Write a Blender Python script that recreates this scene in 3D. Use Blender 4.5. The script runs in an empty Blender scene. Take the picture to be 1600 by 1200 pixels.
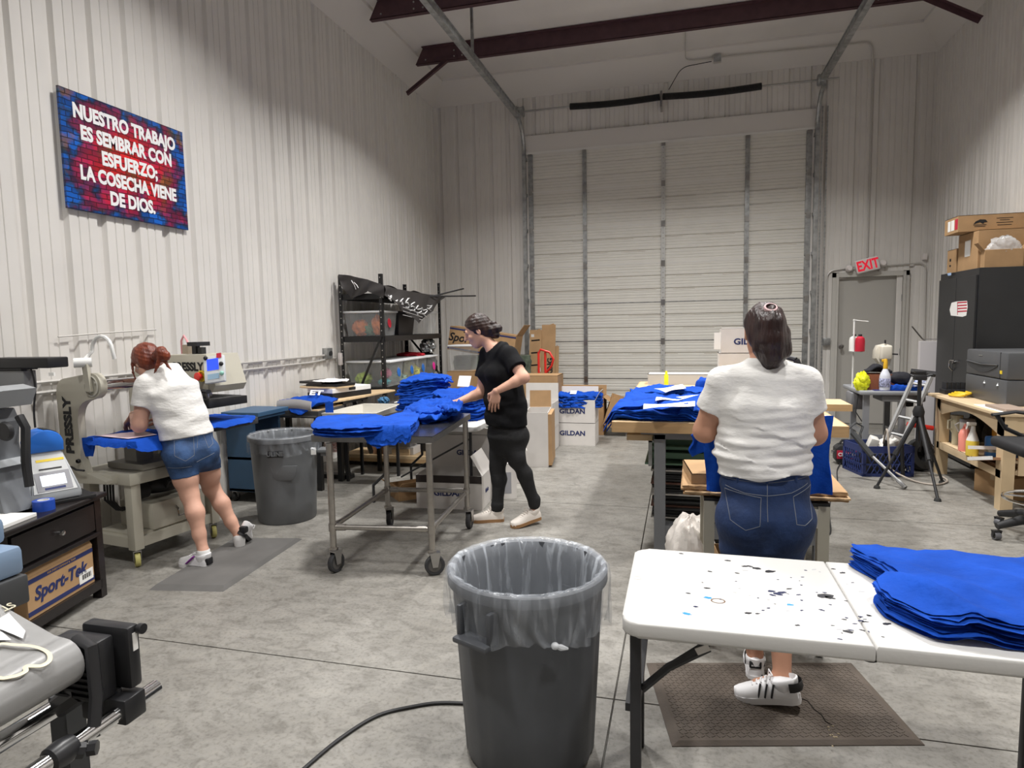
import bpy, bmesh, math, random
import numpy as np
from mathutils import Vector, Matrix, Euler
from bpy_extras import object_utils
random.seed(7)
D = bpy.data
C = bpy.context.scene.collection
PI = math.pi
# ---------------------------------------------------------------- camera
CAMH, FPX = 1.6, 1000.0
_y, _p, _r = [math.radians(a) for a in (14.868, 5.232, 1.0735)]
_f = Vector((-math.sin(_y)*math.cos(_p), math.cos(_y)*math.cos(_p), -math.sin(_p)))
_a = Vector((math.cos(_y), math.sin(_y), 0)); _b = _f.cross(_a)
_rt = math.cos(_r)*_a + math.sin(_r)*_b; _dn = -math.sin(_r)*_a + math.cos(_r)*_b
cam = D.objects.new('camera', D.cameras.new('camera')); C.objects.link(cam)
cam.matrix_world = Matrix(((_rt.x, -_dn.x, -_f.x, 0), (_rt.y, -_dn.y, -_f.y, 0), (_rt.z, -_dn.z, -_f.z, CAMH), (0, 0, 0, 1)))
cam.data.sensor_fit = 'HORIZONTAL'; cam.data.sensor_width = 36; cam.data.lens = 36*FPX/1600
cam.data.clip_start = .05
bpy.context.scene.camera = cam
# ---------------------------------------------------------------- world, lamps, exposure
sc = bpy.context.scene
sc.view_settings.view_transform = 'Standard'; sc.view_settings.look = 'None'
sc.view_settings.gamma = 1; sc.view_settings.use_curve_mapping = False
sc.view_settings.exposure = -0.84
w = D.worlds.new('world'); sc.world = w; w.use_nodes = True
w.node_tree.nodes['Background'].inputs[0].default_value = (1, .985, .97, 1)
w.node_tree.nodes['Background'].inputs[1].default_value = .12
def lamp(name, loc, power, size, col=(1, .985, .96), spread=130):
    L = D.lights.new(name, 'AREA'); L.shape = 'DISK'; L.size = size; L.energy = power; L.color = col
    L.spread = math.radians(spread)
    o = D.objects.new(name, L); C.objects.link(o); o.location = loc
    return o
for lx, ly in ((-2.0, 0.6), (1.4, 0.6), (-2.0, 4.0), (1.4, 4.0), (-1.6, 7.2), (1.2, 7.2)):
    lamp('high_bay_lamp', (lx, ly, 5.3), 140 if ly < 1 else (190 if ly < 5 else 215), .42)
# ---------------------------------------------------------------- pixel -> place helpers (1600x1200)
def ray(px, py): return _rt*((px-800)/FPX) + _dn*((py-600)/FPX) + _f
CAMP = Vector((0, 0, CAMH))
def Pz(px, py, z): d = ray(px, py); return CAMP + d*((z-CAMH)/d.z)
def Py(px, py, y): d = ray(px, py); return CAMP + d*(y/d.y)
def Px(px, py, x): d = ray(px, py); return CAMP + d*(x/d.x)
# ---------------------------------------------------------------- materials
MATS = {}
def mat(name, col=(.5, .5, .5), rough=.6, metal=0, noise=0, nscale=20, bump=0, bscale=60, alpha=1, trans=0, ior=1.45, emit=0, coat=0, sheen=0, spec=None, col2=None, stretch=None):
    if name in MATS: return MATS[name]
    m = D.materials.new(name); m.use_nodes = True; MATS[name] = m
    nt = m.node_tree; b = nt.nodes['Principled BSDF']
    b.inputs['Base Color'].default_value = (*col, 1); b.inputs['Roughness'].default_value = rough; b.inputs['Metallic'].default_value = metal
    b.inputs['IOR'].default_value = ior
    if spec is not None: b.inputs['Specular IOR Level'].default_value = spec
    if alpha < 1: b.inputs['Alpha'].default_value = alpha
    if trans: b.inputs['Transmission Weight'].default_value = trans
    if coat: b.inputs['Coat Weight'].default_value = coat
    if sheen: b.inputs['Sheen Weight'].default_value = sheen; b.inputs['Sheen Roughness'].default_value = .6
    if emit: b.inputs['Emission Color'].default_value = (*col, 1); b.inputs['Emission Strength'].default_value = emit
    if noise or bump or col2:
        tc = nt.nodes.new('ShaderNodeTexCoord'); src = tc.outputs['Object']
        if stretch:
            mp = nt.nodes.new('ShaderNodeMapping'); mp.inputs['Scale'].default_value = stretch
            nt.links.new(src, mp.inputs[0]); src = mp.outputs[0]
    if noise or col2:
        n = nt.nodes.new('ShaderNodeTexNoise'); n.inputs['Scale'].default_value = nscale; n.inputs['Detail'].default_value = 5
        nt.links.new(src, n.inputs['Vector'])
        r = nt.nodes.new('ShaderNodeValToRGB')
        c2 = col2 or tuple(max(0, c*(1-noise)) for c in col); c1 = col if col2 else tuple(min(1, c*(1+noise*.6)) for c in col)
        r.color_ramp.elements[0].position = .32; r.color_ramp.elements[1].position = .68
        r.color_ramp.elements[0].color = (*c2, 1); r.color_ramp.elements[1].color = (*c1, 1)
        nt.links.new(n.outputs['Fac'], r.inputs[0]); nt.links.new(r.outputs[0], b.inputs['Base Color'])
    if bump:
        n2 = nt.nodes.new('ShaderNodeTexNoise'); n2.inputs['Scale'].default_value = bscale; n2.inputs['Detail'].default_value = 3
        nt.links.new(src, n2.inputs['Vector'])
        bp = nt.nodes.new('ShaderNodeBump'); bp.inputs['Strength'].default_value = bump; bp.inputs['Distance'].default_value = .01
        nt.links.new(n2.outputs['Fac'], bp.inputs['Height']); nt.links.new(bp.outputs[0], b.inputs['Normal'])
    return m
WHITE = mat('white_paint', (.8, .79, .77), .5)
BLACK = mat('black_metal', (.012, .012, .013), .42)
BLKP = mat('black_plastic', (.018, .018, .02), .5)
RUB = mat('black_rubber', (.02, .02, .02), .8)
CHROME = mat('chrome', (.7, .7, .7), .12, 1)
STEEL = mat('brushed_steel', (.42, .41, .4), .32, 1, noise=.15, nscale=8)
GALV = mat('galvanised_steel', (.42, .43, .43), .42, .85, noise=.3, nscale=14)
PAPER = mat('paper', (.85, .84, .81), .8)
INK = mat('navy_ink', (.02, .03, .12), .6)
INKB = mat('black_ink', (.01, .01, .012), .6)
BLUE = mat('royal_blue_cotton', (.006, .062, .40), .85, noise=.2, nscale=7, bump=.6, bscale=30, spec=.2)
CARD = mat('cardboard', (.42, .26, .13), .8, noise=.1, nscale=7)
CARDIN = mat('cardboard_inside', (.36, .22, .11), .85, noise=.12, nscale=9)
WCARD = mat('white_cardboard', (.66, .63, .6), .75, noise=.05, nscale=6)
# ---------------------------------------------------------------- mesh builder
def euler(rx=0, ry=0, rz=0): return Euler((rx, ry, rz)).to_matrix()
class MB:
    def __init__(s): s.bm = bmesh.new(); s.mi = 0
    def _tag(s, faces):
        for f in faces: f.material_index = s.mi
    def box(s, c, size, rot=None, bev=0, seg=2):
        n0 = len(s.bm.faces)
        r = bmesh.ops.create_cube(s.bm, size=1); vs = r['verts']
        m = Matrix.Translation(Vector(c)) @ (rot.to_4x4() if rot else Matrix.Identity(4)) @ Matrix.Diagonal((*size, 1))
        bmesh.ops.transform(s.bm, matrix=m, verts=vs)
        fs = set(f for v in vs for f in v.link_faces)
        if bev:
            es = list(set(e for v in vs for e in v.link_edges))
            rr = bmesh.ops.bevel(s.bm, geom=es, offset=bev, segments=seg, affect='EDGES', profile=.5)
            fs = set(rr['faces']) | set(f for f in fs if f.is_valid)
            fs |= set(f for v in rr['verts'] for f in v.link_faces)
        s._tag(fs); return s
    def bx(s, x0, x1, y0, y1, z0, z1, bev=0, seg=2):
        return s.box(((x0+x1)/2, (y0+y1)/2, (z0+z1)/2), (abs(x1-x0), abs(y1-y0), abs(z1-z0)), None, bev, seg)
    def face(s, pts):
        f = s.bm.faces.new([s.bm.verts.new(Vector(p)) for p in pts]); f.material_index = s.mi; return s
    def tube(s, pts, r, seg=10, caps=True, r2=None, flat=1):
        pts = [Vector(p) for p in pts]; n = len(pts); rings = []
        up = None
        for i, p in enumerate(pts):
            t = (pts[min(i+1, n-1)] - pts[max(i-1, 0)]).normalized()
            if up is None:
                up = Vector((0, 0, 1)) if abs(t.z) < .9 else Vector((1, 0, 0))
            a = t.cross(up)
            if a.length < 1e-5: a = t.orthogonal()
            a.normalize(); b = a.cross(t).normalized(); up = b
            rr = r if r2 is None else r + (r2-r)*i/max(1, n-1)
            if isinstance(r, (list, tuple)): rr = r[i]
            rings.append([s.bm.verts.new(p + a*math.cos(2*PI*k/seg)*rr + b*math.sin(2*PI*k/seg)*rr*flat) for k in range(seg)])
        fs = []
        for i in range(n-1):
            for k in range(seg):
                fs.append(s.bm.faces.new((rings[i][k], rings[i][(k+1) % seg], rings[i+1][(k+1) % seg], rings[i+1][k])))
        if caps:
            fs.append(s.bm.faces.new(rings[0][::-1])); fs.append(s.bm.faces.new(rings[-1]))
        s._tag(fs); return s
    def cyl(s, p0, p1, r, r2=None, seg=16): return s.tube([p0, p1], r, seg, True, r2)
    def lathe(s, prof, c=(0, 0, 0), seg=24, rot=None, closed=False):
        c = Vector(c); rings = []
        for (r, z) in prof:
            if r < 1e-6: v = Vector((0, 0, z)); v = rot @ v if rot else v; rings.append([s.bm.verts.new(c+v)])
            else:
                ring = []
                for k in range(seg):
                    v = Vector((r*math.cos(2*PI*k/seg), r*math.sin(2*PI*k/seg), z)); v = rot @ v if rot else v
                    ring.append(s.bm.verts.new(c+v))
                rings.append(ring)
        fs = []
        pr = list(zip(rings, rings[1:])) + ([(rings[-1], rings[0])] if closed else [])
        for A, B in pr:
            if len(A) == 1 and len(B) == 1: continue
            for k in range(seg):
                if len(A) == 1: fs.append(s.bm.faces.new((A[0], B[(k+1) % seg], B[k])))
                elif len(B) == 1: fs.append(s.bm.faces.new((A[k], A[(k+1) % seg], B[0])))
                else: fs.append(s.bm.faces.new((A[k], A[(k+1) % seg], B[(k+1) % seg], B[k])))
        s._tag(fs); return s
    def prism(s, poly, d, frame=None, bev=0):
        # poly: 2D points (u,v); frame: (origin, U, V, N) ; extruded by d along N
        o, U, V, N = frame or (Vector(), Vector((1, 0, 0)), Vector((0, 1, 0)), Vector((0, 0, 1)))
        o, U, V, N = map(Vector, (o, U, V, N))
        A = [s.bm.verts.new(o+U*a+V*b) for a, b in poly]; B = [s.bm.verts.new(o+U*a+V*b+N*d) for a, b in poly]
        fs = [s.bm.faces.new(A[::-1]), s.bm.faces.new(B)]; n = len(poly)
        for i in range(n): fs.append(s.bm.faces.new((A[i], A[(i+1) % n], B[(i+1) % n], B[i])))
        if bev:
            es = [e for f in fs[:2] for e in f.edges]
            rr = bmesh.ops.bevel(s.bm, geom=list(set(es)), offset=bev, segments=2, affect='EDGES', profile=.5)
            fs = [f for f in fs if f.is_valid] + list(rr['faces'])
        s._tag(fs); return s
    def grid(s, fn, nu, nv, thick=0, wrapu=False):
        V = [[s.bm.verts.new(Vector(fn(i/(nu-(0 if wrapu else 1)), j/(nv-1)))) for j in range(nv)] for i in range(nu)]
        fs = []
        for i in range(nu if wrapu else nu-1):
            for j in range(nv-1):
                i2 = (i+1) % nu
                fs.append(s.bm.faces.new((V[i][j], V[i2][j], V[i2][j+1], V[i][j+1])))
        s._tag(fs)
        if thick:
            bmesh.ops.recalc_face_normals(s.bm, faces=fs)
            r = bmesh.ops.solidify(s.bm, geom=fs, thickness=thick)
            s._tag([g for g in r['geom'] if isinstance(g, bmesh.types.BMFace)])
        return s
    def sphere(s, c, r, seg=16, rings=10, rot=None):
        r = (r, r, r) if isinstance(r, (int, float)) else r
        n = bmesh.ops.create_uvsphere(s.bm, u_segments=seg, v_segments=rings, radius=1)['verts']
        m = Matrix.Translation(Vector(c)) @ (rot.to_4x4() if rot else Matrix.Identity(4)) @ Matrix.Diagonal((*r, 1))
        bmesh.ops.transform(s.bm, matrix=m, verts=n)
        s._tag(set(f for v in n for f in v.link_faces)); return s
    def build(s, name, m, parent=None, smooth=True, ang=40, recalc=True, M=None):
        if recalc: bmesh.ops.recalc_face_normals(s.bm, faces=s.bm.faces)
        me = D.meshes.new(name)
        if M is not None: bmesh.ops.transform(s.bm, matrix=M, verts=s.bm.verts)
        if parent is not None:
            bmesh.ops.translate(s.bm, verts=s.bm.verts, vec=-ORG.get(parent.name, Vector()))
        s.bm.to_mesh(me); s.bm.free()
        for mm in (m if isinstance(m, (list, tuple)) else [m]): me.materials.append(mm)
        if smooth:
            me.shade_smooth(); me.set_sharp_from_angle(angle=math.radians(ang))
        o = D.objects.new(name, me); C.objects.link(o)
        if parent is not None: o.parent = parent; ORG[o.name] = ORG.get(parent.name, Vector())
        return o
ORG = {}   # world origin of each Empty, so parts are modelled in world space and parented without a jump
def tag(o, label, cat, group=None):
    o['label'] = label; o['category'] = cat
    if group: o['group'] = group
    return o
def thing(name, label, cat, loc=(0, 0, 0), group=None):
    o = D.objects.new(name, None); o.empty_display_size = .1; C.objects.link(o); o.location = loc
    ORG[o.name] = Vector(loc)
    return tag(o, label, cat, group)
def struct(o): o['kind'] = 'structure'; return o
def text(s, size, frame, m, parent, name='lettering', ext=.001, bold=0, align='CENTER', xs=1.0, shear=0, spacing=1.0, lsp=1.0):
    # frame: (origin, U, V) ; the text lies in the U,V plane
    cu = D.curves.new('t', 'FONT'); cu.body = s; cu.size = size; cu.extrude = ext; cu.offset = bold; cu.align_x = align; cu.align_y = 'CENTER'
    cu.shear = shear; cu.space_character = spacing; cu.resolution_u = 3; cu.space_line = lsp
    t = D.objects.new('t', cu); C.objects.link(t)
    dg = bpy.context.evaluated_depsgraph_get(); dg.update()
    me = D.meshes.new_from_object(t.evaluated_get(dg))
    D.objects.remove(t); D.curves.remove(cu)
    o, U, V = map(Vector, frame); U.normalize(); V.normalize(); N = U.cross(V)
    M = Matrix(((U.x*xs, V.x, N.x, o.x), (U.y*xs, V.y, N.y, o.y), (U.z*xs, V.z, N.z, o.z), (0, 0, 0, 1)))
    me.transform(M)
    if parent is not None: me.transform(Matrix.Translation(-ORG.get(parent.name, Vector())))
    me.materials.clear(); me.materials.append(m); me.name = name
    ob = D.objects.new(name, me); C.objects.link(ob)
    if parent is not None: ob.parent = parent; ORG[ob.name] = ORG.get(parent.name, Vector())
    return ob
def copy_tree(o, parent=None):
    c = o.copy(); C.objects.link(c)
    if parent is not None: c.parent = parent
    for ch in [k for k in D.objects if k.parent == o]: copy_tree(ch, c)
    return c
def rotz(a): return Matrix.Rotation(a, 4, 'Z')
def noise1(x, seed=0):
    return math.sin(x*1.7+seed*2.1)*.5 + math.sin(x*3.9+seed*5.3)*.3 + math.sin(x*8.3+seed*1.3)*.2
# ================================================================ the setting
XL, XR, YB, YF, ZC, ZE = -4.15, 3.5, 10.7, -4.5, 5.64, 5.36
M_WALL = mat('white_wall_panel', (.70, .675, .64), .5, noise=.035, nscale=3)
M_CEIL = mat('white_vinyl_insulation', (.68, .655, .63), .6, noise=.05, nscale=2, bump=.35, bscale=5, stretch=(1, .25, 1))
M_TRIM = mat('white_trim', (.66, .635, .605), .5)
M_PURL = mat('maroon_primer', (.075, .035, .042), .6, noise=.15, nscale=9)
def concrete():
    m = D.materials.new('polished_concrete'); m.use_nodes = True; nt = m.node_tree; b = nt.nodes['Principled BSDF']; L = nt.links.new
    tc = nt.nodes.new('ShaderNodeTexCoord')
    def noise(sc_, det, st=(1, 1, 1), rough=.6, dist=0):
        mp = nt.nodes.new('ShaderNodeMapping'); mp.inputs['Scale'].default_value = st; L(tc.outputs['Object'], mp.inputs[0])
        n = nt.nodes.new('ShaderNodeTexNoise'); n.inputs['Scale'].default_value = sc_; n.inputs['Detail'].default_value = det; n.inputs['Roughness'].default_value = rough; n.inputs['Distortion'].default_value = dist
        L(mp.outputs[0], n.inputs['Vector']); return n.outputs['Fac']
    def ramp(src, stops):
        r = nt.nodes.new('ShaderNodeValToRGB'); r.color_ramp.elements[0].position = stops[0][0]; r.color_ramp.elements[0].color = (*stops[0][1], 1)
        r.color_ramp.elements[1].position = stops[-1][0]; r.color_ramp.elements[1].color = (*stops[-1][1], 1)
        for p, c in stops[1:-1]: e = r.color_ramp.elements.new(p); e.color = (*c, 1)
        L(src, r.inputs[0]); return r.outputs[0]
    def mix(a, c, f, mode='MIX'):
        x = nt.nodes.new('ShaderNodeMix'); x.data_type = 'RGBA'; x.blend_type = mode
        if isinstance(f, float): x.inputs[0].default_value = f
        else: L(f, x.inputs[0])
        L(a, x.inputs[6]); L(c, x.inputs[7]); return x.outputs[2]
    big = ramp(noise(1.1, 8, (1, 1.2, 1), .62, .6), [(.3, (.185, .174, .155)), (.5, (.235, .224, .203)), (.7, (.285, .273, .25))])
    fine = ramp(noise(9, 6, (1, 1.6, 1), .7, .8), [(.36, (.62, .61, .59)), (.52, (1, 1, 1)), (.7, (1.16, 1.15, 1.12))])
    c = mix(big, fine, .75, 'MULTIPLY')
    sp = ramp(noise(55, 3), [(.32, (.55, .53, .5)), (.5, (1, 1, 1))]); c = mix(c, sp, .6, 'MULTIPLY')
    L(c, b.inputs['Base Color'])
    rr = ramp(noise(4, 5), [(.3, (.38, .38, .38)), (.7, (.6, .6, .6))]); L(rr, b.inputs['Roughness'])
    return m
mb = MB()
# slab cut into bays by saw joints, each joint a real narrow groove
jx = [XL-.1, -.27, XR+.1]; jy = [YF, -1.0, 2.62, 5.55, 8.6, YB+.1]
g = .004
for i in range(2):
    for j in range(5):
        mb.bx(jx[i]+(g if i else 0), jx[i+1]-(g if i < 1 else 0), jy[j]+(g if j else 0), jy[j+1]-(g if j < 4 else 0), -.12, 0)
mb.bx(XL-.1, XR+.1, YF, YB+.1, -.16, -.02)
struct(mb.build('floor', concrete(), smooth=False))
RIB = [(0, 0), (.02, .032), (.062, .032), (.082, 0), (.145, 0), (.149, .006), (.158, .006), (.162, 0), (.222, 0), (.226, .006), (.235, .006), (.239, 0)]
PITCH = .305
def ribbed(name, a0, a1, z0, z1, place, flip=1, phase=0):
    pts = []; n = int((a1-a0)/PITCH)+2
    for k in range(n):
        for t, d in RIB:
            a = a0 + phase - PITCH + k*PITCH + t
            if a0 <= a <= a1: pts.append((a, d))
    pts = [(a0, 0)] + pts + [(a1, 0)]
    mb = MB()
    A = [mb.bm.verts.new(place(a, d, z0)) for a, d in pts]; B = [mb.bm.verts.new(place(a, d, z1)) for a, d in pts]
    for i in range(len(pts)-1): mb.bm.faces.new((A[i], A[i+1], B[i+1], B[i]))
    return mb
o = struct(ribbed('wall_left', YF, YB, 0, ZE+.1, lambda a, d, z: (XL-d, a, z), phase=.12).build('wall_left', M_WALL, smooth=False, recalc=False))
o = struct(ribbed('wall_right', YF, YB, 0, ZE+.1, lambda a, d, z: (XR+d, a, z)).build('wall_right', M_WALL, smooth=False, recalc=False))
GX0, GX1, GZ = -2.49, 1.88, 4.44          # garage door opening
EX0, EX1, EZ = 2.30, 3.02, 2.20           # exit door leaf
mb = MB()
def back(a0, a1, z0, z1, ph=.05):
    m2 = ribbed('', a0, a1, z0, z1, lambda a, d, z: (a, YB+d, z), phase=ph)
    me = D.meshes.new('t'); m2.bm.to_mesh(me); m2.bm.free(); mb.bm.from_mesh(me); D.meshes.remove(me)
back(XL, GX0-.06, 0, ZE+.1); back(GX0-.06, GX1+.06, GZ, ZE+.1, .12); back(GX1+.06, EX0-.05, 0, ZE+.1)
back(EX0-.05, EX1+.05, EZ+.05, ZE+.1, .2); back(EX1+.05, XR, 0, ZE+.1, .16)
struct(mb.build('wall_back', M_WALL, smooth=False, recalc=False))
struct(MB().bx(XL-.1, XR+.1, YF-.1, YF, -.1, ZC).build('wall_front', M_WALL, smooth=False))
mb = MB()
mb.grid(lambda u, v: (XL-.1+u*(XR-XL+.2), YF+v*(YB+.1-YF), ZC + .02*noise1(v*30, 3)*math.sin(u*PI)), 40, 160)
struct(mb.build('ceiling', M_CEIL))
cap = .34
mb = MB(); mb.prism([(0, ZE), (cap, ZC-.04), (cap, ZC+.03), (-.04, ZC+.03), (-.04, ZE)], YB-YF, ((XL, YF, 0), (1, 0, 0), (0, 0, 1), (0, 1, 0)))
for k in range(10): mb.bx(XL-.001, XL+.012, YF+k*1.52, YF+k*1.52+.02, ZE-.02, ZE)
struct(mb.build('trim_1', M_TRIM, smooth=False))
mb = MB(); mb.prism([(0, ZE), (-cap, ZC-.04), (-cap, ZC+.03), (.04, ZC+.03), (.04, ZE)], YB-YF, ((XR, YF, 0), (1, 0, 0), (0, 0, 1), (0, 1, 0)))
struct(mb.build('trim_2', M_TRIM, smooth=False))
mb = MB(); mb.prism([(0, ZE-.01), (-cap-.1, ZC-.04), (-cap-.1, ZC+.03), (.04, ZC+.03), (.04, ZE-.01)], XR-XL, ((XL, YB, 0), (0, 1, 0), (0, 0, 1), (1, 0, 0)))
struct(mb.build('trim_3', M_TRIM, smooth=False))
# roof purlins with their flange braces
for i, py in enumerate((9.12, 7.68, 6.1, 4.5, 2.9, 1.3, -.3)):
    t = thing('roof_purlin', ['maroon steel roof purlin nearest the back wall', 'maroon steel roof purlin next nearer than the one above the door springs', 'maroon steel roof purlin above the camera view'][min(i, 2)], 'beam', (0, py, ZC), None if i < 2 else 'purlins above the view')
    mb = MB()
    z0 = 5.42
    mb.prism([(-3.78, z0), (3.2, z0), (3.3, ZC), (-3.66, ZC)], .008, ((0, py-.035, 0), (1, 0, 0), (0, 0, 1), (0, 1, 0)))
    mb.bx(-3.78, 3.2, py-.035, py+.035, z0, z0+.008); mb.bx(-3.66, 3.3, py-.1, py-.03, ZC-.012, ZC-.004)
    mb.bx(-3.78, 3.2, py+.027, py+.035, z0, z0+.025)
    mb.mi = 1
    for bxx in (-3.62, -3.18, -3.06, -2.94, 2.2, 2.3, 2.4):
        for zz in (z0+.05, z0+.13):
            if bxx == -3.62 and zz > z0+.1: continue
            mb.cyl((bxx, py-.035, zz), (bxx, py-.045, zz), .011, seg=8)
    mb.build('web', [M_PURL, STEEL], t, smooth=False)
    if i == 0 or i > 1:
        for sx in (0, 1):
            mb = MB()
            a, b_ = ((-3.28, py-.06, z0), (-3.92, py-.06, 5.02)) if sx == 0 else ((2.78, py-.06, z0), (3.38, py-.06, 5.07))
            d = (Vector(b_)-Vector(a)); L_ = d.length; ang = math.atan2(d.z, d.x)
            R_ = Matrix.Rotation(-ang, 3, 'Y'); c = (Vector(a)+Vector(b_))/2
            mb.box(c, (L_, .006, .07), R_); mb.box(c+R_ @ Vector((0, -.025, .035)), (L_, .05, .006), R_)
            mb.build('flange_brace', M_PURL, t, smooth=False)
# ---------------------------------------------------------------- sectional garage door
M_DOOR = mat('cream_door_panel', (.68, .66, .61), .45, noise=.03, nscale=5)
M_RUST = mat('rust_streak', (.28, .20, .13), .8)
gd = D.objects.new('door_1', None); C.objects.link(gd); gd.location = (-.3, YB, 0); ORG['door_1'] = Vector((-.3, YB, 0)); struct(gd)
SEC = (GZ-.07)/7; yd = YB+.02
for k in range(7):
    z0 = .07+k*SEC; mb = MB()
    prof = [(0, 0)]
    for q in range(3):
        b0 = q*SEC/3
        prof += [(0, b0+.012)]
        for f in (.28, .5, .72): prof += [(0, b0+SEC/3*f-.008), (.005, b0+SEC/3*f), (0, b0+SEC/3*f+.008)]
        prof += [(0, b0+SEC/3-.016), (.017, b0+SEC/3-.008), (.017, b0+SEC/3-.002)]
    prof = prof[:-2] + [(0, SEC-.003), (.03, SEC-.003), (.03, 0)]
    mb.prism(prof, GX1-GX0, ((GX0, yd, z0), (0, 1, 0), (0, 0, 1), (1, 0, 0)))
    s = mb.build('section_panel', M_DOOR, gd, smooth=False)
    mb = MB(); mb.bx(GX0, GX1, yd-.004, yd+.012, z0+SEC-.014, z0+SEC-.001)
    mb.build('section_seam', mat('pale_seam', (.72, .71, .68), .5) if k > 2 else GALV, s, smooth=False)
    mb = MB(); rnd = random.Random(k)
    for q in (1, 2):
        for e in range(4):
            x0 = GX0+.1+rnd.random()*3.6; mb.bx(x0, min(GX1-.05, x0+.3+rnd.random()*.6), yd-.0015, yd+.01, z0+q*SEC/3-.018, z0+q*SEC/3-.015)
    if k < 6: mb.build('rust_streak', M_RUST, s, smooth=False)
stx = [Py(780+x/2.609, 400, YB-.03).x for x in (349, 668, 1008)]
for i, xx in enumerate([GX0+.035]+stx+[GX1-.04]):
    for k in range(7):
        z0 = .07+k*SEC; mb = MB(); w_ = .032 if 0 < i < 4 else .04
        mb.bx(xx-w_, xx+w_, yd-.03, yd-.001, z0+.015, z0+SEC-.02)
        st = mb.build('stile', GALV if i != 2 else mat('bright_galvanised', (.62, .62, .6), .4, .5), gd, smooth=False)
        mb = MB()
        for q in range(7): mb.cyl((xx, yd-.031, z0+.06+q*.08), (xx, yd-.036, z0+.06+q*.08), .008, seg=6)
        mb.bx(xx-.03, xx+.03, yd-.042, yd-.03, z0+SEC-.06, z0+SEC+.03)
        mb.build('hinge', STEEL, st, smooth=False)
mb = MB(); mb.bx(GX0, GX1, yd-.005, yd+.03, 0, .07); mb.build('bottom_seal', RUB, gd, smooth=False)
# header, jambs
mb = MB(); mb.bx(GX0-.06, GX1+.06, YB-.05, YB+.03, GZ+.0, 4.72, .004); struct(mb.build('trim_4', M_TRIM, smooth=False))
mb = MB(); mb.bx(GX0-.05, GX1+.05, YB-.062, YB-.049, GZ-.02, GZ+.01); struct(mb.build('trim_5', mat('pale_seam', (.72, .71, .68), .5), smooth=False))
mb = MB(); mb.bx(GX0-.16, GX0-.0, YB-.02, YB+.03, 0, GZ+.3, .004); struct(mb.build('trim_6', M_TRIM, smooth=False))
mb = MB(); mb.bx(GX1+.0, GX1+.16, YB-.02, YB+.03, 0, GZ+.3, .004); struct(mb.build('trim_7', M_TRIM, smooth=False))
# tracks, rollers' rail up the jamb and back along the ceiling
for sx, lab in ((-1, 'galvanised door track left of the roller door running back under the ceiling'), (1, 'galvanised door track right of the roller door running back under the ceiling')):
    x = GX0-.05 if sx < 0 else GX1+.05
    t = thing('door_track', lab, 'track', (x, YB-.1, 0), None)
    path = [(x, YB-.09, 0), (x, YB-.09, 4.45)]
    for k in range(1, 9):
        a = k/8*PI/2; path.append((x, YB-.09-.42*(1-math.cos(a)), 4.45+.45*math.sin(a)))
    mb = MB(); mb.bx(x-.03, x+.03, YB-.12, YB-.06, .0, 4.5); mb.build('vertical_rail', GALV, t, smooth=False)
    mb = MB(); mb.tube(path[1:], .032, 8); mb.build('curved_rail', GALV, t)
    x2 = x + (.0 if sx < 0 else .04); zz = 4.92 if sx < 0 else 5.0
    mb = MB(); mb.bx(x-.035, x+.035, 4.6, YB-.5, zz-.035, zz-.025); mb.bx(x-.035, x-.027, 4.6, YB-.5, zz-.03, zz+.035); mb.bx(x+.027, x+.035, 4.6, YB-.5, zz-.03, zz+.035)
    mb.bx(x-.05, x+.05, 4.6, YB-.5, zz+.033, zz+.04)
    mb.build('horizontal_rail', GALV, t, smooth=False)
    for hy in ((7.95, 5.2) if sx < 0 else (6.2,)):
        mb = MB(); mb.bx(x-.016, x+.016, hy-.016, hy+.016, zz+.03, ZC); mb.build('hanger', GALV, t, smooth=False)
    for k in range(8):
        mb = MB(); z0 = .25+k*.58; mb.bx(x-.02 if sx < 0 else x-.04, x+.04 if sx < 0 else x+.02, YB-.1, YB-.01, z0, z0+.05); mb.build('bracket', GALV, t, smooth=False)
t = thing('torsion_spring_shaft', 'steel shaft with long black torsion springs above the roller door', 'spring shaft', (-.3, YB-.15, 5.05))
ys = YB-.22
mb = MB(); mb.cyl((GX0-.18, ys, 5.06), (GX1+.3, ys, 5.06), .014); mb.build('shaft', STEEL, t)
for a, b_, sag in ((-1.74, -.34, 0), (-.3, 1.13, 0)):
    mb = MB(); pr = []
    n = 150
    for k in range(n+1):
        u = k/n; pr.append(.046 + .008*(k % 2))
    pts = [(a+(b_-a)*k/n, ys, 5.06-.022*math.sin(k/n*PI)) for k in range(n+1)]
    mb.tube(pts, pr, 12); mb.build('torsion_spring', mat('oiled_spring', (.025, .025, .026), .5, .3), t, smooth=False)
for xx in (GX0-.06, GX1+.06):
    mb = MB(); mb.lathe([(0, -.05), (.075, -.05), (.085, -.03), (.075, -.02), (.075, .02), (.085, .03), (.085, .05), (0, .05)], (xx, ys, 5.06), 18, euler(0, PI/2, 0)); mb.build('cable_drum', GALV, t)
    mb = MB(); mb.bx(xx-.06 if xx < 0 else xx+.05, xx-.05 if xx < 0 else xx+.06, ys-.07, YB-.001, 4.94, 5.14); mb.build('end_bracket', GALV, t, smooth=False)
mb = MB(); mb.bx(-.335, -.305, ys-.07, YB-.001, 4.9, 5.13); mb.build('centre_bracket', STEEL, t, smooth=False)
# chain hoist by the right jamb
t = thing('hoist_chain', 'grey loop of pull chain hanging right of the roller door', 'chain', (2.02, YB-.12, 1.0))
for xx in (1.985, 2.055):
    mb = MB()
    for k in range(150):
        z = 4.7-k*.026; mb.box((xx, YB-.13, z), (.012 if k % 2 else .02, .02 if k % 2 else .012, .03), None)
    mb.build('chain_strand', GALV, t, smooth=False)
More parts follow.
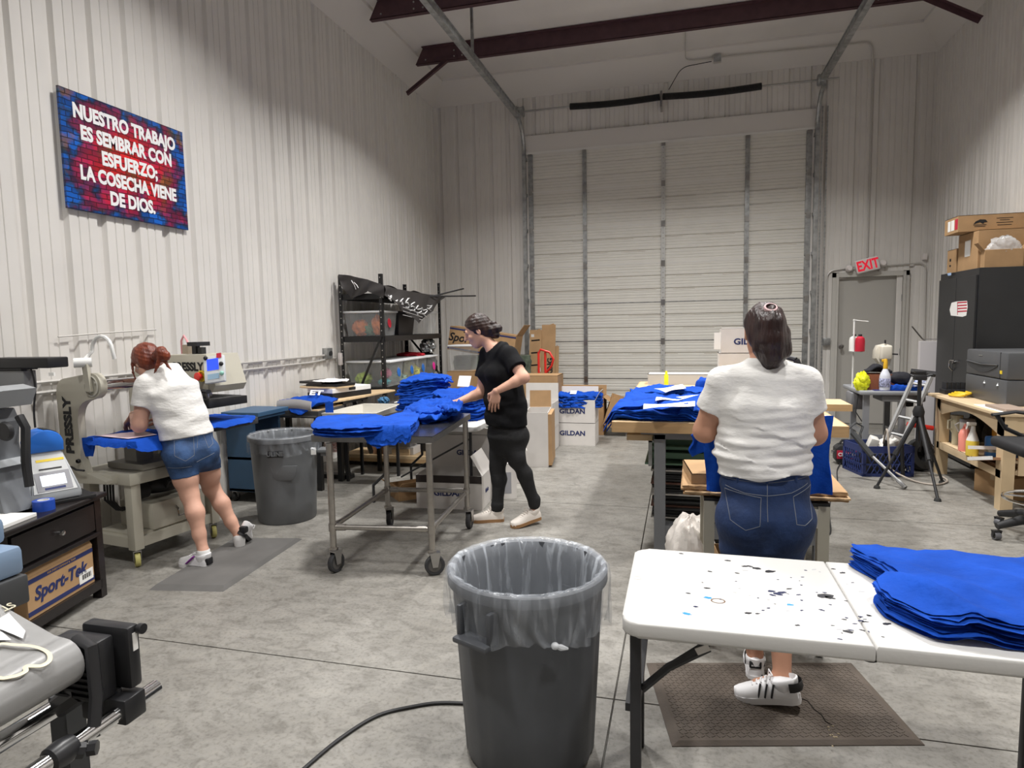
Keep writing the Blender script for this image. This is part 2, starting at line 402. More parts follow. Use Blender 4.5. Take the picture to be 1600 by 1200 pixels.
# ---------------------------------------------------------------- exit door
ed = D.objects.new('door_2', None); C.objects.link(ed); ed.location = ((EX0+EX1)/2, YB, 0); ORG['door_2'] = Vector(ed.location); struct(ed)
M_ED = mat('grey_door_paint', (.42, .405, .375), .5)
EX0, EX1 = Py(1307, 500, YB).x, Py(1409, 500, YB).x
EZ = Py(1355, 431, YB).z
mb = MB(); mb.bx(EX0, EX1, YB+.03, YB+.075, .01, EZ); lf = mb.build('door_leaf', M_ED, ed, smooth=False)
M_EF = mat('grey_frame_paint', (.5, .485, .45), .5)
mb = MB()
for a, b_ in ((EX0-.075, EX0+.01), (EX1-.01, EX1+.075)): mb.bx(a, b_, YB-.03, YB+.08, 0, EZ+.06); mb.bx(a+(.05 if a < EX0 else 0), b_-(0 if a < EX0 else .05), YB-.045, YB-.02, 0, EZ+.05)
mb.bx(EX0-.075, EX1+.075, YB-.03, YB+.08, EZ-.01, EZ+.06)
mb.build('door_frame', M_EF, ed, smooth=False)
mb = MB(); p = Py(1306, 541, YB-.03)
mb.lathe([(0, -.05), (.025, -.045), (.03, -.025), (.014, -.01), (.014, .03), (.035, .035), (.035, .045)], (EX0+.075, YB-.02, p.z), 16, euler(-PI/2, 0, 0)); mb.build('door_knob', STEEL, ed)
mb = MB()
for zz in (.3, 1.1, 1.9): mb.cyl((EX1-.005, YB+.0, zz-.05), (EX1-.005, YB+.0, zz+.05), .012, seg=8)
mb.build('door_hinge', GALV, ed)
mb = MB(); mb.bx(EX0+.02, EX0+.12, YB-.0, YB+.03, EZ-.04, EZ-.01); mb.build('frame_stop', STEEL, ed, smooth=False)
# exit sign, tilted
t = thing('exit_sign', 'tilted white exit sign with red letters above the grey door', 'exit sign', tuple(Py(1355, 414, YB-.1)))
c = Py(1355, 414, YB-.1); R_ = Matrix.Rotation(math.radians(-13), 3, 'Y')
mb = MB(); mb.box(c, (.32, .06, .2), R_, .02, 3); mb.build('housing', mat('white_plastic', (.75, .7, .68), .4), t)
text('EXIT', .2, (c+Vector((0, -.033, 0))+R_ @ Vector((0, 0, -.005)), R_ @ Vector((1, 0, 0)), R_ @ Vector((0, 0, 1))), mat('exit_red', (.85, .02, .05), .4, emit=.6), t, bold=.006, xs=.72)
for dx, dz in ((-.23, -.04), (.22, .02)):
    mb = MB(); q = c+Vector((dx, .02, dz)); mb.lathe([(0, -.04), (.05, -.04), (.05, .0), (.03, .03), (0, .03)], q, 16, euler(PI/2, 0, 0)); mb.build('emergency_lamp', mat('white_plastic'), t)
# ---------------------------------------------------------------- conduits and boxes
M_CON = mat('painted_conduit', (.55, .53, .5), .45, .3)
def conduit(label, pts, r=.011, m=None, name='conduit', group=None):
    P_ = [Vector(p) for p in pts]; path = [P_[0]]
    for i in range(1, len(P_)-1):
        a, b_, c_ = P_[i-1], P_[i], P_[i+1]; d0 = (a-b_); d1 = (c_-b_); rr = min(.12, d0.length*.45, d1.length*.45)
        p0 = b_+d0.normalized()*rr; p1 = b_+d1.normalized()*rr
        for k in range(7): u = k/6; path.append(p0*(1-u)**2+b_*2*u*(1-u)+p1*u*u)
    path.append(P_[-1]); mb = MB(); mb.tube(path, r, 8)
    return tag(mb.build(name, m or M_CON), label, 'conduit' if name == 'conduit' else name.replace('_', ' '), group)
yb = YB-.02; XLc = XL+.02
conduit('upper pale conduit pipe running along the left wall above its twin', [(XLc, 1.0, 1.28), (XLc, 3.0, 1.28), (XLc, 6.85, 1.285)], .012)
conduit('lower pale conduit pipe running along the left wall beneath its twin', [(XLc, 1.0, 1.21), (XLc, 3.0, 1.21), (XLc, 6.6, 1.215), (XLc, 6.95, 1.24), (XLc, 7.1, 1.24)], .012)
conduit('thin pale air hose line above the heat press on the left wall', [(XL+.03, 3.45, 1.58), (XL+.03, 3.8, 1.6), (XL+.03, 4.3, 1.62)], .006)
t = thing('outlet_box', 'grey outlet box on the left wall beside the black rack', 'outlet box', (XL+.03, 6.9, 1.3))
mb = MB(); mb.bx(XL-.01, XL+.06, 6.83, 6.96, 1.24, 1.37, .006); mb.build('box', GALV, t)
mb = MB(); mb.cyl((XL+.055, 6.9, 1.305), (XL+.075, 6.9, 1.305), .03); mb.build('socket', BLKP, t)
def jbox(label, c, s, m=None):
    t = thing('junction_box', label, 'junction box', c)
    mb = MB(); mb.box(c, s, None, .005); mb.build('box', m or M_CON, t)
    mb = MB(); mb.box((c[0], c[1]-s[1]/2-.003, c[2]), (s[0]*.9, .004, s[2]*.9), None, .001); mb.build('cover_plate', GALV, t)
p1_ = Py(1121, 92, 10.35); jbox('junction box high up on the back wall trim above the springs', tuple(p1_), (.11, .06, .11))
conduit('thin conduit dropping from the ceiling to the high junction box', [Pz(1071, 40, ZC)*1, Py(1071, 95, 10.36), Py(1118, 92, 10.36)], .009)
conduit('long conduit from the high junction box down to the exit sign', [Py(1124, 90, 10.36), Py(1362, 66, 10.4), Py(1364, 95, yb), Py(1355, 402, yb)], .011)
conduit('thin black flexible cable sagging from the high junction box', [Py(1112, 96, 10.36), Py(1065, 105, 10.4), Py(1045, 140, YB-.05)], .006, BLKP, 'cable')
conduit('left conduit from the exit sign down to the switch box beside the door', [Py(1335, 417, yb), Py(1292, 424, yb), Py(1291, 530, yb)], .011)
conduit('right conduit looping from the exit sign down towards the white panel', [Py(1375, 416, yb), Py(1447, 410, yb), Py(1444, 545, yb)], .011)
p2_ = Py(1291, 534, YB-.03); jbox('grey switch box on the wall left of the exit door', tuple(p2_), (.1, .06, .11), GALV)
p3_ = Py(1445, 401, YB-.03); t = thing('door_sensor', 'small white square sensor on the back wall right of the exit sign', 'sensor', tuple(p3_))
mb = MB(); mb.box(p3_, (.06, .05, .09), None, .008); mb.build('case', mat('white_plastic'), t)
# ---------------------------------------------------------------- wall sign
sy0, sy1, sz0, sz1 = 3.6, 4.73, 2.47, 3.29
def brickmat():
    m = D.materials.new('painted_brick_print'); m.use_nodes = True; nt = m.node_tree; b = nt.nodes['Principled BSDF']; L = nt.links.new
    b.inputs['Roughness'].default_value = .35
    tc = nt.nodes.new('ShaderNodeTexCoord'); mp = nt.nodes.new('ShaderNodeMapping'); mp.inputs['Rotation'].default_value = (0, PI/2, PI/2)
    sx = nt.nodes.new('ShaderNodeSeparateXYZ'); L(tc.outputs['Object'], sx.inputs[0]); cb = nt.nodes.new('ShaderNodeCombineXYZ')
    L(sx.outputs['Y'], cb.inputs['X']); L(sx.outputs['Z'], cb.inputs['Y'])
    br = nt.nodes.new('ShaderNodeTexBrick'); br.inputs['Scale'].default_value = 1; br.inputs['Brick Width'].default_value = .095; br.inputs['Row Height'].default_value = .037; br.inputs['Mortar Size'].default_value = .0042; br.inputs['Mortar Smooth'].default_value = .3
    br.inputs['Color1'].default_value = (1, 1, 1, 1); br.inputs['Color2'].default_value = (.28, .28, .28, 1); br.inputs['Mortar'].default_value = (.01, .01, .02, 1)
    nw = nt.nodes.new('ShaderNodeTexNoise'); nw.inputs['Scale'].default_value = 12
    va = nt.nodes.new('ShaderNodeMix'); va.data_type = 'RGBA'; va.blend_type = 'LINEAR_LIGHT'; va.inputs[0].default_value = .012
    L(cb.outputs[0], va.inputs[6]); L(nw.outputs['Color'], va.inputs[7]); L(va.outputs[2], br.inputs['Vector'])
    # colour field: blue border, red centre, green and orange patches
    g = nt.nodes.new('ShaderNodeMath'); g.operation = 'ABSOLUTE'; L(sx.outputs['Y'], g.inputs[0]); g2 = nt.nodes.new('ShaderNodeMath'); g2.operation = 'ABSOLUTE'; L(sx.outputs['Z'], g2.inputs[0])
    a1 = nt.nodes.new('ShaderNodeMath'); a1.operation = 'DIVIDE'; a1.inputs[1].default_value = .565; L(g.outputs[0], a1.inputs[0])
    a2 = nt.nodes.new('ShaderNodeMath'); a2.operation = 'DIVIDE'; a2.inputs[1].default_value = .41; L(g2.outputs[0], a2.inputs[0])
    mx = nt.nodes.new('ShaderNodeMath'); mx.operation = 'SMOOTH_MAX'; mx.inputs[2].default_value = .4; L(a1.outputs[0], mx.inputs[0]); L(a2.outputs[0], mx.inputs[1])
    n1 = nt.nodes.new('ShaderNodeTexNoise'); n1.inputs['Scale'].default_value = 7; n1.inputs['Detail'].default_value = 6; L(tc.outputs['Object'], n1.inputs['Vector'])
    n1s = nt.nodes.new('ShaderNodeMath'); n1s.operation = 'MULTIPLY_ADD'; n1s.inputs[1].default_value = 1.5; n1s.inputs[2].default_value = -.75; L(n1.outputs['Fac'], n1s.inputs[0])
    ad = nt.nodes.new('ShaderNodeMath'); ad.operation = 'ADD'; L(mx.outputs[0], ad.inputs[0]); L(n1s.outputs[0], ad.inputs[1])
    r = nt.nodes.new('ShaderNodeValToRGB'); e = r.color_ramp.elements; e[0].position = .25; e[0].color = (.8, .015, .02, 1); e[1].position = 1.08; e[1].color = (.005, .12, .55, 1)
    for p_, c_ in ((.5, (.6, .012, .06, 1)), (.72, (.34, .02, .10, 1)), (.86, (.06, .03, .12, 1)), (.94, (.01, .08, .25, 1))):
        x = e.new(p_); x.color = c_
    L(ad.outputs[0], r.inputs[0])
    n2 = nt.nodes.new('ShaderNodeTexNoise'); n2.inputs['Scale'].default_value = 4.3; n2.inputs['Detail'].default_value = 5; L(cb.outputs[0], n2.inputs['Vector'])
    r2 = nt.nodes.new('ShaderNodeValToRGB'); e = r2.color_ramp.elements; e[0].position = .56; e[0].color = (0, 0, 0, 1); e[1].position = .66; e[1].color = (.8, .8, .8, 1); L(n2.outputs['Fac'], r2.inputs[0])
    n3 = nt.nodes.new('ShaderNodeTexNoise'); n3.inputs['Scale'].default_value = 9; L(cb.outputs[0], n3.inputs['Vector'])
    r3 = nt.nodes.new('ShaderNodeValToRGB'); e = r3.color_ramp.elements; e[0].position = .4; e[0].color = (.01, .10, .12, 1); e[1].position = .6; e[1].color = (.30, .12, .02, 1); L(n3.outputs['Fac'], r3.inputs[0])
    m1 = nt.nodes.new('ShaderNodeMix'); m1.data_type = 'RGBA'; L(r2.outputs[0], m1.inputs[0]); L(r.outputs[0], m1.inputs[6]); L(r3.outputs[0], m1.inputs[7])
    m2 = nt.nodes.new('ShaderNodeMix'); m2.data_type = 'RGBA'; m2.blend_type = 'MULTIPLY'; m2.inputs[0].default_value = .85; L(m1.outputs[2], m2.inputs[6]); L(br.outputs['Color'], m2.inputs[7])
    L(m2.outputs[2], b.inputs['Base Color']); return m
sgc = Vector((XL+.03, (sy0+sy1)/2, (sz0+sz1)/2))
t = thing('wall_sign', 'colourful brick print sign with white Spanish lettering on the left wall', 'sign', tuple(sgc))
mb = MB(); mb.bx(XL+.012, XL+.03, sy0, sy1, sz0, sz1); mb.build('sign_panel', brickmat(), t, smooth=False)
WT = mat('white_print', (.85, .85, .85), .5)
for i, (ln, cy) in enumerate((('NUESTRO TRABAJO', .275), ('ES SEMBRAR CON', .135), ('ESFUERZO;', -.005), ('LA COSECHA VIENE', -.145), ('DE DIOS.', -.285))):
    text(ln, .135, (sgc+Vector((.002, 0, cy)), (0, 1, 0), (0, 0, 1)), WT, t, bold=.0062, xs=(.78 if i != 3 else .74), ext=.001)
# ================================================================ people: bodies grown from one smooth distance field
class SDF:
    def __init__(s, lo, hi, h):
        s.h = h; s.lo = np.array(lo, float); s.n = np.ceil((np.array(hi)-s.lo)/h).astype(int)+1
        s.ax = [s.lo[i]+h*np.arange(s.n[i]) for i in range(3)]; s.d = np.full(tuple(s.n), .3, np.float32)
    def _win(s, lo, hi):
        i0 = np.clip(np.floor((np.array(lo)-s.lo)/s.h).astype(int), 0, s.n); i1 = np.clip(np.ceil((np.array(hi)-s.lo)/s.h).astype(int)+1, 0, s.n)
        if np.any(i1 <= i0): return None, None
        sl = tuple(slice(a, b) for a, b in zip(i0, i1))
        X, Y, Z = np.meshgrid(*[s.ax[i][sl[i]] for i in range(3)], indexing='ij', sparse=True)
        return sl, (X.astype(np.float32), Y.astype(np.float32), Z.astype(np.float32))
    def _add(s, sl, d, k, op='u'):
        o = s.d[sl]
        if op == 'u':
            hh = np.clip(.5+.5*(o-d)/k, 0, 1); s.d[sl] = o*(1-hh)+d*hh-k*hh*(1-hh)
        else:                                     # smooth subtraction
            hh = np.clip(.5-.5*(o+d)/k, 0, 1); s.d[sl] = o*(1-hh)-d*hh+k*hh*(1-hh)
    def cone(s, a, b, ra, rb, k=.02, op='u'):
        a, b = np.array(a, float), np.array(b, float); m = max(ra, rb)+.07
        sl, P_ = s._win(np.minimum(a, b)-m, np.maximum(a, b)+m)
        if sl is None: return s
        ab = b-a; L2 = max(ab@ab, 1e-9)
        t = np.clip(((P_[0]-a[0])*ab[0]+(P_[1]-a[1])*ab[1]+(P_[2]-a[2])*ab[2])/L2, 0, 1)
        d = np.sqrt((P_[0]-a[0]-t*ab[0])**2+(P_[1]-a[1]-t*ab[1])**2+(P_[2]-a[2]-t*ab[2])**2)-(ra+(rb-ra)*t)
        s._add(sl, d, k, op); return s
    def path(s, pts, rs, k=.02):
        for i in range(len(pts)-1): s.cone(pts[i], pts[i+1], rs[i], rs[i+1], k)
        return s
    def ell(s, c, r, R=None, k=.02, op='u'):
        c = np.array(c, float); m = max(r)+.07; sl, P_ = s._win(c-m, c+m)
        if sl is None: return s
        v = [P_[i]-c[i] for i in range(3)]
        if R is not None:
            R = np.array(R); v = [v[0]*R[0][j]+v[1]*R[1][j]+v[2]*R[2][j] for j in range(3)]
        q = np.sqrt((v[0]/r[0])**2+(v[1]/r[1])**2+(v[2]/r[2])**2); q2 = np.sqrt((v[0]/r[0]**2)**2+(v[1]/r[1]**2)**2+(v[2]/r[2]**2)**2)+1e-6
        s._add(sl, q*(q-1)/q2, k, op); return s
    def chain(s, nodes, k=.03, cap=.05):
        # nodes: (centre, half width, half depth, right vector)
        for (c0, a0, b0, r0), (c1, a1, b1, r1) in zip(nodes, nodes[1:]):
            c0, c1, r0, r1 = [np.array(v, float) for v in (c0, c1, r0, r1)]; ax = c1-c0; L = np.linalg.norm(ax); u = ax/L; m = max(a0, a1)+.09
            sl, P_ = s._win(np.minimum(c0, c1)-m, np.maximum(c0, c1)+m)
            if sl is None: continue
            tt = ((P_[0]-c0[0])*u[0]+(P_[1]-c0[1])*u[1]+(P_[2]-c0[2])*u[2])/L; t = np.clip(tt, 0, 1); ex = (tt-t)*L
            r = (r0+r1)/2; r = r-u*(r@u); r /= np.linalg.norm(r); f = np.cross(u, r)
            v = [P_[i]-c0[i]-t*ax[i] for i in range(3)]; x = v[0]*r[0]+v[1]*r[1]+v[2]*r[2]; y = v[0]*f[0]+v[1]*f[1]+v[2]*f[2]
            a = a0+(a1-a0)*t; b = b0+(b1-b0)*t
            q = np.sqrt((x/a)**2+(y/b)**2+(ex/cap)**2); q2 = np.sqrt((x/a**2)**2+(y/b**2)**2+(ex/cap**2)**2)+1e-6
            s._add(sl, q*(q-1)/q2, k)
        return s
    def clip(s, p, n):                            # keep the side the normal points away from
        X, Y, Z = np.meshgrid(*s.ax, indexing='ij', sparse=True); n = np.array(n, float); n /= np.linalg.norm(n)
        s.d = np.maximum(s.d, ((X-p[0])*n[0]+(Y-p[1])*n[1]+(Z-p[2])*n[2]).astype(np.float32)); return s
    def clipfn(s, fn):
        X, Y, Z = np.meshgrid(*s.ax, indexing='ij', sparse=True); s.d = np.maximum(s.d, fn(X, Y, Z).astype(np.float32)); return s
    def disp(s, fn):
        X, Y, Z = np.meshgrid(*s.ax, indexing='ij', sparse=True); s.d = s.d+fn(X, Y, Z).astype(np.float32); return s
    def merge(s, o, k=.02):
        hh = np.clip(.5+.5*(s.d-o.d)/k, 0, 1); s.d = s.d*(1-hh)+o.d*hh-k*hh*(1-hh); return s
    def mesh(s):
        d = s.d.copy(); d[0] = d[-1] = .3; d[:, 0] = d[:, -1] = .3; d[:, :, 0] = d[:, :, -1] = .3
        ins = d < 0; n = s.n-1
        cnt = np.zeros(tuple(n), np.int8)
        for i in (0, 1):
            for j in (0, 1):
                for k in (0, 1): cnt += ins[i:i+n[0], j:j+n[1], k:k+n[2]]
        act = np.argwhere((cnt > 0) & (cnt < 8)); idx = np.full(tuple(n), -1, np.int64); idx[tuple(act.T)] = np.arange(len(act))
        cor = np.array([(i, j, k) for i in (0, 1) for j in (0, 1) for k in (0, 1)])
        val = np.stack([d[act[:, 0]+c[0], act[:, 1]+c[1], act[:, 2]+c[2]] for c in cor], 1)
        acc = np.zeros((len(act), 3)); num = np.zeros(len(act))
        for a in range(8):
            for b in range(a+1, 8):
                df = cor[b]-cor[a]
                if abs(df).sum() != 1: continue
                va, vb = val[:, a], val[:, b]; x = (va < 0) != (vb < 0); t = np.where(x, va/np.where(x, va-vb, 1), 0)
                acc[x] += cor[a]+t[x, None]*df; num[x] += 1
        V = s.lo+s.h*(act+acc/num[:, None]); F = []
        for ax in range(3):
            o1, o2 = (ax+1) % 3, (ax+2) % 3; e = np.zeros(3, int); e[ax] = 1
            A = ins[tuple(slice(0, -1) if i == ax else slice(None) for i in range(3))]; B = ins[tuple(slice(1, None) if i == ax else slice(None) for i in range(3))]
            ed = np.argwhere(A != B); ed = ed[(ed[:, o1] > 0) & (ed[:, o2] > 0) & (ed[:, o1] < n[o1]) & (ed[:, o2] < n[o2])]
            d1 = np.zeros(3, int); d1[o1] = 1; d2 = np.zeros(3, int); d2[o2] = 1
            q = np.stack([idx[tuple((ed-d1-d2).T)], idx[tuple((ed-d2).T)], idx[tuple(ed.T)], idx[tuple((ed-d1).T)]], 1)
            fl = ins[tuple(ed.T)]; q[~fl] = q[~fl][:, ::-1]; F.append(q)
        F = np.concatenate(F); F = F[(F >= 0).all(1)]
        return V, F
def sdf_obj(name, fields, m, parent, smooth_it=1):
    Vs, Fs, off = [], [], 0
    for f in fields:
        V, F = f.mesh(); Vs.append(V); Fs.append(F+off); off += len(V)
    V, F = np.concatenate(Vs), np.concatenate(Fs)
    for _ in range(smooth_it):
        acc = np.zeros_like(V); c = np.zeros(len(V))
        for a, b in ((0, 1), (1, 2), (2, 3), (3, 0)):
            np.add.at(acc, F[:, a], V[F[:, b]]); np.add.at(acc, F[:, b], V[F[:, a]]); np.add.at(c, F[:, a], 1); np.add.at(c, F[:, b], 1)
        V = V*.5+.5*acc/np.maximum(c, 1)[:, None]
    me = D.meshes.new(name); V = V-np.array(ORG.get(parent.name, Vector()))
    me.from_pydata(V.tolist(), [], F.tolist()); me.materials.append(m); me.shade_smooth()
    o = D.objects.new(name, me); C.objects.link(o); o.parent = parent; ORG[o.name] = ORG.get(parent.name, Vector()); return o
def v3(*a): return np.array(a, float)
def unit(v): v = np.array(v, float); return v/np.linalg.norm(v)
def hand(wrist, d, n, side, curl=.5, spread=.05, h=.0028, sc=1.0, fore=None, thumb=.6):
    """d: wrist to knuckles, n: back-of-hand normal, side: +1 puts the thumb along d x n."""
    w = np.array(wrist, float); d = unit(d); n = unit(np.array(n)-d*np.dot(n, d)); s_ = np.cross(d, n)*side
    S = SDF(w-.2*sc, w+.2*sc, h)
    if fore is not None: S.cone(fore, w, .034*sc, .026*sc, .01)
    lens = [(.085, .042, .026, .02), (.09, .047, .029, .021), (.086, .044, .027, .02), (.078, .034, .02, .017)]
    for i in range(4):
        off = (.031-.0205*i)*sc
        k0 = w+s_*off*.55; k1 = w+d*lens[i][0]*sc+s_*off-n*.004
        S.cone(k0, k1, .0135*sc, .0105*sc, .012)
        ang = curl*(.55+.08*i); p = k1; r = .0092*sc*(1 if i < 3 else .88)
        for q in range(3):
            dd = d*math.cos(ang)-n*math.sin(ang)+s_*(spread*(1.5-i))
            p2 = p+unit(dd)*lens[i][1+q]*sc; S.cone(p, p2, r, r*.9, .0035); p = p2; r *= .92; ang += curl*(.75 if q == 0 else .5)
    S.ell(w+d*.045*sc-n*.006*sc, (.05*sc, .04*sc, .014*sc), np.stack([d, s_, n], 1), .012)
    t0 = w+d*.02*sc+s_*.024*sc-n*.006*sc; t1 = t0+unit(d*.6+s_*.8-n*.35)*.042*sc; t2 = t1+unit(d*.9+s_*(.75-thumb)-n*.35)*.032*sc; t3 = t2+unit(d+s_*(.3-thumb)-n*.3)*.026*sc
    S.cone(t0, t1, .0155*sc, .0125*sc, .012); S.cone(t1, t2, .0115*sc, .0105*sc, .004); S.cone(t2, t3, .0105*sc, .0085*sc, .004)
    return S
def skinmat(name, col): return mat(name, col, .5, noise=.1, nscale=9, spec=.35, bump=.05, bscale=200)
def head(S, c, f, up, sc=1.0):
    """head field: c centre of skull, f facing, up; returns frame"""
    f = unit(f); up = unit(np.array(up)-f*np.dot(up, f)); r = np.cross(f, up); R = np.stack([r, f, up], 1)
    P_ = lambda x, y, z: np.array(c)+(r*x+f*y+up*z)*sc
    S.ell(P_(0, -.012, .025), (.073*sc, .092*sc, .088*sc), R, .02); S.ell(P_(0, .03, -.04), (.056*sc, .058*sc, .078*sc), R, .03)
    S.cone(P_(0, .055, -.092), P_(0, .062, -.088), .024*sc, .02*sc, .03)                      # chin
    for q in (-1, 1):
        S.cone(P_(q*.05, -.005, -.055), P_(q*.022, .05, -.092), .018*sc, .016*sc, .03)        # jaw
        S.ell(P_(q*.038, .062, -.025), (.022*sc, .02*sc, .018*sc), R, .02)                    # cheek
        S.ell(P_(q*.031, .093, .012), (.016*sc, .014*sc, .011*sc), R, .012, 's')              # eye socket
        S.ell(P_(q*.031, .0735, .014), (.0135*sc, .0115*sc, .0125*sc), R, .004)                 # eyeball bulge under the lids
        S.ell(P_(q*.076, -.008, -.008), (.009*sc, .018*sc, .03*sc), R, .008)                  # ear
        S.ell(P_(q*.084, -.004, -.008), (.006*sc, .009*sc, .017*sc), R, .004, 's')
    S.cone(P_(0, .085, .016), P_(0, .113, -.022), .008*sc, .012*sc, .010); S.cone(P_(-.011, .092, -.026), P_(.011, .092, -.026), .008*sc, .008*sc, .008)   # nose
    S.cone(P_(-.034, .083, .028), P_(.034, .083, .028), .009*sc, .009*sc, .016)               # brow
    S.cone(P_(-.018, .084, -.053), P_(.018, .084, -.053), .0085*sc, .0085*sc, .008); S.cone(P_(-.015, .082, -.066), P_(.015, .082, -.066), .0095*sc, .0095*sc, .008)  # lips
    return P_, R
def face_parts(P_, R, t, sc=1.0, lip=(.45, .14, .13), brow=(.05, .03, .02)):
    for q in (-1, 1):
        mb = MB(); mb.sphere(P_(q*.031, .0715, .008), .0102*sc, 12, 8); mb.mi = 1; mb.sphere(P_(q*.031, .0765, .006), .0068*sc, 10, 6)
        mb.build('eye', [mat('eye_white', (.5, .46, .43), .5), mat('iris', (.03, .018, .012), .2)], t)
        mb = MB(); mb.tube([P_(q*x, y, z) for x, y, z in ((.014, .095, .03), (.03, .094, .036), (.048, .083, .031))], [.0035, .004, .002], 6); mb.build('eyebrow', mat('brow_hair', brow, .8), t)
    mb = MB(); mb.tube([P_(x, y, z) for x, y, z in ((-.021, .083, -.059), (-.008, .093, -.0575), (0, .0935, -.0585), (.008, .093, -.0575), (.021, .083, -.059))], [.002, .005, .005, .005, .002], 8); mb.build('lips', mat('lips', lip, .45), t)
def hairmat(name, c1, c2):
    return mat(name, c1, .38, noise=.5, nscale=30, bump=.6, bscale=90, stretch=(1, 1, .12), col2=c2, spec=.5)
def folds(seed, amp, sx=14, sz=38, warp=.5):
    def fn(X, Y, Z):
        a = np.sin(X*sx+Y*sx*.8+seed)+.7*np.sin(X*sx*1.9-Y*9+Z*7+seed*2.1)
        return amp*(.55*np.sin(Z*sz+a*1.4+seed)+.45*np.sin(Z*sz*1.7+X*11-a+seed*3.3)*np.sin(X*9+Y*8+seed)+.35*np.sin(X*sx*1.6+Z*sz*.4+seed*1.7))
    return fn
def shoe(name, toe, heel, up, wdt, mats, t, stripe=None, lift=0, logo=None, h_=.085):
    """low sneaker from heel to toe point on the ground"""
    toe, heel = Vector(toe), Vector(heel); d = (toe-heel); L = d.length; d.normalize(); u = Vector(up); u = (u-d*u.dot(d)).normalized(); s_ = d.cross(u)
    Pt = lambda a, b, c: heel+d*(a*L)+s_*b+u*c
    prof = [(.02, .62, .055), (.1, .78, .075), (.25, .78, .08), (.45, .82, .074), (.62, .95, .06), (.8, 1.0, .046), (.93, .8, .036), (.995, .4, .03)]
    # sole
    mb = MB(); pts = []
    out = [(0, .35), (.03, .62), (.12, .8), (.3, .78), (.5, .86), (.7, 1.0), (.85, .95), (.95, .7), (1.0, .3)]
    ring = [(a, b*wdt/2) for a, b in out]+[(a, -b*wdt/2) for a, b in out[::-1]]
    A = [mb.bm.verts.new(Pt(a, b, 0)) for a, b in ring]; B = [mb.bm.verts.new(Pt(a, b*1.02, .026)) for a, b in ring]; n = len(ring)
    mb.bm.faces.new(A[::-1]); mb.bm.faces.new(B)
    for i in range(n): mb.bm.faces.new((A[i], A[(i+1) % n], B[(i+1) % n], B[i]))
    root = mb.build('shoe', mats[1], t, ang=50)
    up_ = MB(); NS = 14
    rings = []
    for a, wd, hh in prof:
        rg = []
        for k in range(NS+1):
            th = PI*k/NS; x = math.cos(th); z = math.sin(th)**.75
            rg.append(up_.bm.verts.new(Pt(a, x*wd*wdt/2*.98, .02+z*hh)))
        rings.append(rg)
    for i in range(len(rings)-1):
        for k in range(NS): up_.bm.faces.new((rings[i][k], rings[i][k+1], rings[i+1][k+1], rings[i+1][k]))
    up_.bm.faces.new(rings[0][::-1]); up_.bm.faces.new(rings[-1])
    # collar
    cen = Pt(.21, 0, .088)
    up_.lathe([(.036, -.04), (.041, -.012), (.0415, .006), (.037, .01), (.033, .004), (.031, -.04)], cen, 16, Matrix((s_, d*1.4-u*.25, u)).transposed())
    up_.build('upper', mats[0], root, ang=60)
    lm = MB()
    for q in range(5):
        a = .4+q*.07; lm.tube([Pt(a, -.022, .02+.078-q*.007), Pt(a+.01, 0, .108-q*.0085), Pt(a, .022, .02+.078-q*.007)], .0035, 6)
    for q in (-1, 1): lm.tube([Pt(.36, 0, .105), Pt(.42, q*.03, .115), Pt(.45, q*.034, .09)], .003, 6)
    lm.build('laces', mats[2], root)
    if stripe:
        for q in range(3):
            for sg in (-1, 1):
                a = .36+q*.1; sm = MB()
                sm.tube([Pt(a+.05, sg*wdt*.40, .03), Pt(a+.02, sg*wdt*.415, .055), Pt(a-.015, sg*wdt*.34, .083)], .008, 6, flat=.5)
                sm.build('stripe', stripe, root)
    return root, Pt
def sleeves(S, arms_, frac, r0, r1, dispf, k=.035, flare=.006):
    for s0, e0 in arms_:
        T = SDF(S.lo, S.lo+.01, S.h); T.n = S.n; T.ax = S.ax; T.d = np.full(tuple(S.n), .3, np.float32); u = unit(e0-s0); c_ = s0+(e0-s0)*frac
        T.cone(s0, s0+(e0-s0)*(frac+.15), r0, r1+flare, .02)
        T.disp(dispf); T.clip(c_, u); S.merge(T, k)
M_TEE = mat('white_tshirt_cotton', (.74, .725, .70), .85, bump=.5, bscale=20, sheen=.05, stretch=(1, 1, 2.2))
M_BTEE = mat('black_tshirt_cotton', (.007, .007, .008), .9, bump=.25, bscale=32, spec=.2)
M_DEN = mat('dark_blue_denim', (.014, .034, .105), .8, noise=.3, nscale=10, bump=.3, bscale=45)
M_DEN2 = mat('mid_blue_denim', (.03, .07, .17), .8, noise=.45, nscale=12, bump=.3, bscale=45)
M_BJ = mat('black_denim', (.013, .013, .014), .8, noise=.2, nscale=9, bump=.25, bscale=45)
M_STITCH = mat('pale_stitching', (.15, .165, .20), .8)
M_SKIN = skinmat('skin_tan', (.50, .26, .17)); M_SKIN2 = skinmat('skin_fair', (.62, .35, .25)); M_SKIN1 = skinmat('skin_light', (.60, .34, .25))
from mathutils.bvhtree import BVHTree
def snapper(o):
    org = ORG.get(o.name, Vector()); vs = [v.co+org for v in o.data.vertices]; fs = [tuple(p.vertices) for p in o.data.polygons]
    return BVHTree.FromPolygons(vs, fs)
def snapped_line(bvh, pts, dirn, r, name, m, parent, n=24):
    P_ = [Vector(p) for p in pts]; out = []; dirn = Vector(dirn).normalized()
    segs = len(P_)-1
    for i in range(n*segs+1):
        s_ = min(i//n, segs-1); u = (i-s_*n)/n; p = P_[s_].lerp(P_[s_+1], u); hit = bvh.ray_cast(p-dirn*.6, dirn)
        if hit[0] is not None: out.append(hit[0]+dirn*r*.25)
    if len(out) > 1: mb = MB(); mb.tube(out, r, 5); return mb.build(name, m, parent)
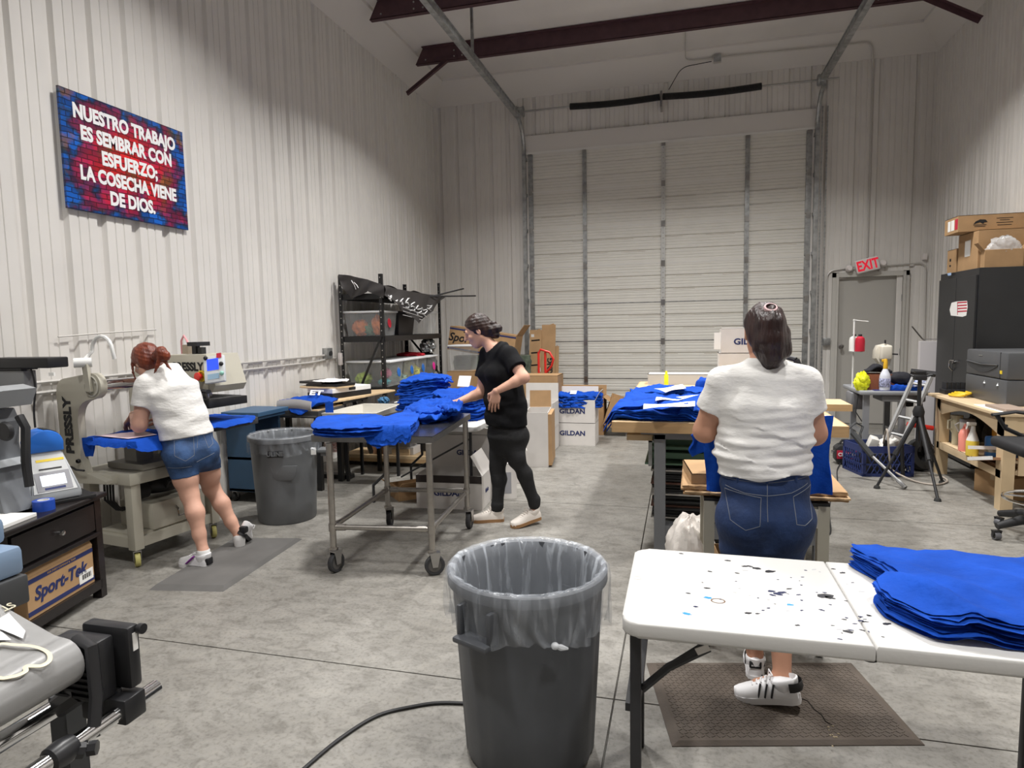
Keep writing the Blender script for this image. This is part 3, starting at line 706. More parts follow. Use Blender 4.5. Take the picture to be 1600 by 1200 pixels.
# ---------------------------------------------------------------- woman at the front, seen from behind
def person_front():
    yb_ = 2.9; q = lambda x, y, yy=yb_: np.array(Py(x, y, yy))
    rt, fw = v3(1, .03, 0), v3(-.03, 1, 0)
    t = thing('person', 'woman with brown ponytail in white t-shirt and long blue jeans seen from behind', 'person', (.34, 2.9, 0), None)
    hip, wst, chs, shl = q(1195, 800), q(1194, 718), q(1194, 630), q(1194, 588)
    nk0, nk1 = q(1196, 572), q(1197, 535)+fw*.02
    sL, sR = q(1129, 596), q(1257, 596); eL, eR = q(1103, 676)+fw*.05, q(1276, 680)+fw*.05
    wL, wR = v3(.17, 3.26, 1.13), v3(.5, 3.26, 1.13)
    hL, hR = q(1158, 815), q(1230, 815); kL, kR = q(1163, 900)+fw*.06, q(1218, 900)+fw*.04
    aL, aR = np.array(Pz(1180, 1066, 0))+v3(.005, .065, .10), np.array(Py(1222, 1052, 2.76))
    lo, hi = v3(-.12, 2.5, -.02), v3(.8, 3.4, 1.75)
    def torso(S, e=0):
        S.chain([(q(1195, 850), .135+e, .10+e, rt), (hip+v3(0, .0, 0), .172+e, .125+e, rt), (q(1194, 755), .17+e, .115+e, rt), (wst, .165+e, .108+e, rt), (chs, .168+e, .115+e, rt), (shl, .138+e, .08+e, rt), (q(1195, 572), .06+e, .055+e, rt)], .03, .05)
        for s_ in (-1, 1): S.ell(hip+rt*s_*.078+fw*-.055+v3(0, 0, -.03), (.095+e, .085+e, .1+e), None, .04); S.ell(chs+rt*s_*.08+fw*.09+v3(0, 0, -.01), (.07+e,)*3, None, .04)
        S.cone(sL, q(1194, 580), .046+e, .05+e, .04); S.cone(sR, q(1194, 580), .046+e, .05+e, .04)
    def arms(S, e=0, upto=1.0):
        for s0, e0, w0 in ((sL, eL, wL), (sR, eR, wR)):
            S.cone(s0, s0+(e0-s0)*upto, .058+e, .049+e-(1-upto)*-.004, .04)
            if upto == 1: S.cone(e0, e0+(w0-e0)*.35, .047, .043, .03); S.cone(e0+(w0-e0)*.35, w0, .043, .027, .02)
    def legs(S, e=0, cal=True):
        for h0, k0, a0 in ((hL, kL, aL), (hR, kR, aR)):
            S.cone(h0, h0*.45+k0*.55, .098+e, .08+e, .05); S.cone(h0*.45+k0*.55, k0, .08+e, .062+e, .03)
            m_ = k0*.7+a0*.3-fw*.018; S.cone(k0, m_, .058+e, .056+e, .03); S.cone(m_, a0, .054+e, .036+e, .03)
    S = SDF(lo, hi, .0065); torso(S); arms(S); legs(S); S.cone(nk0+v3(0, 0, -.03), nk1, .055, .05, .03)
    hc = q(1196, 519)+fw*.03+v3(0, 0, .0)
    P_, R = head(S, hc, fw+v3(0, 0, -.18), v3(0, .18, 1), 1.0)
    S.cone(aL+v3(0, 0, -.03), aL+fw*.1+v3(0, 0, -.06), .03, .025, .03); S.cone(aR+v3(0, 0, -.03), aR+v3(-.1, -.02, -.05), .03, .025, .03)
    for w0, nn, sd in ((wL, v3(-1, .2, .4), -1), (wR, v3(1, .2, .4), 1)):
        S.clipfn(lambda X, Y, Z, w0=w0: np.where((np.abs(X-w0[0]) < .12) & (Z > .9) & (Z < 1.3), (Y-w0[1]+.0), -1.0))
    HL = hand(wL, v3(.35, .9, .05), v3(-.8, .1, .6), 1, .75, .03, .0035, .98, fore=eL); HL.clip(wL-v3(0, .008, 0), (0, -1, 0))
    HR = hand(wR, v3(-.35, .9, .05), v3(.8, .1, .6), -1, .75, .03, .0035, .98, fore=eR); HR.clip(wR-v3(0, .008, 0), (0, -1, 0))
    sdf_obj('body', [S, HL, HR], M_SKIN, t); face_parts(P_, R, t)
    # t-shirt
    S = SDF(v3(-.02, 2.65, .85), v3(.72, 3.2, 1.5), .0055); torso(S, .012)
    S.chain([(q(1193, 752), .182, .122, rt), (q(1193, 700), .188, .126, rt), (q(1194, 640), .18, .122, rt)], .04)
    zt, zb = float(q(1194, 738)[2]), float(q(1194, 640)[2])
    def fld(X, Y, Z):
        m_ = np.clip((zb-Z)/.2+.35, .12, 1.0); return folds(1.3, .008, 7, 60)(X, Y, Z)*m_+folds(4.1, .0035, 22, 34)(X, Y, Z)+.006*m_*np.abs(np.sin(Z*75+2.2*np.sin(X*6+.7)+X*5))**3*np.sign(np.sin(X*9+Z*22))
    S.disp(fld)
    S.clipfn(lambda X, Y, Z: (zt+.012*np.sin(X*14+1)+.006*np.sin(X*33))-Z)
    sleeves(S, ((sL, eL), (sR, eR)), .56, .06, .068, folds(2.2, .004, 16, 22))
    nb = nk0+v3(0, 0, .02)+fw*.02
    S.clipfn(lambda X, Y, Z: .072-np.sqrt((X-nb[0])**2+((Y-nb[1])*.9)**2+((Z-nb[2]-.025)*1.1)**2))
    sh = sdf_obj('t_shirt', [S], M_TEE, t)
    # jeans
    S = SDF(v3(.02, 2.6, .22), v3(.68, 3.2, 1.06), .0055); torso(S, .008); legs(S, .009, False)
    S.disp(lambda X, Y, Z: folds(2.2, .004, 10, 34)(X, Y, Z)*np.clip((.82-Z)/.2, .15, 1))
    zw = float(q(1194, 728)[2]); S.clipfn(lambda X, Y, Z: Z-zw); S.clipfn(lambda X, Y, Z: .31-Z)
    # cleft between the back of the thighs
    je = sdf_obj('jeans', [S], M_DEN, t); bv = snapper(je); dy = (0, 1, 0)
    snapped_line(bv, [q(1132, 752), q(1160, 760), q(1193, 763), q(1230, 760), q(1258, 750)], dy, .0016, 'yoke_stitching', M_STITCH, je)
    snapped_line(bv, [q(1193, 735), q(1193, 800)], dy, .0016, 'seat_stitching', M_STITCH, je)
    snapped_line(bv, [q(1128, 741), q(1193, 744), q(1262, 740)], dy, .0013, 'waistband_stitching', M_STITCH, je)
    for pk in ([(1131, 757), (1184, 766), (1181, 806), (1160, 812), (1138, 799), (1131, 757)], [(1233, 766), (1264, 754), (1262, 800), (1249, 807), (1236, 804), (1233, 766)]):
        snapped_line(bv, [q(*p) for p in pk], dy, .0017, 'pocket_stitching', M_STITCH, je)
    for bx_ in (1193, 1150, 1238):
        mb = MB(); a = q(bx_, 731); b = q(bx_, 746)
        h_ = bv.ray_cast(Vector(a)-Vector((0, .5, 0)), Vector(dy)); 
        if h_[0] is None: h_ = bv.ray_cast(Vector(q(bx_, 738))-Vector((0, .5, 0)), Vector(dy))
        if h_[0] is not None: mb.box((a[0], h_[0].y-.003, (a[2]+b[2])/2), (.012, .008, abs(a[2]-b[2])), None, .002); mb.build('belt_loop', M_DEN, je)
    # hair: cap, side hair pulled back, ponytail
    S = SDF(hc-.26, hc+.2, .005); r_, f_, u_ = R[:, 0], R[:, 1], R[:, 2]; H = lambda x, y, z: hc+r_*x+f_*y+u_*z
    S.ell(H(0, -.018, .03), (.085, .1, .096), R, .02); S.ell(H(0, -.05, -.02), (.075, .06, .075), R, .03)
    fr = H(0, .055, .02); S.clipfn(lambda X, Y, Z: (X-fr[0])*f_[0]+(Y-fr[1])*f_[1]+(Z-fr[2])*f_[2]-.0-.35*np.maximum(0, Z-fr[2]))
    tie = H(.008, -.112, .066)
    S.path([tie, q(1200, 505)-fw*.08, q(1201, 530)-fw*.085, q(1203, 552)-fw*.075, q(1197, 576)-fw*.065], [.028, .052, .058, .05, .014], .02)
    S.path([q(1188, 520)-fw*.05, q(1186, 545)-fw*.06, q(1190, 570)-fw*.06], [.026, .028, .01], .02); S.path([q(1218, 520)-fw*.05, q(1219, 545)-fw*.06, q(1207, 566)-fw*.06], [.03, .026, .01], .03)
    S.disp(lambda X, Y, Z: .0009*np.sin(X*420+Z*50+2*np.sin(Z*30))+.0022*np.sin(X*130-Z*18+1.5*np.sin(Z*17)))
    hr = sdf_obj('hair', [S], hairmat('brown_hair', (.035, .014, .012), (.012, .005, .005)), t)
    mb = MB(); mb.lathe([(.02, -.009), (.026, -.007), (.028, 0), (.026, .007), (.02, .009)], Vector(tie)+Vector((-.002, -.014, .014)), 16, euler(PI/2-.9, 0, .1)); mb.build('hair_tie', mat('pink_scrunchie', (.6, .42, .42), .8), hr)
    wm, bk = mat('white_leather', (.8, .79, .8), .4), mat('black_leather', (.015, .015, .017), .45)
    toe, heel = Pz(1150, 1090, .0), Pz(1252, 1107, .02)
    dd = (toe-heel); dd.z = 0
    s1, Pt = shoe('s', toe, heel+Vector((0, 0, .03)), (0, 0, 1), .098, (wm, wm, wm), t, stripe=bk)
    mb = MB(); mb.lathe([(.042, -.016), (.047, 0), (.044, .022)], Pt(.12, 0, .07), 16, Matrix((Pt(0, 1, 0)-Pt(0, 0, 0), (Pt(1, 0, 0)-Pt(0, 0, 0)).normalized()*1.1, Pt(0, 0, 1)-Pt(0, 0, 0))).transposed())
    bmesh.ops.delete(mb.bm, geom=[v for v in mb.bm.verts if (v.co-Pt(.12, 0, .07)).dot((Pt(1, 0, 0)-Pt(0, 0, 0)).normalized()) > .005], context='VERTS'); mb.build('heel_tab', bk, s1)
    h2 = Pz(1180, 1066, 0.005); s2, Pt = shoe('s', h2+Vector((.02, .25, 0)), h2, (0, 0, 1), .098, (wm, wm, wm), t, stripe=bk)
    mb = MB(); mb.box(Pt(.02, 0, .078), (.052, .012, .034), None, .006); mb.build('heel_tab', bk, s2)
    text('adidas', .014, (Pt(-.008, 0, .078), (1, .08, 0), (0, 0, 1)), wm, s2, name='heel_lettering', ext=.0005)
    return t
# ---------------------------------------------------------------- woman in black at the steel table
def person_black():
    yy = 4.95; q = lambda x, y, d=0: np.array(Py(x, y, yy+d))
    fw = unit(v3(-.74, -.67, 0)); rt = np.cross(fw, v3(0, 0, 1)); lf = -rt
    t = thing('person', 'woman in black t-shirt and black jeans sorting blue shirts at the steel table', 'person', (-1.3, 4.95, 0))
    hip, wst, chs, shl = q(792, 672), q(789, 628), q(783, 580), q(781, 552)
    nk0, nk1 = q(773, 546), q(760, 531); hc = q(746, 517)
    sL, sR = shl+lf*.165+v3(0, 0, -.01)+fw*.0, shl-lf*.165+v3(0, 0, -.01)+fw*.03
    eL = q(818, 590, -.22); wL = q(776, 611, -.28)
    eR = np.array(Py(752, 614, 4.98)); wR = np.array(Py(716, 628, 4.8))
    hL, hR = hip+lf*.085+v3(0, 0, -.03), hip-lf*.085+v3(0, 0, -.03)
    aR, aL = np.array(Py(777, 796, 4.93)), np.array(Py(835, 787, 4.92)); kR, kL = np.array(Py(777, 728, 4.96)), np.array(Py(808, 718, 4.86))
    lo, hi = v3(-2.05, 4.4, -.02), v3(-.85, 5.3, 1.78)
    def torso(S, e=0):
        S.chain([(hip+v3(0, 0, -.17), .12+e, .1+e, rt), (hip+v3(0, 0, -.05), .186+e, .132+e, rt), (hip*.5+wst*.5, .17+e, .118+e, rt), (wst, .15+e, .108+e, rt), (chs, .16+e, .115+e, rt), (shl, .145+e, .082+e, rt), (nk0, .07+e, .06+e, rt)], .03, .05)
        for s_ in (-1, 1): S.ell(hip+rt*s_*.075-fw*.06+v3(0, 0, -.05), (.088+e,)*3, None, .04); S.ell(chs+rt*s_*.075+fw*.085+v3(0, 0, -.02), (.068+e,)*3, None, .04)
        S.cone(sL, shl+v3(0, 0, .015), .047+e, .05+e, .04); S.cone(sR, shl+v3(0, 0, .015), .047+e, .05+e, .04)
    def arms(S, e=0, upto=1.0):
        for s0, e0, w0 in ((sL, eL, wL), (sR, eR, wR)):
            S.cone(s0, s0+(e0-s0)*upto, .052+e, .043+e, .04)
            if upto == 1: m_ = e0+(w0-e0)*.3; S.cone(e0, m_, .042, .04, .03); S.cone(m_, w0, .04, .026, .02)
    def legs(S, e=0, foot=True):
        for h0, k0, a0 in ((hL, kL, aL), (hR, kR, aR)):
            S.cone(h0, k0, .092+e, .056+e, .05); m_ = k0*.68+a0*.32-fw*.016; S.cone(k0, m_, .054+e, .05+e, .03); S.cone(m_, a0, .05+e, .034+e, .03)
            if foot: S.cone(a0, a0+v3(0, 0, -.045), .034, .031, .02)
    S = SDF(lo, hi, .0068); torso(S); arms(S); legs(S); S.cone(nk0-v3(0, 0, .02), nk1, .055, .048, .03)
    hf = unit(v3(-.9, -.25, -.42)); P_, R = head(S, hc, hf, v3(-.3, -.05, 1), 1.06)
    for w0, e0 in ((wL, eL), (wR, eR)):
        u = unit(w0-e0); S.clipfn(lambda X, Y, Z, w0=w0, u=u: np.where((X-w0[0])**2+(Y-w0[1])**2+(Z-w0[2])**2 < .012, (X-w0[0])*u[0]+(Y-w0[1])*u[1]+(Z-w0[2])*u[2], -1.0))
    HL = hand(wL, q(770, 640, -.28)-wL, v3(.1, -1, .1), 1, .42, .05, .003, 1.0, fore=eL, thumb=.75); u = unit(wL-eL); HL.clip(wL-u*.008, -u)
    HR = hand(wR, v3(-.9, -.25, -.15), v3(.1, -.35, 1), 1, .4, .05, .003, 1.0, fore=eR, thumb=.6); u = unit(wR-eR); HR.clip(wR-u*.008, -u)
    bd = sdf_obj('body', [S, HL, HR], M_SKIN2, t); face_parts(P_, R, t, 1.06)
    S = SDF(v3(-1.75, 4.5, .8), v3(-.9, 5.3, 1.56), .006); torso(S, .014)
    S.chain([(hip+v3(0, 0, .01), .215, .15, rt), (wst, .218, .15, rt), (chs, .19, .14, rt)], .04)
    S.disp(lambda X, Y, Z: folds(3.7, .008, 7, 30)(X, Y, Z)*np.clip((1.3-Z)/.25, .2, 1))
    zt = float(hip[2])+.015; S.clipfn(lambda X, Y, Z: zt+.012*np.sin(X*11)-Z)
    sleeves(S, ((sL, eL), (sR, eR)), .6, .066, .07, folds(2.8, .005, 16, 22))
    nb = nk0+fw*.02+v3(0, 0, .035); S.clipfn(lambda X, Y, Z: .07-np.sqrt((X-nb[0])**2+(Y-nb[1])**2+(Z-nb[2])**2))
    sdf_obj('t_shirt', [S], M_BTEE, t)
    S = SDF(v3(-1.7, 4.5, .05), v3(-.85, 5.3, 1.05), .0065); torso(S, .007); legs(S, .01, False)
    for a0 in (aL, aR): S.cone(a0+v3(0, 0, .0), a0+v3(0, 0, .035), .046, .047, .012)
    S.disp(lambda X, Y, Z: folds(6.2, .0045, 8, 30)(X, Y, Z)*np.where(np.abs(Z-.5) < .12, 1.5, .7))
    zw = float(wst[2]); S.clipfn(lambda X, Y, Z: Z-zw)
    za = float(min(aL[2], aR[2]))-.012; S.clipfn(lambda X, Y, Z: za-Z)
    sdf_obj('jeans', [S], M_BJ, t)
    r_, f_, u_ = R[:, 0], R[:, 1], R[:, 2]; H = lambda x, y, z: hc+r_*x+f_*y+u_*z
    S = SDF(hc-.24, hc+.24, .005); S.ell(H(0, -.02, .034), (.09, .11, .104), R, .02); S.ell(H(0, -.06, -.015), (.082, .066, .078), R, .03)
    fr = H(0, .03, 0); S.clipfn(lambda X, Y, Z: (X-fr[0])*f_[0]+(Y-fr[1])*f_[1]+(Z-fr[2])*f_[2]-.62*np.maximum(0, (X-fr[0])*u_[0]+(Y-fr[1])*u_[1]+(Z-fr[2])*u_[2]))
    for c_, r0 in ((q(769, 515), .055), (q(777, 513), .042), (q(765, 522), .044), (q(774, 523), .038), (q(770, 506), .032)): S.ell(c_, (r0, r0, r0*.85), None, .012)
    S.disp(lambda X, Y, Z: .0012*np.sin((Z*u_[2]+X*u_[0])*260+X*60)+.0014*np.sin(X*90+Y*110+Z*60))
    sdf_obj('hair', [S], hairmat('dark_auburn_hair', (.035, .014, .010), (.012, .006, .005)), t)
    cm, gm = mat('cream_leather', (.72, .66, .6), .55), mat('gum_sole', (.33, .18, .08), .6)
    for a0, dd, lf_ in ((aR, (-.95, -.3, 0), 0), (aL, (-.72, -.68, 0), .035)):
        dd = Vector(dd).normalized(); b = Vector((a0[0], a0[1], lf_))-dd*.055; a = b+dd*.27; a.z = 0; shoe('s', a, b, (0, 0, 1), .1, (cm, gm, cm), t)
    return t
# ---------------------------------------------------------------- red-haired woman bending over the heat press
def person_red():
    yy = 3.6; q = lambda x, y, d=0: np.array(Py(x, y, yy+d))
    fw = unit(v3(-.9, .4, 0)); rt = np.cross(fw, v3(0, 0, 1)); lf = -rt
    t = thing('person', 'red haired woman in white t-shirt and denim shorts bending over the heat press', 'person', (-3.15, 3.65, 0))
    hip = q(296, 702, .08); wst = q(289, 660, .08); chs = q(268, 612, .06); shl = q(252, 588, .06)
    nk0 = q(243, 581, .05); nk1 = q(232, 571, .04); hc = q(229, 566, .03)
    sL, sR = q(228, 606, -.06), q(275, 597, .26)
    eL = q(218, 664, -.1); wL = q(208, 648, .12)
    eR = sR+v3(-.12, .05, -.28); wR = v3(-3.56, 3.75, 1.0)
    hL, hR = hip+lf*.08+v3(.02, 0, -.04), hip-lf*.08+v3(.02, 0, -.04)
    kL, kR = q(296, 772, .0), q(330, 762, .3); aL, aR = q(318, 862, -.06), np.array(Py(374, 838, 3.92))
    lo, hi = v3(-3.85, 3.2, -.02), v3(-2.6, 4.25, 1.62)
    def torso(S, e=0):
        S.chain([(hip+v3(.01, 0, -.11), .125+e, .1+e, rt), (hip, .17+e, .122+e, rt), (hip*.5+wst*.5, .152+e, .11+e, rt), (wst, .14+e, .1+e, rt), (chs, .158+e, .11+e, rt), (shl, .145+e, .085+e, rt), (nk0, .07+e, .06+e, rt)], .03, .05)
        for s_ in (-1, 1): S.ell(hip+rt*s_*.076-fw*.055+v3(0, 0, -.03), (.092+e,)*3, None, .04)
        S.cone(sL, sR, .052+e, .05+e, .05)
    def arms(S, e=0, upto=1.0):
        for s0, e0, w0 in ((sL, eL, wL), (sR, eR, wR)):
            S.cone(s0, s0+(e0-s0)*upto, .055+e, .047+e, .04)
            if upto == 1: m_ = e0+(w0-e0)*.3; S.cone(e0, m_, .044, .041, .03); S.cone(m_, w0, .041, .027, .02)
    def legs(S, e=0, upto=1):
        for h0, k0, a0 in ((hL, kL, aL), (hR, kR, aR)):
            S.cone(h0, h0*.4+k0*.6, .09+e, .076+e, .02)
            if upto < 1: continue
            S.cone(h0*.4+k0*.6, k0, .078, .058, .03)
            m_ = k0*.68+a0*.32-fw*.02; S.cone(k0, m_, .056, .056, .03); S.cone(m_, k0*.3+a0*.7, .056, .04, .03); S.cone(k0*.3+a0*.7, a0, .04, .033, .03)
            S.cone(a0, a0+v3(0, 0, -.04), .034, .033, .02)
    S = SDF(lo, hi, .0065); torso(S); arms(S); legs(S); S.cone(nk0-v3(0, 0, .02), nk1, .055, .048, .03)
    hf = unit(v3(-.82, .22, -.5)); P_, R = head(S, hc, hf, v3(-.5, .12, 1), .98)
    for w0, e0 in ((wL, eL), (wR, eR)):
        u = unit(w0-e0); S.clipfn(lambda X, Y, Z, w0=w0, u=u: np.where((X-w0[0])**2+(Y-w0[1])**2+(Z-w0[2])**2 < .01, (X-w0[0])*u[0]+(Y-w0[1])*u[1]+(Z-w0[2])*u[2], -1.0))
    HL = hand(wL, v3(-.65, .05, -.55), v3(-.35, -.3, .8), 1, .55, .06, .003, 1.0, fore=eL); u = unit(wL-eL); HL.clip(wL-u*.008, -u)
    HR = hand(wR, v3(-.8, -.3, -.15), v3(0, 0, 1), -1, .35, .06, .003, 1.0, fore=eR); u = unit(wR-eR); HR.clip(wR-u*.008, -u)
    sdf_obj('body', [S, HL, HR], M_SKIN1, t); face_parts(P_, R, t, .98, brow=(.12, .04, .02))
    S = SDF(v3(-3.85, 3.25, .85), v3(-2.85, 4.2, 1.5), .006); torso(S, .013)
    S.chain([(hip*.3+wst*.7, .165, .122, rt), (chs, .17, .122, rt)], .04)
    S.disp(lambda X, Y, Z: folds(5.2, .006, 9, 34)(X+.5*Z, Y, Z)*.9+folds(1.1, .0025, 22, 25)(X, Y, Z))
    ax = unit(wst-hip); pz = hip+(wst-hip)*.48; S.clip(pz, -ax)
    sleeves(S, ((sL, eL), (sR, eR)), .5, .066, .074, folds(2.5, .004, 16, 22))
    nb = nk0+v3(-.03, 0, .02); S.clipfn(lambda X, Y, Z: .07-np.sqrt((X-nb[0])**2+(Y-nb[1])**2+(Z-nb[2])**2))
    sdf_obj('t_shirt', [S], M_TEE, t)
    S = SDF(v3(-3.5, 3.3, .5), v3(-2.7, 4.2, 1.08), .0055); torso(S, .009); legs(S, .012, .5)
    S.disp(lambda X, Y, Z: folds(2.9, .004, 10, 30)(X, Y, Z)); S.clip(hip+(wst-hip)*.72, ax)
    zc_ = float(q(300, 737, .08)[2]); S.clipfn(lambda X, Y, Z: zc_+(X+3.15)*.12-Z)
    sh = sdf_obj('denim_shorts', [S], M_DEN2, t); bv = snapper(sh); dv = unit(hip-np.array(CAMP)); dv[2] = 0
    for pk in ([(272, 690), (303, 687), (304, 716), (290, 722), (273, 712), (272, 690)], [(317, 686), (331, 681), (336, 704), (328, 709), (319, 686)], [(262, 731), (300, 733)], [(308, 728), (338, 719)], [(300, 676), (310, 690), (309, 706)], [(262, 684), (300, 680), (326, 672)]):
        snapped_line(bv, [q(*p, -.1) for p in pk], dv, .0018, 'stitching', M_STITCH, sh)
    r_, f_, u_ = R[:, 0], R[:, 1], R[:, 2]; H = lambda x, y, z: hc+r_*x+f_*y+u_*z
    S = SDF(hc-.26, hc+.26, .005); S.ell(H(0, -.02, .032), (.088, .106, .1), R, .02); S.ell(H(0, -.055, -.02), (.078, .062, .07), R, .03)
    fr = H(0, .035, 0); S.clipfn(lambda X, Y, Z: (X-fr[0])*f_[0]+(Y-fr[1])*f_[1]+(Z-fr[2])*f_[2]-.6*np.maximum(0, (X-fr[0])*u_[0]+(Y-fr[1])*u_[1]+(Z-fr[2])*u_[2]))
    for c_, r0 in ((q(252, 551, -.02), .04), (q(258, 556, -.02), .034), (q(246, 556, -.02), .036)): S.ell(c_, (r0, r0, r0*1.1), None, .012)
    S.path([q(250, 558, -.04), q(246, 572, -.05), q(240, 585, -.05)], [.02, .012, .004], .01); S.path([q(256, 562, -.02), q(262, 572, -.02), q(268, 578, -.02)], [.014, .008, .003], .008)
    S.path([H(-.072, .04, .02), H(-.082, .06, -.04), H(-.08, .065, -.1)], [.01, .006, .003], .008)
    S.disp(lambda X, Y, Z: .0011*np.sin(Z*260+X*80)+.0014*np.sin(X*100+Y*120+Z*30))
    sdf_obj('hair', [S], hairmat('red_hair', (.22, .042, .014), (.08, .014, .008)), t)
    mb = MB(); mb.sphere(H(-.081, -.005, -.045), .0045, 8, 6); mb.build('earring', STEEL, t)
    wm, bk, pm = mat('white_leather'), mat('black_leather'), mat('purple_suede', (.22, .03, .28), .7)
    b_ = Vector((aL[0]+.05, aL[1]-.005, 0)); s_, Pt = shoe('s', b_+Vector((-.25, .015, 0)), b_, (0, 0, 1), .095, (wm, wm, wm), t)
    for sg in (-1, 1):
        mb = MB(); mb.tube([Pt(.62, sg*.044, .035), Pt(.5, sg*.042, .06), Pt(.4, sg*.036, .085)], [.016, .018, .014], 8, flat=.35); mb.build('side_patch', pm, s_)
    mb = MB(); mb.box(Pt(.03, 0, .05), (.03, .055, .05), None, .01); mb.build('heel_patch', bk, s_)
    a = aR+v3(-.02, .04, -.06); toe = Vector((aR[0]-.04, aR[1]+.1, .02)); heel = Vector((aR[0]+.03, aR[1]-.03, .115)); 
    toe = heel+(toe-heel).normalized()*.235; toe.z = max(toe.z, .004)
    s2, Pt = shoe('s', toe, heel, (.45, .1, .9), .095, (wm, bk, wm), t)
    mb = MB(); mb.box(Pt(.03, 0, .045), (.055, .05, .05), None, .012); mb.build('heel_patch', bk, s2)
    for a0, nm in ((aL, 'sock'), (aR, 'sock')):
        mb = MB(); mb.lathe([(.036, -.07), (.041, -.02), (.041, .015), (.037, .022), (.033, .018)], Vector(a0)+Vector((0, 0, -.005)), 16); mb.build('sock', mat('white_sock', (.8, .79, .78), .85), t)
    return t
person_front(); person_black(); person_red()
# ================================================================ shared builders
def catmull(pts, n, closed=True, T=.5):
    P_ = [Vector((*p, 0)) if len(p) == 2 else Vector(p) for p in pts]; N = len(P_); out = []
    per = [n//N+(1 if i < n % N else 0) for i in range(N)]
    for i in range(N):
        a, b, c, d = P_[i-1], P_[i], P_[(i+1) % N], P_[(i+2) % N]
        for k in range(per[i]):
            t = k/per[i]; h1 = 2*t**3-3*t*t+1; h2 = t**3-2*t*t+t; h3 = -2*t**3+3*t*t; h4 = t**3-t*t; out.append(b*h1+(c-a)*T*h2+c*h3+(d-b)*T*h4)
    return out
def cloth(name, outline, zfn, th, m, parent=None, amp=.004, seed=0, n=76, jit=.0, linear=False, freq=1.0, T=.24):
    """a soft garment lying flat: outline in x,y; zfn(x,y) is the height of what it lies on"""
    rnd = random.Random(seed)
    pts = catmull(outline, n, T=T)
    c = sum(pts, Vector())/len(pts); fr = (0, .1, .2, .3, .4, .5, .58, .66, .73, .8, .87, .93, .97, .99, 1.0)
    pts = [p+Vector((rnd.uniform(-jit, jit), rnd.uniform(-jit, jit), 0)) for p in pts]
    mb = MB(); rings = []
    def rip(x, y):
        return amp*(noise1(x*13*freq+y*5*freq, seed)+noise1(y*17*freq-x*6*freq, seed+3)+.6*math.sin((x*.8+y)*31*freq+seed*2)+.45*noise1(x*41*freq-y*33*freq, seed+5))*.5
    for f in fr:
        if f == 0: rings.append([mb.bm.verts.new((c.x, c.y, zfn(c.x, c.y)+th+rip(c.x, c.y)))]); continue
        e = max(0, (f-.87)/.13); rg = []
        for p in pts:
            x, y = c.x+(p.x-c.x)*f, c.y+(p.y-c.y)*f
            s_ = e*min(.006, amp*.4)*(noise1((x+y)*38, seed)+.7*noise1((x-y)*61, seed+1)); x += s_*(p.x-c.x)/.25; y += s_*(p.y-c.y)/.25
            rg.append(mb.bm.verts.new((x, y, zfn(x, y)+th*(1-.55*e*e)+rip(x, y)*(1-.2*e)+e*amp*.7*noise1((x-y)*47, seed+2))))
        rings.append(rg)
    for f in (.985, .9):
        rings.append([mb.bm.verts.new((c.x+(p.x-c.x)*f, c.y+(p.y-c.y)*f, zfn(c.x+(p.x-c.x)*f, c.y+(p.y-c.y)*f)+rip(c.x+(p.x-c.x)*f, c.y+(p.y-c.y)*f)*.5)) for p in pts])
    n = len(pts)
    for A, B in zip(rings, rings[1:]):
        for k in range(n):
            if len(A) == 1: mb.bm.faces.new((A[0], B[k], B[(k+1) % n]))
            else: mb.bm.faces.new((A[k], B[k], B[(k+1) % n], A[(k+1) % n]))
    mb.bm.faces.new(rings[-1][::-1])
    return mb.build(name, m, parent, ang=75)
def stack(n, outline, zfn, th, label_top, label_low, group, m=None, amp=.005, jit=.012, seed=1, shift=(0, 0), grow=0, cat='shirt', name='folded_shirt'):
    rnd = random.Random(seed); objs = []
    for i in range(n):
        dx, dy = rnd.uniform(-jit, jit)+shift[0]*i, rnd.uniform(-jit, jit)+shift[1]*i; g = 1+grow*(n-1-i)
        cx = sum(p[0] for p in outline)/len(outline); cy = sum(p[1] for p in outline)/len(outline)
        ol = [(cx+(p[0]-cx)*g+dx+rnd.uniform(-jit, jit)*.6, cy+(p[1]-cy)*g+dy+rnd.uniform(-jit, jit)*.6) for p in outline]
        o = cloth(name, ol, lambda x, y, i=i: zfn(x, y)+i*th, th*1.02, m or BLUE, None, amp*(.45+.55*i/max(1, n-1)), seed+i*.31, jit=.002)
        tag(o, label_top if i == n-1 else label_low, cat, group)
        objs.append(o)
    return objs
def sheet(name, label, cat, pts, z, m, group=None, th=.0012, wav=.0):
    mb = MB(); P_ = [Vector((p[0], p[1], z+(p[2] if len(p) > 2 else 0))) for p in pts]
    a, b, c, d = P_
    mb.grid(lambda u, v: a*(1-u)*(1-v)+b*u*(1-v)+c*u*v+d*(1-u)*v+Vector((0, 0, wav*math.sin(u*5+v*3))), 8, 8, th)
    return tag(mb.build(name, m), label, cat, group)
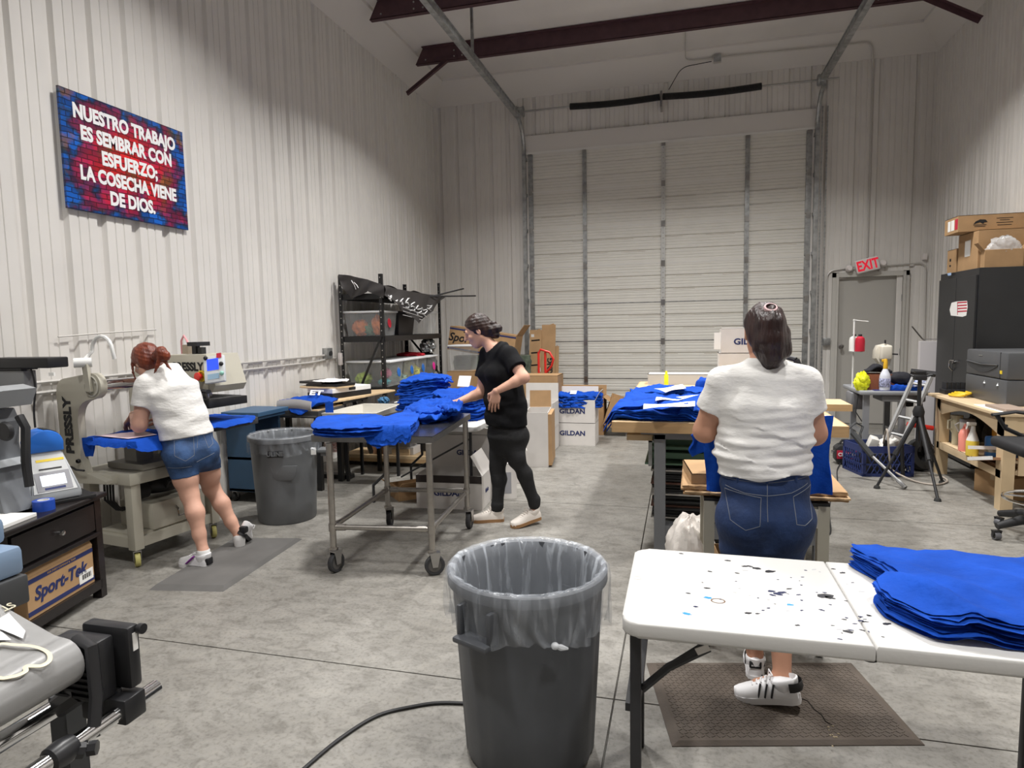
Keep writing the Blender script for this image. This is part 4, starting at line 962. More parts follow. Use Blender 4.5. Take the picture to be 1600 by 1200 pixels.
def carton(label, c, size, rz=0, m=None, flaps=(), cat='box', group=None, tilt=None, open_=False, inside=None, name='cardboard_box', th=.005, tape=False):
    """flaps: list of (side, open angle in degrees from flat shut, length); side in 'n','s','e','w'"""
    m = m or CARD; sx, sy, sz = size; t = thing(name, label, cat, c, group)
    M = Matrix.Translation(Vector(c)) @ Matrix.Rotation(rz, 4, 'Z') @ (tilt.to_4x4() if tilt else Matrix.Identity(4))
    mb = MB(); hx, hy = sx/2, sy/2
    mb.bx(-hx, hx, -hy, hy, 0, th)
    for a, b, c_, d in ((-hx, hx, -hy, -hy+th), (-hx, hx, hy-th, hy), (-hx, -hx+th, -hy+th, hy-th), (hx-th, hx, -hy+th, hy-th)): mb.bx(a, b, c_, d, th, sz)
    if not open_: mb.bx(-hx, hx, -hy, hy, sz-th, sz)
    mb.build('carton_body', m, t, smooth=False, M=M)
    for sd, ang, ln in flaps:
        a = math.radians(ang); mb = MB(); R_ = {'s': 0, 'e': PI/2, 'n': PI, 'w': -PI/2}[sd]; w_ = sx if sd in 'sn' else sy; off = hy if sd in 'sn' else hx
        F = Matrix.Rotation(R_, 4, 'Z') @ Matrix.Translation((0, -off, sz)) @ Matrix.Rotation(a, 4, 'X')
        mb.bx(-w_/2+.003, w_/2-.003, 0, ln, 0, .004); mb.build('flap', inside or m, t, smooth=False, M=M @ F)
    if tape:
        mb = MB(); mb.bx(-hx-.001, hx+.001, -.025, .025, sz, sz+.001); mb.bx(-hx-.0012, -hx, -.025, .025, sz-.06, sz+.001); mb.build('packing_tape', mat('tan_tape', (.45, .33, .2), .3), t, smooth=False, M=M)
    t['_s'] = 0; del t['_s']
    return t, M
def on_face(M, p, u, v):   # frame on a carton face
    R3 = M.to_3x3(); return (M @ Vector(p), R3 @ Vector(u), R3 @ Vector(v))
def caster(p, r, t, name='caster', wheel=None, hub=None, fork=None, yaw=0, th=.03):
    p = Vector(p); R_ = euler(0, 0, yaw)
    mb = MB(); mb.lathe([(r*.72, -th/2), (r*.93, -th/2), (r, -th/3), (r, th/3), (r*.93, th/2), (r*.68, th/2)], p+Vector((0, 0, r)), 20, R_ @ euler(0, PI/2, 0), True); w_ = mb.build(name, wheel or RUB, t)
    mb = MB(); mb.lathe([(0, -th*.35), (r*.5, -th*.42), (r*.73, -th*.36), (r*.73, th*.36), (r*.5, th*.42), (0, th*.35)], p+Vector((0, 0, r)), 20, R_ @ euler(0, PI/2, 0)); mb.build('wheel_hub', hub or mat('dark_hub', (.11, .105, .10), .5, .3), w_)
    mb = MB()
    for s_ in (-1, 1): mb.prism([(-r*.25, r*.85), (r*.25, r*.85), (r*.55, r*2.2), (-r*.5, r*2.2)], .004, (p+R_ @ Vector((s_*(th/2+.006)-.002, 0, 0)), R_ @ Vector((0, 1, 0)), (0, 0, 1), R_ @ Vector((1, 0, 0))))
    mb.box(p+Vector((0, 0, r*2.22)), (th+.018, r*1.1, .008), R_); mb.build('fork', fork or STEEL, w_, smooth=False)
    return w_
# ================================================================ front folding table
zt = .74
t = thing('folding_table', 'white folding table with paint spatter in the right foreground', 'table', (.5, 2.1, 0))
x0, x1, y0, y1 = -.165, 1.18, 1.80, 2.43
def rrect(x0, x1, y0, y1, r, n=6):
    o = []
    for cx, cy, a in ((x1-r, y0+r, -PI/2), (x1-r, y1-r, 0), (x0+r, y1-r, PI/2), (x0+r, y0+r, PI)):
        for k in range(n+1): b = a+k/n*PI/2; o.append((cx+r*math.cos(b), cy+r*math.sin(b)))
    return o
M_TAB = mat('white_table_plastic', (.63, .62, .60), .42, bump=.04, bscale=90)
for (a, b, lab) in ((x0, .499, 0), (.502, x1, 1)):
    mb = MB(); mb.prism(rrect(a, b, y0, y1, .05) if 0 else ([p for p in rrect(x0, x1, y0, y1, .055) if (p[0] < .45) == (lab == 0)]+([(.499, y0), (.499, y1)] if 0 else [])) if 0 else
        ([(.499, y0), (.499, y1)]+[p for p in rrect(x0, 1, y0, y1, .05)[14:]] if lab == 0 else rrect(.2, x1, y0, y1, .05)[:14]+[(.502, y1), (.502, y0)]), .045, ((0, 0, zt-.045), (1, 0, 0), (0, 1, 0), (0, 0, 1)), bev=.008)
    tt = mb.build('tabletop', M_TAB, t, ang=50)
    if lab == 0: tt0 = tt
# spatter
def blot(name, px, py, r, m, el=1.6, seed=0):
    p = Pz(px, py, zt); rnd = random.Random(seed); mb = MB(); n = 14; a0 = rnd.uniform(-.5, .5)
    v = []
    for k in range(n):
        a = 2*PI*k/n; rr = r*(1+rnd.uniform(-.25, .25)); q = Vector((math.cos(a)*rr*el, math.sin(a)*rr)); v.append((p.x+q.x*math.cos(a0)-q.y*math.sin(a0), p.y+q.x*math.sin(a0)+q.y*math.cos(a0)))
    if not (x0+.02 < p.x < x1 and y0+.012 < p.y < y1-.012): mb.bm.free(); return
    mb.prism(v, .0006, ((0, 0, zt), (1, 0, 0), (0, 1, 0), (0, 0, 1))); mb.build(name, m, tt0, smooth=False)
NAV = mat('navy_paint', (.012, .018, .07), .45); BKP = mat('black_paint', (.02, .02, .025), .4); SKY = mat('sky_blue_paint', (.02, .28, .6), .45); GRY = mat('grey_stain', (.45, .45, .47), .6)
rnd = random.Random(5)
for i, (bx_, by_, r, m_) in enumerate([(1289, 931, .010, BKP), (1296, 934, .006, BKP), (1203, 893, .007, BKP), (1182, 888, .006, BKP), (1172, 885, .004, BKP), (1164, 885, .004, BKP), (1169, 958, .004, BKP), (1325, 987, .006, BKP), (1073, 959, .005, SKY), (1106, 934, .005, SKY), (1087, 948, .003, NAV), (1137, 876, .004, BKP), (1105, 919, .004, BKP), (1075, 927, .003, BKP), (1109, 893, .003, BKP), (1317, 895, .004, BKP), (1302, 889, .003, BKP), (1234, 945, .004, SKY), (1215, 928, .006, NAV), (1205, 924, .005, NAV), (1222, 926, .005, NAV), (1207, 930, .004, NAV), (1246, 977, .003, BKP), (1385, 975, .005, BKP), (1235, 864+6, .003, BKP), (1064, 865, .003, BKP), (1358, 962, .003, BKP), (1345, 970, .003, NAV)]): blot('paint_spot', bx_, by_, r*1.5, m_, 1.7, i)
for i in range(42):
    blot('paint_spot', rnd.gauss(1240, 75), rnd.gauss(930, 30), rnd.uniform(.0016, .0042), rnd.choice((BKP, NAV, GRY, NAV)), rnd.uniform(1, 2.6), 100+i)
for i in range(14): blot('paint_spot', rnd.gauss(1335, 22), rnd.gauss(975, 12), rnd.uniform(.0016, .004), rnd.choice((BKP, NAV)), rnd.uniform(1, 3), 200+i)
p = Pz(1122, 939, zt); mb = MB(); mb.lathe([(.018, 0), (.022, 0), (.022, .0007), (.018, .0007)], p, 20, Matrix.Diagonal((1, .8, 1)), True); mb.build('brown_ring_stain', mat('brown_stain', (.16, .09, .05), .6), tt0)
p = Pz(996, 903, zt); mb = MB(); mb.lathe([(.012, 0), (.014, 0), (.014, .0012), (.012, .0012)], p, 20, None, True); mb.build('moulded_mark', M_TAB, tt0)
LB = mat('dark_grey_leg', (.03, .03, .033), .45)
for ly, lx in ((1.875, -.128), (2.34, -.145)):
    mb = MB(); mb.box((lx, ly, .35), (.033, .03, .70), None, .005); mb.build('leg', LB, t)
mb = MB(); mb.bx(-.16, -.115, 1.88, 2.34, .42, .445); mb.build('crossbar', LB, t)
for ly in (1.875, 2.34):
    mb = MB(); mb.box((1.1, ly, .35), (.033, .03, .70), None, .005); mb.build('leg', LB, t)
mb = MB(); a, b, c_ = Py(1004, 1076, 1.885), Py(1045, 1042, 1.89), Py(1108, 1012, 1.9)
mb.tube([a, b, c_], .013, 8); mb.tube([b, (c_.x+.03, c_.y, zt-.06)], .011, 8); br = mb.build('folding_brace', LB, t)
mb = MB(); mb.box(Py(1098, 1015, 1.882), (.04, .004, .02), euler(0, math.radians(-28), 0)); mb.build('brace_label', WCARD, br, smooth=False)
mb = MB(); p = Py(1372, 1021, 2.1); mb.lathe([(0, -.02), (.022, -.018), (.026, 0), (0, .004)], (.5, 1.86, zt-.046), 14); mb.build('hinge_lock', BLKP, t)
# folded shirts on it
ol = [(.575, 2.40), (.66, 2.42), (.80, 2.405), (1.0, 2.395), (1.16, 2.38), (1.17, 2.1), (1.17, 1.87), (1.0, 1.83), (.86, 1.845), (.74, 1.86), (.655, 1.875), (.575, 1.99), (.57, 2.1), (.645, 2.16), (.62, 2.27)]
def zfront(x, y):
    a = .45; u = (x-.69)*math.cos(a)+(y-2.0)*math.sin(a); v = -(x-.69)*math.sin(a)+(y-2.0)*math.cos(a)
    return zt+.002+.042*math.exp(-(u/.038)**2-(v/.16)**2)+.018*math.exp(-((u-.13)/.03)**2-((v+.02)/.2)**2)+.010*math.exp(-((u-.3)/.05)**2)*math.exp(-((v)/.25)**2)
stack(10, ol, zfront, .0072, 'topmost of the blue shirts laid flat on the white table in the right foreground', 'blue shirt lower in the flat pile on the white table in the right foreground', 'blue shirts on the front table', amp=.007, jit=.009, seed=3)
# ================================================================ front waste bin
def bin_can(label, c, r, h, taper, group=None, knot=None, liner_h=.2, name='trash_can', ribs=True, mname='grey_bin_plastic', col=(.085, .09, .1), lalpha=.3, hang=None):
    c = Vector(c); t = thing(name, label, 'trash can', c, group); m = mat(mname, col, .45, noise=.12, nscale=5, bump=.06, bscale=40)
    mb = MB(); seg = 72
    def rad(z, a):
        rr = r*(taper+(1-taper)*z/h)
        if ribs and z < h*.9: rr *= 1-.022*(1 if (a*10/(2*PI)+.3) % 1 < .2 else 0)
        return rr
    zs = [0, .02*h, .3*h, .6*h, .80*h, .82*h, .90*h, .94*h, .95*h, h, h+.006, h, .93*h, .5*h, .03*h]
    rings = []
    for i, z in enumerate(zs):
        rg = []
        for k in range(seg):
            a = 2*PI*k/seg; rr = rad(min(z, h), a)
            if 8 <= i <= 10: rr = r*(1.055 if i < 10 else 1.03)
            elif i == 7: rr = r*1.0
            elif i == 11: rr = r*.97
            elif i > 11: rr = r*(taper+(1-taper)*z/h)*.965
            if i == 0: rr *= .97
            rg.append(mb.bm.verts.new(c+Vector((rr*math.cos(a), rr*math.sin(a), z))))
        rings.append(rg)
    for A, B in zip(rings, rings[1:]):
        for k in range(seg): mb.bm.faces.new((A[k], A[(k+1) % seg], B[(k+1) % seg], B[k]))
    mb.bm.faces.new(rings[0][::-1]); mb.bm.faces.new(rings[-1])
    mb.build('bin_body', m, t, ang=30)
    return t
def linermat(name, alpha):
    m = mat(name, (.62, .66, .72), .2, bump=.6, bscale=24, stretch=(1, 1, .22), spec=.7); nt = m.node_tree
    if nt.nodes.get('streaks'): return m
    tc = nt.nodes.new('ShaderNodeTexCoord'); mp = nt.nodes.new('ShaderNodeMapping'); mp.inputs['Scale'].default_value = (24, 24, 3.2); n = nt.nodes.new('ShaderNodeTexNoise'); n.name = 'streaks'; n.inputs['Scale'].default_value = 1; n.inputs['Detail'].default_value = 4; n.inputs['Distortion'].default_value = .6
    r = nt.nodes.new('ShaderNodeMapRange'); r.inputs[1].default_value = .48; r.inputs[2].default_value = .76; r.inputs[3].default_value = alpha*.75; r.inputs[4].default_value = min(.9, alpha*2.3)  # denser whitish streaks paint highlights into the clear plastic's opacity
    nt.links.new(tc.outputs['Object'], mp.inputs[0]); nt.links.new(mp.outputs[0], n.inputs['Vector']); nt.links.new(n.outputs['Fac'], r.inputs[0]); nt.links.new(r.outputs[0], nt.nodes['Principled BSDF'].inputs['Alpha'])
    return m
def liner(t, c, r, h, drop, knot=None, seed=0, alpha=.36, inner=.35, mname='clear_plastic_liner'):
    c = Vector(c); rnd = random.Random(seed); seg = 140; ph = [rnd.uniform(0, 6) for _ in range(6)]
    m = linermat(mname, alpha)
    prof = [(.82, h*inner), (.875, h*.8), (.91, h*.93), (.965, h+.008), (1.03, h+.016), (1.075, h+.006), (1.085, h-.03)]
    nd = 7
    for q in range(1, nd+1): prof.append((1.085-.05*q/nd, h-.03-drop*q/nd))
    mb = MB(); rings = []
    for i, (f, z) in enumerate(prof):
        rg = []
        for k in range(seg):
            a = 2*PI*k/seg; out = max(0, (i-5)/(len(prof)-6))
            w_ = .006*math.sin(a*23+ph[0]+z*14)+.005*math.sin(a*41+ph[1]-z*9)+.006*math.sin(a*9+ph[2])
            rr = r*f+w_*(out*1.6+.25 if i > 3 else .55); zz = z
            if out > 0: zz = z-drop*.16*out*math.sin(a*1.0+ph[3])-.015*out*math.sin(a*5+ph[4])
            if knot is not None and out > 0:
                dl = math.atan2(math.sin(a-knot), math.cos(a-knot)); g = math.exp(-(dl/.62)**2)*out
                a = a-dl*.75*g; zz += (h-.03-drop*.72-zz)*.75*g; rr += .022*g
            rg.append(mb.bm.verts.new(c+Vector((rr*math.cos(a), rr*math.sin(a), zz))))
        rings.append(rg)
    for i, (A, B) in enumerate(zip(rings, rings[1:])):
        for k in range(seg): mb.bm.faces.new((A[k], A[(k+1) % seg], B[(k+1) % seg], B[k])).material_index = 1 if i < 4 else 0
    ln = mb.build('bin_liner', [m, linermat(mname+'_inside', alpha*1.75)], t, ang=180)
    if knot is not None:
        kc = c+Vector((math.cos(knot)*(r*1.07+.02), math.sin(knot)*(r*1.07+.02), h-.03-drop*.74)); mb = MB()
        mb.sphere(kc, (.014, .014, .012), 10, 8); tx = Vector((-math.sin(knot), math.cos(knot), 0))
        mb.tube([kc, kc+tx*.02-Vector((0, 0, .008)), kc+tx*.045-Vector((0, 0, .016))], [.006, .011, .004], 8); mb.build('liner_knot', mat('clear_plastic_knot', (.8, .82, .84), .2, alpha=.5), ln)
    return ln
fc = (-.555, 2.262, 0)
t = bin_can('grey plastic trash can with clear liner in the foreground', fc, .283, .70, .86)
kn = math.atan2(2.262-.31-2.262, -.38+.555)
liner(t, fc, .283, .70, .165, knot=kn, seed=2, alpha=.2)
hm = mat('grey_bin_plastic'); hc_ = Vector(fc)
ha = math.atan2(-.28, -.12); hd = Vector((math.cos(ha), math.sin(ha), 0)); hs = Vector((-hd.y, hd.x, 0)); hp = hc_+hd*.265+Vector((0, 0, .585))
mb = MB()
Rh = Matrix((hd, hs, Vector((0, 0, 1)))).transposed()
mb.box(hp+hd*.035+Vector((0, 0, -.055)), (.075, .15, .02), Rh, .006)
for s_ in (-1, 1): mb.box(hp+hd*.022+hs*.066*s_, (.05, .018, .12), Rh, .005)
mb.build('handle', hm, t)
ha = math.atan2(.28, .12); hd = Vector((math.cos(ha), math.sin(ha), 0)); hs = Vector((-hd.y, hd.x, 0)); hp = hc_+hd*.265+Vector((0, 0, .585)); Rh = Matrix((hd, hs, Vector((0, 0, 1)))).transposed()
mb = MB(); mb.box(hp+hd*.035+Vector((0, 0, -.055)), (.075, .15, .02), Rh, .006)
for s_ in (-1, 1): mb.box(hp+hd*.022+hs*.066*s_, (.05, .018, .12), Rh, .005)
mb.build('handle', hm, t)
# ================================================================ standing mats
M_MAT = mat('brown_diamond_plate_mat', (.095, .075, .06), .75, noise=.25, nscale=6, bump=.1, bscale=120)
t = thing('floor_mat', 'brown diamond plate anti fatigue mat under the front table', 'mat', (.4, 2.75, 0))
cs = [Pz(1010, 1037, 0), Pz(1050, 1167, 0), Pz(1445, 1165, 0), Pz(1330, 1037, 0)]
A_, B_, C_, D_ = cs; cen = sum(cs, Vector())/4
mb = MB(); bot = [mb.bm.verts.new(p) for p in cs]; mid = [mb.bm.verts.new(p+Vector((0, 0, .003))) for p in cs]; tp = [mb.bm.verts.new(cen+(p-cen)*.94+Vector((0, 0, .014))) for p in cs]
mb.bm.faces.new(bot[::-1]); mb.bm.faces.new(tp)
for i in range(4):
    for X_, Y_ in ((bot, mid), (mid, tp)): mb.bm.faces.new((X_[i], X_[(i+1) % 4], Y_[(i+1) % 4], Y_[i]))
for i in range(44):
    for j in range(26):
        u, v = (i+.5)/44*.92+.04, (j+.5)/26*.9+.05; p = (A_*(1-u)+D_*u)*(1-v)+(B_*(1-u)+C_*u)*v
        mb.box((p.x, p.y, .0142), (.017, .0045, .003), euler(0, 0, PI/4 if (i+j) % 2 else -PI/4))
mb.build('mat_pad', M_MAT, t, smooth=False)
mb = MB(); pts = [Pz(x, y, .0158) for x, y in ((1248, 1090), (1262, 1095), (1272, 1108), (1284, 1117), (1290, 1127), (1300, 1133))]
mb.tube(pts, .0022, 5); mb.build('torn_crack', mat('mat_crack', (.02, .016, .013), .9), t)
mb = MB(); rnd = random.Random(9)
for i in range(9): p = Pz(1300+rnd.gauss(3, 6), 1140+rnd.gauss(6, 11), .0155); mb.sphere(p, (rnd.uniform(.003, .007), rnd.uniform(.003, .006), .002), 7, 4)
mb.build('exposed_foam', mat('tan_foam', (.28, .23, .15), .9), t)['kind'] = 'stuff'
t = thing('floor_mat', 'grey cushioned mat under the red haired woman', 'mat', (-2.95, 3.6, 0))
M_GM = mat('grey_foam_mat', (.115, .11, .105), .75, noise=.15, nscale=4)
a, b, c_, = Vector((-3.2, 3.14, 0)), Vector((-2.72, 3.22, 0)), Vector((-2.80, 4.2, 0)); d = Vector((-3.32, 4.1, 0)); cs = [a, b, c_, d]; cen = sum(cs, Vector())/4
mb = MB(); bot = [mb.bm.verts.new(p) for p in cs]; tp = [mb.bm.verts.new(p+(cen-p).normalized()*.05+Vector((0, 0, .022))) for p in cs]
mb.bm.faces.new(bot[::-1]); mb.bm.faces.new(tp)
for i in range(4): mb.bm.faces.new((bot[i], bot[(i+1) % 4], tp[(i+1) % 4], tp[i]))
mb.build('mat_pad', M_GM, t, smooth=False)
# ================================================================ steel table with its shirts
zs = .9
c4 = [Pz(486, 680, zs), Pz(676, 682, zs), Pz(735, 646, zs), Pz(628, 641, zs)]
t = thing('steel_table', 'wheeled stainless steel work table with dark top in the middle left', 'table', (-1.9, 4.2, 0))
def quadslab(mb, cs, z0, z1, grow=0):
    cen = sum(cs, Vector())/4; A = [mb.bm.verts.new((p.x+(p.x-cen.x)*grow, p.y+(p.y-cen.y)*grow, z0)) for p in cs]; B = [mb.bm.verts.new((p.x+(p.x-cen.x)*grow, p.y+(p.y-cen.y)*grow, z1)) for p in cs]
    mb._tag([mb.bm.faces.new(A[::-1]), mb.bm.faces.new(B)]+[mb.bm.faces.new((A[i], A[(i+1) % 4], B[(i+1) % 4], B[i])) for i in range(4)])
mb = MB(); quadslab(mb, c4, zs-.045, zs-.004); mb.build('apron', mat('dull_steel', (.26, .255, .25), .38, .9, noise=.1, nscale=20), t, smooth=False)
mb = MB(); quadslab(mb, c4, zs-.004, zs); mb.build('tabletop', mat('polished_dark_steel', (.17, .17, .18), .2, .9, noise=.2, nscale=10), t, smooth=False)
feet = [(-2.215, 3.67), (-1.555, 3.76), (-1.64, 4.72), (-2.29, 4.64)]; TUB = mat('satin_steel_tube', (.40, .375, .345), .35, .9, noise=.08, nscale=30)
for i, (fx, fy) in enumerate(feet):
    mb = MB(); mb.cyl((fx, fy, .155), (fx, fy, zs-.04), .021, seg=18); mb.cyl((fx, fy, .275), (fx, fy, .325), .026, seg=18); mb.cyl((fx, fy, .145), (fx, fy, .165), .03, seg=18); mb.build('leg', TUB, t)
    caster((fx+.02, fy-.01, 0), .066, t, wheel=mat('dark_rubber_tyre', (.035, .035, .037), .7), yaw=-.25+i*.15 if i != 1 else -1.0, th=.034)
    gx, gy = feet[(i+1) % 4]
    mb = MB(); mb.cyl((fx, fy, .3), (gx, gy, .3), .018, seg=14)
    u = Vector((gx-fx, gy-fy, 0)).normalized()
    for q in (0, 1): a = Vector((fx, fy, .3))+u*.03 if q == 0 else Vector((gx, gy, .3))-u*.09; mb.cyl(a, a+u*.06, .022, seg=14)
    mb.build('rail', TUB, t)
zq = zs+.001
def pz(l, z): return [(Pz(x, y, z).x, Pz(x, y, z).y) for x, y in l]
stack(6, pz([(489, 676), (500, 660), (560, 656), (600, 658), (612, 664), (600, 676), (560, 679), (520, 680)], .92), lambda x, y: zq, .011, 'topmost blue shirt of the pile on the front left corner of the steel table', 'blue shirt lower in the pile on the front left corner of the steel table', 'shirts at the steel table left corner', amp=.008, jit=.012, seed=11)
fe = (c4[0], c4[1])
def zedge(x, y):
    ye = c4[0].y+(c4[1].y-c4[0].y)*(x-c4[0].x)/(c4[1].x-c4[0].x); dd = ye+.003-y
    return zq-min(.1, max(0, dd)*3.2)
ya, yb2, yc = [c4[0].y+(c4[1].y-c4[0].y)*(x-c4[0].x)/(c4[1].x-c4[0].x) for x in (-1.98, -1.86, -1.74)]
stack(7, [(-1.985, ya-.012)]+pz([(566, 672), (598, 660), (640, 650), (655, 655), (650, 668), (640, 676)], .925)+[(-1.74, yc-.012), (-1.80, yc-.028), (-1.9, yb2-.028)], zedge, .010, 'topmost blue shirt of the pile hanging over the front edge of the steel table', 'blue shirt lower in the pile hanging over the steel table front edge', 'shirts over the steel table edge', amp=.008, jit=.010, seed=17)
for i, (l, z, ah) in enumerate((([(630, 650), (640, 640), (680, 636), (705, 640), (700, 655), (660, 662)], .905, .03), ([(628, 645), (655, 632), (690, 634), (722, 628), (716, 648), (680, 656), (640, 655)], .935, .03), ([(634, 640), (660, 630), (700, 628), (722, 622), (720, 640), (690, 648), (650, 648)], .96, .03), ([(680, 634), (705, 622), (724, 618), (722, 640), (700, 644)], .985, .028))):
    o = cloth('crumpled_shirt', pz(l, z), lambda x, y, z=z: z, ah, BLUE, None, .024, 31+i*1.7, n=72, freq=1.7)
    tag(o, ('topmost crumpled blue shirt touched by the woman in black' if i == 3 else 'crumpled blue shirt in the heap in front of the woman in black'), 'shirt', 'crumpled shirts on the steel table')
sheet('paper_sheet', 'white paper sheet lying between the shirt piles on the steel table', 'paper', [Pz(556, 659, .904)[:2], Pz(600, 661, .904)[:2], Pz(632, 650, .904)[:2], Pz(585, 650, .904)[:2]], .903, PAPER)
# ================================================================ table behind the woman in black, boxes around it
t = thing('folding_table', 'white folding table holding tall blue shirt stacks behind the steel table', 'table', (-2.2, 5.6, 0))
mb = MB(); mb.prism(rrect(-2.68, -1.68, 5.12, 6.2, .06), .045, ((0, 0, .70), (1, 0, 0), (0, 1, 0), (0, 0, 1)), bev=.008); mb.build('tabletop', M_TAB, t, ang=50)
for lx, ly in ((-2.6, 5.25), (-1.78, 5.25), (-2.6, 6.1), (-1.78, 6.1)):
    mb = MB(); mb.tube([(lx, ly, .70), (lx, ly, .28), (lx-.13, ly, .16), (lx-.13, ly, 0)] if lx < -2.2 else [(lx, ly, .7), (lx, ly, 0)], .014, 8); mb.build('leg', LB, t)
for ly in (5.25, 6.1):
    mb = MB(); mb.tube([(-1.78, ly, .62), (-2.45, ly, .25)], .009, 6); mb.build('leg_brace', LB, t)
lbl = ('topmost blue shirt of the tall stack left of the woman in black', 'blue shirt within the tall stack left of the woman in black')
stack(15, [(-2.63, 5.62), (-2.45, 5.58), (-2.22, 5.62), (-2.18, 5.85), (-2.3, 6.1), (-2.55, 6.12), (-2.66, 5.9)], lambda x, y: .746+.018*math.sin(x*9+y*5), .0245, *lbl, 'tall stack of shirts at the back table', amp=.016, jit=.026, seed=41)
stack(10, [(-2.2, 5.45), (-2.0, 5.4), (-1.78, 5.45), (-1.75, 5.75), (-1.9, 6.0), (-2.12, 5.98), (-2.22, 5.7)], lambda x, y: .746+.02*math.sin(x*7-y*6), .0245, 'topmost blue shirt of the stack half hidden behind the woman in black', 'blue shirt within the stack half hidden behind the woman in black', 'stack of shirts behind the woman in black', amp=.018, jit=.03, seed=61)
sheet('paper_sheet', 'white paper tag leaning on the tall blue shirt stack', 'paper', [(-2.14, 5.95, .0), (-2.0, 5.9, .0), (-2.0, 5.98, .1), (-2.14, 6.02, .1)], 1.01, PAPER)
def gildan(M, size, dz, sc=1.0, parent=None, side='s', dx=0):
    sx, sy, sz = size
    f = on_face(M, (dx, -sy/2-.001, dz), (1, 0, 0), (0, 0, 1)) if side == 's' else on_face(M, (sx/2+.001, dx, dz), (0, 1, 0), (0, 0, 1))
    text('GILDAN', .085*sc, f, INK, parent, bold=.003*sc, xs=1.1)
bxs = (.60, .38, .30)
t, M = carton('lower white carton of the pair near the roller door', (-1.39, 8.5, 0), bxs, 0, WCARD); gildan(M, bxs, .16, 1, t, dx=.0)
t, M = carton('upper white carton of the pair near the roller door with blue shirts on top', (-1.39, 8.5, .302), (.6, .38, .30), 0, WCARD, [('s', -68, .15), ('e', 118, .13), ('n', 100, .15)], open_=True); gildan(M, bxs, .15, 1, t)
for i in range(5):
    o = cloth('crumpled_shirt', [(-1.68, 8.33), (-1.4, 8.28), (-1.02, 8.36), (-1.04, 8.62), (-1.36, 8.68), (-1.66, 8.6)], lambda x, y, i=i: .5+i*.035, .04, BLUE, None, .022, 71+i*1.3, jit=.01)
    tag(o, 'blue shirt heaped on top in the upper open carton near the roller door' if i == 4 else 'blue shirt packed inside the upper open carton near the roller door', 'shirt', 'shirts in the open carton')
    if i == 4: text('III', .09, (Vector((-1.38, 8.36, .70)), (1, 0, 0), (0, .9, .45)), WT, o, name='white_print', bold=.01, spacing=1.1)
t, M = carton('tall empty white carton standing behind the woman in black', (-1.60, 7.2, 0), (.26, .5, .62), .12, WCARD, [('n', 95, .2)], open_=True, inside=CARD)
mb = MB(); mb.bx(.13, .17, -.25, .25, .02, .6); mb.build('open_flap', CARD, t, smooth=False, M=M)
t, M = carton('white carton stacked on another behind the shirts in front of the hand truck', (-1.77, 8.0, .30), (.44, .4, .32), 0, WCARD, [('n', 92, .22)], open_=True); gildan(M, (.44, .4, .3), .2, .9, t, dx=-.05)
carton('lower white carton under the one in front of the hand truck', (-1.79, 8.02, 0), (.46, .42, .30), 0, WCARD)
carton('plain brown carton behind the white cartons by the hand truck', (-1.85, 8.62, 0), (.5, .42, .92), 0, CARD)
t, M = carton('wide open brown carton behind the white carton pair', (-1.45, 9.35, 0), (.75, .4, .55), 0, CARD, [('s', 100, .14), ('n', 100, .14), ('e', 215, .2)], open_=True)
t, M = carton('brown carton tipped over right of the white carton pair', (-.93, 9.3, .115), (.36, .5, .42), .1, CARD, [('e', 170, .22)], tilt=euler(0, .32, 0), open_=True)
mb = MB(); f = on_face(M, (.1, -.252, .3), (1, 0, 0), (0, 0, 1)); mb.prism([(-.06, -.07), (.06, -.07), (.06, .07), (-.06, .07)], .001, (f[0], f[1], f[2], f[1].cross(f[2]))); mb.build('shipping_label', PAPER, t, smooth=False)
# flattened cartons against the door, hand truck
for i, (xa, xb, zt_, yy_, lab) in enumerate(((-2.40, -2.20, 1.52, 10.0, 'left flattened carton bundle with printed lines leaning on the roller door'), (-2.21, -1.98, 1.6, 10.05, 'tall flattened carton with lettering leaning on the roller door'), (-2.0, -1.93, 1.25, 10.1, 'narrow flattened carton edge at the right of the leaning bundle'))):
    t = thing('flattened_carton', lab, 'flattened box', ((xa+xb)/2, yy_, 0)); mb = MB()
    for k in range(4 if i < 2 else 2):
        mb.prism([(xa+.01*k, 0), (xb-.006*k, 0), (xb-.004*k, zt_-.03*k), (xb-.04, zt_-.03*k+.05*(k % 2)), (xa+.06, zt_-.02*k), (xa+.01*k, zt_-.05*k)], .008, ((0, yy_+.022*k, .0), (1, 0, 0), (0, .16, 1), (0, 1, 0)))
    mb.build('carton_sheet', [CARD], t, smooth=False)
    if i == 0:
        for zz in (.95, 1.15, 1.35): text('SUNRISE'[:4], .035, (Vector(((xa+xb)/2, yy_+.16*zz-.004, zz)), (1, 0, .08), (0, .16, 1)), INKB, t, name='printed_mark', bold=.002) if 0 else MB().box(((xa+xb)/2, yy_+.16*zz-.004, zz), (.14, .003, .022), euler(.16, -.08, 0)).build('printed_mark', INKB, t, smooth=False)
        MB().box((xa+.05, yy_+.16*1.42-.004, 1.42), (.05, .003, .06), euler(.16, 0, 0)).build('shipping_label', PAPER, t, smooth=False)
        MB().box((xb-.03, yy_+.16*.86-.004, .86), (.05, .003, .1), euler(.16, 0, 0)).build('shipping_label', PAPER, t, smooth=False)
    if i == 1: text('KING', .12, (Vector((xb-.08, yy_+.16*.92-.004, .92)), (0, .16, 1), (-1, 0, 0)), INKB, t, bold=.005)
t = thing('hand_truck', 'bright red steel hand truck standing before the flattened cartons', 'hand truck', (-1.93, 9.2, 0)); RED = mat('red_enamel', (.68, .03, .02), .35)
mb = MB()
for xx in (-2.03, -1.93): mb.tube([(xx, 9.2, .05), (xx, 9.2, .82), (xx, 9.2, 1.2)], .018, 8)
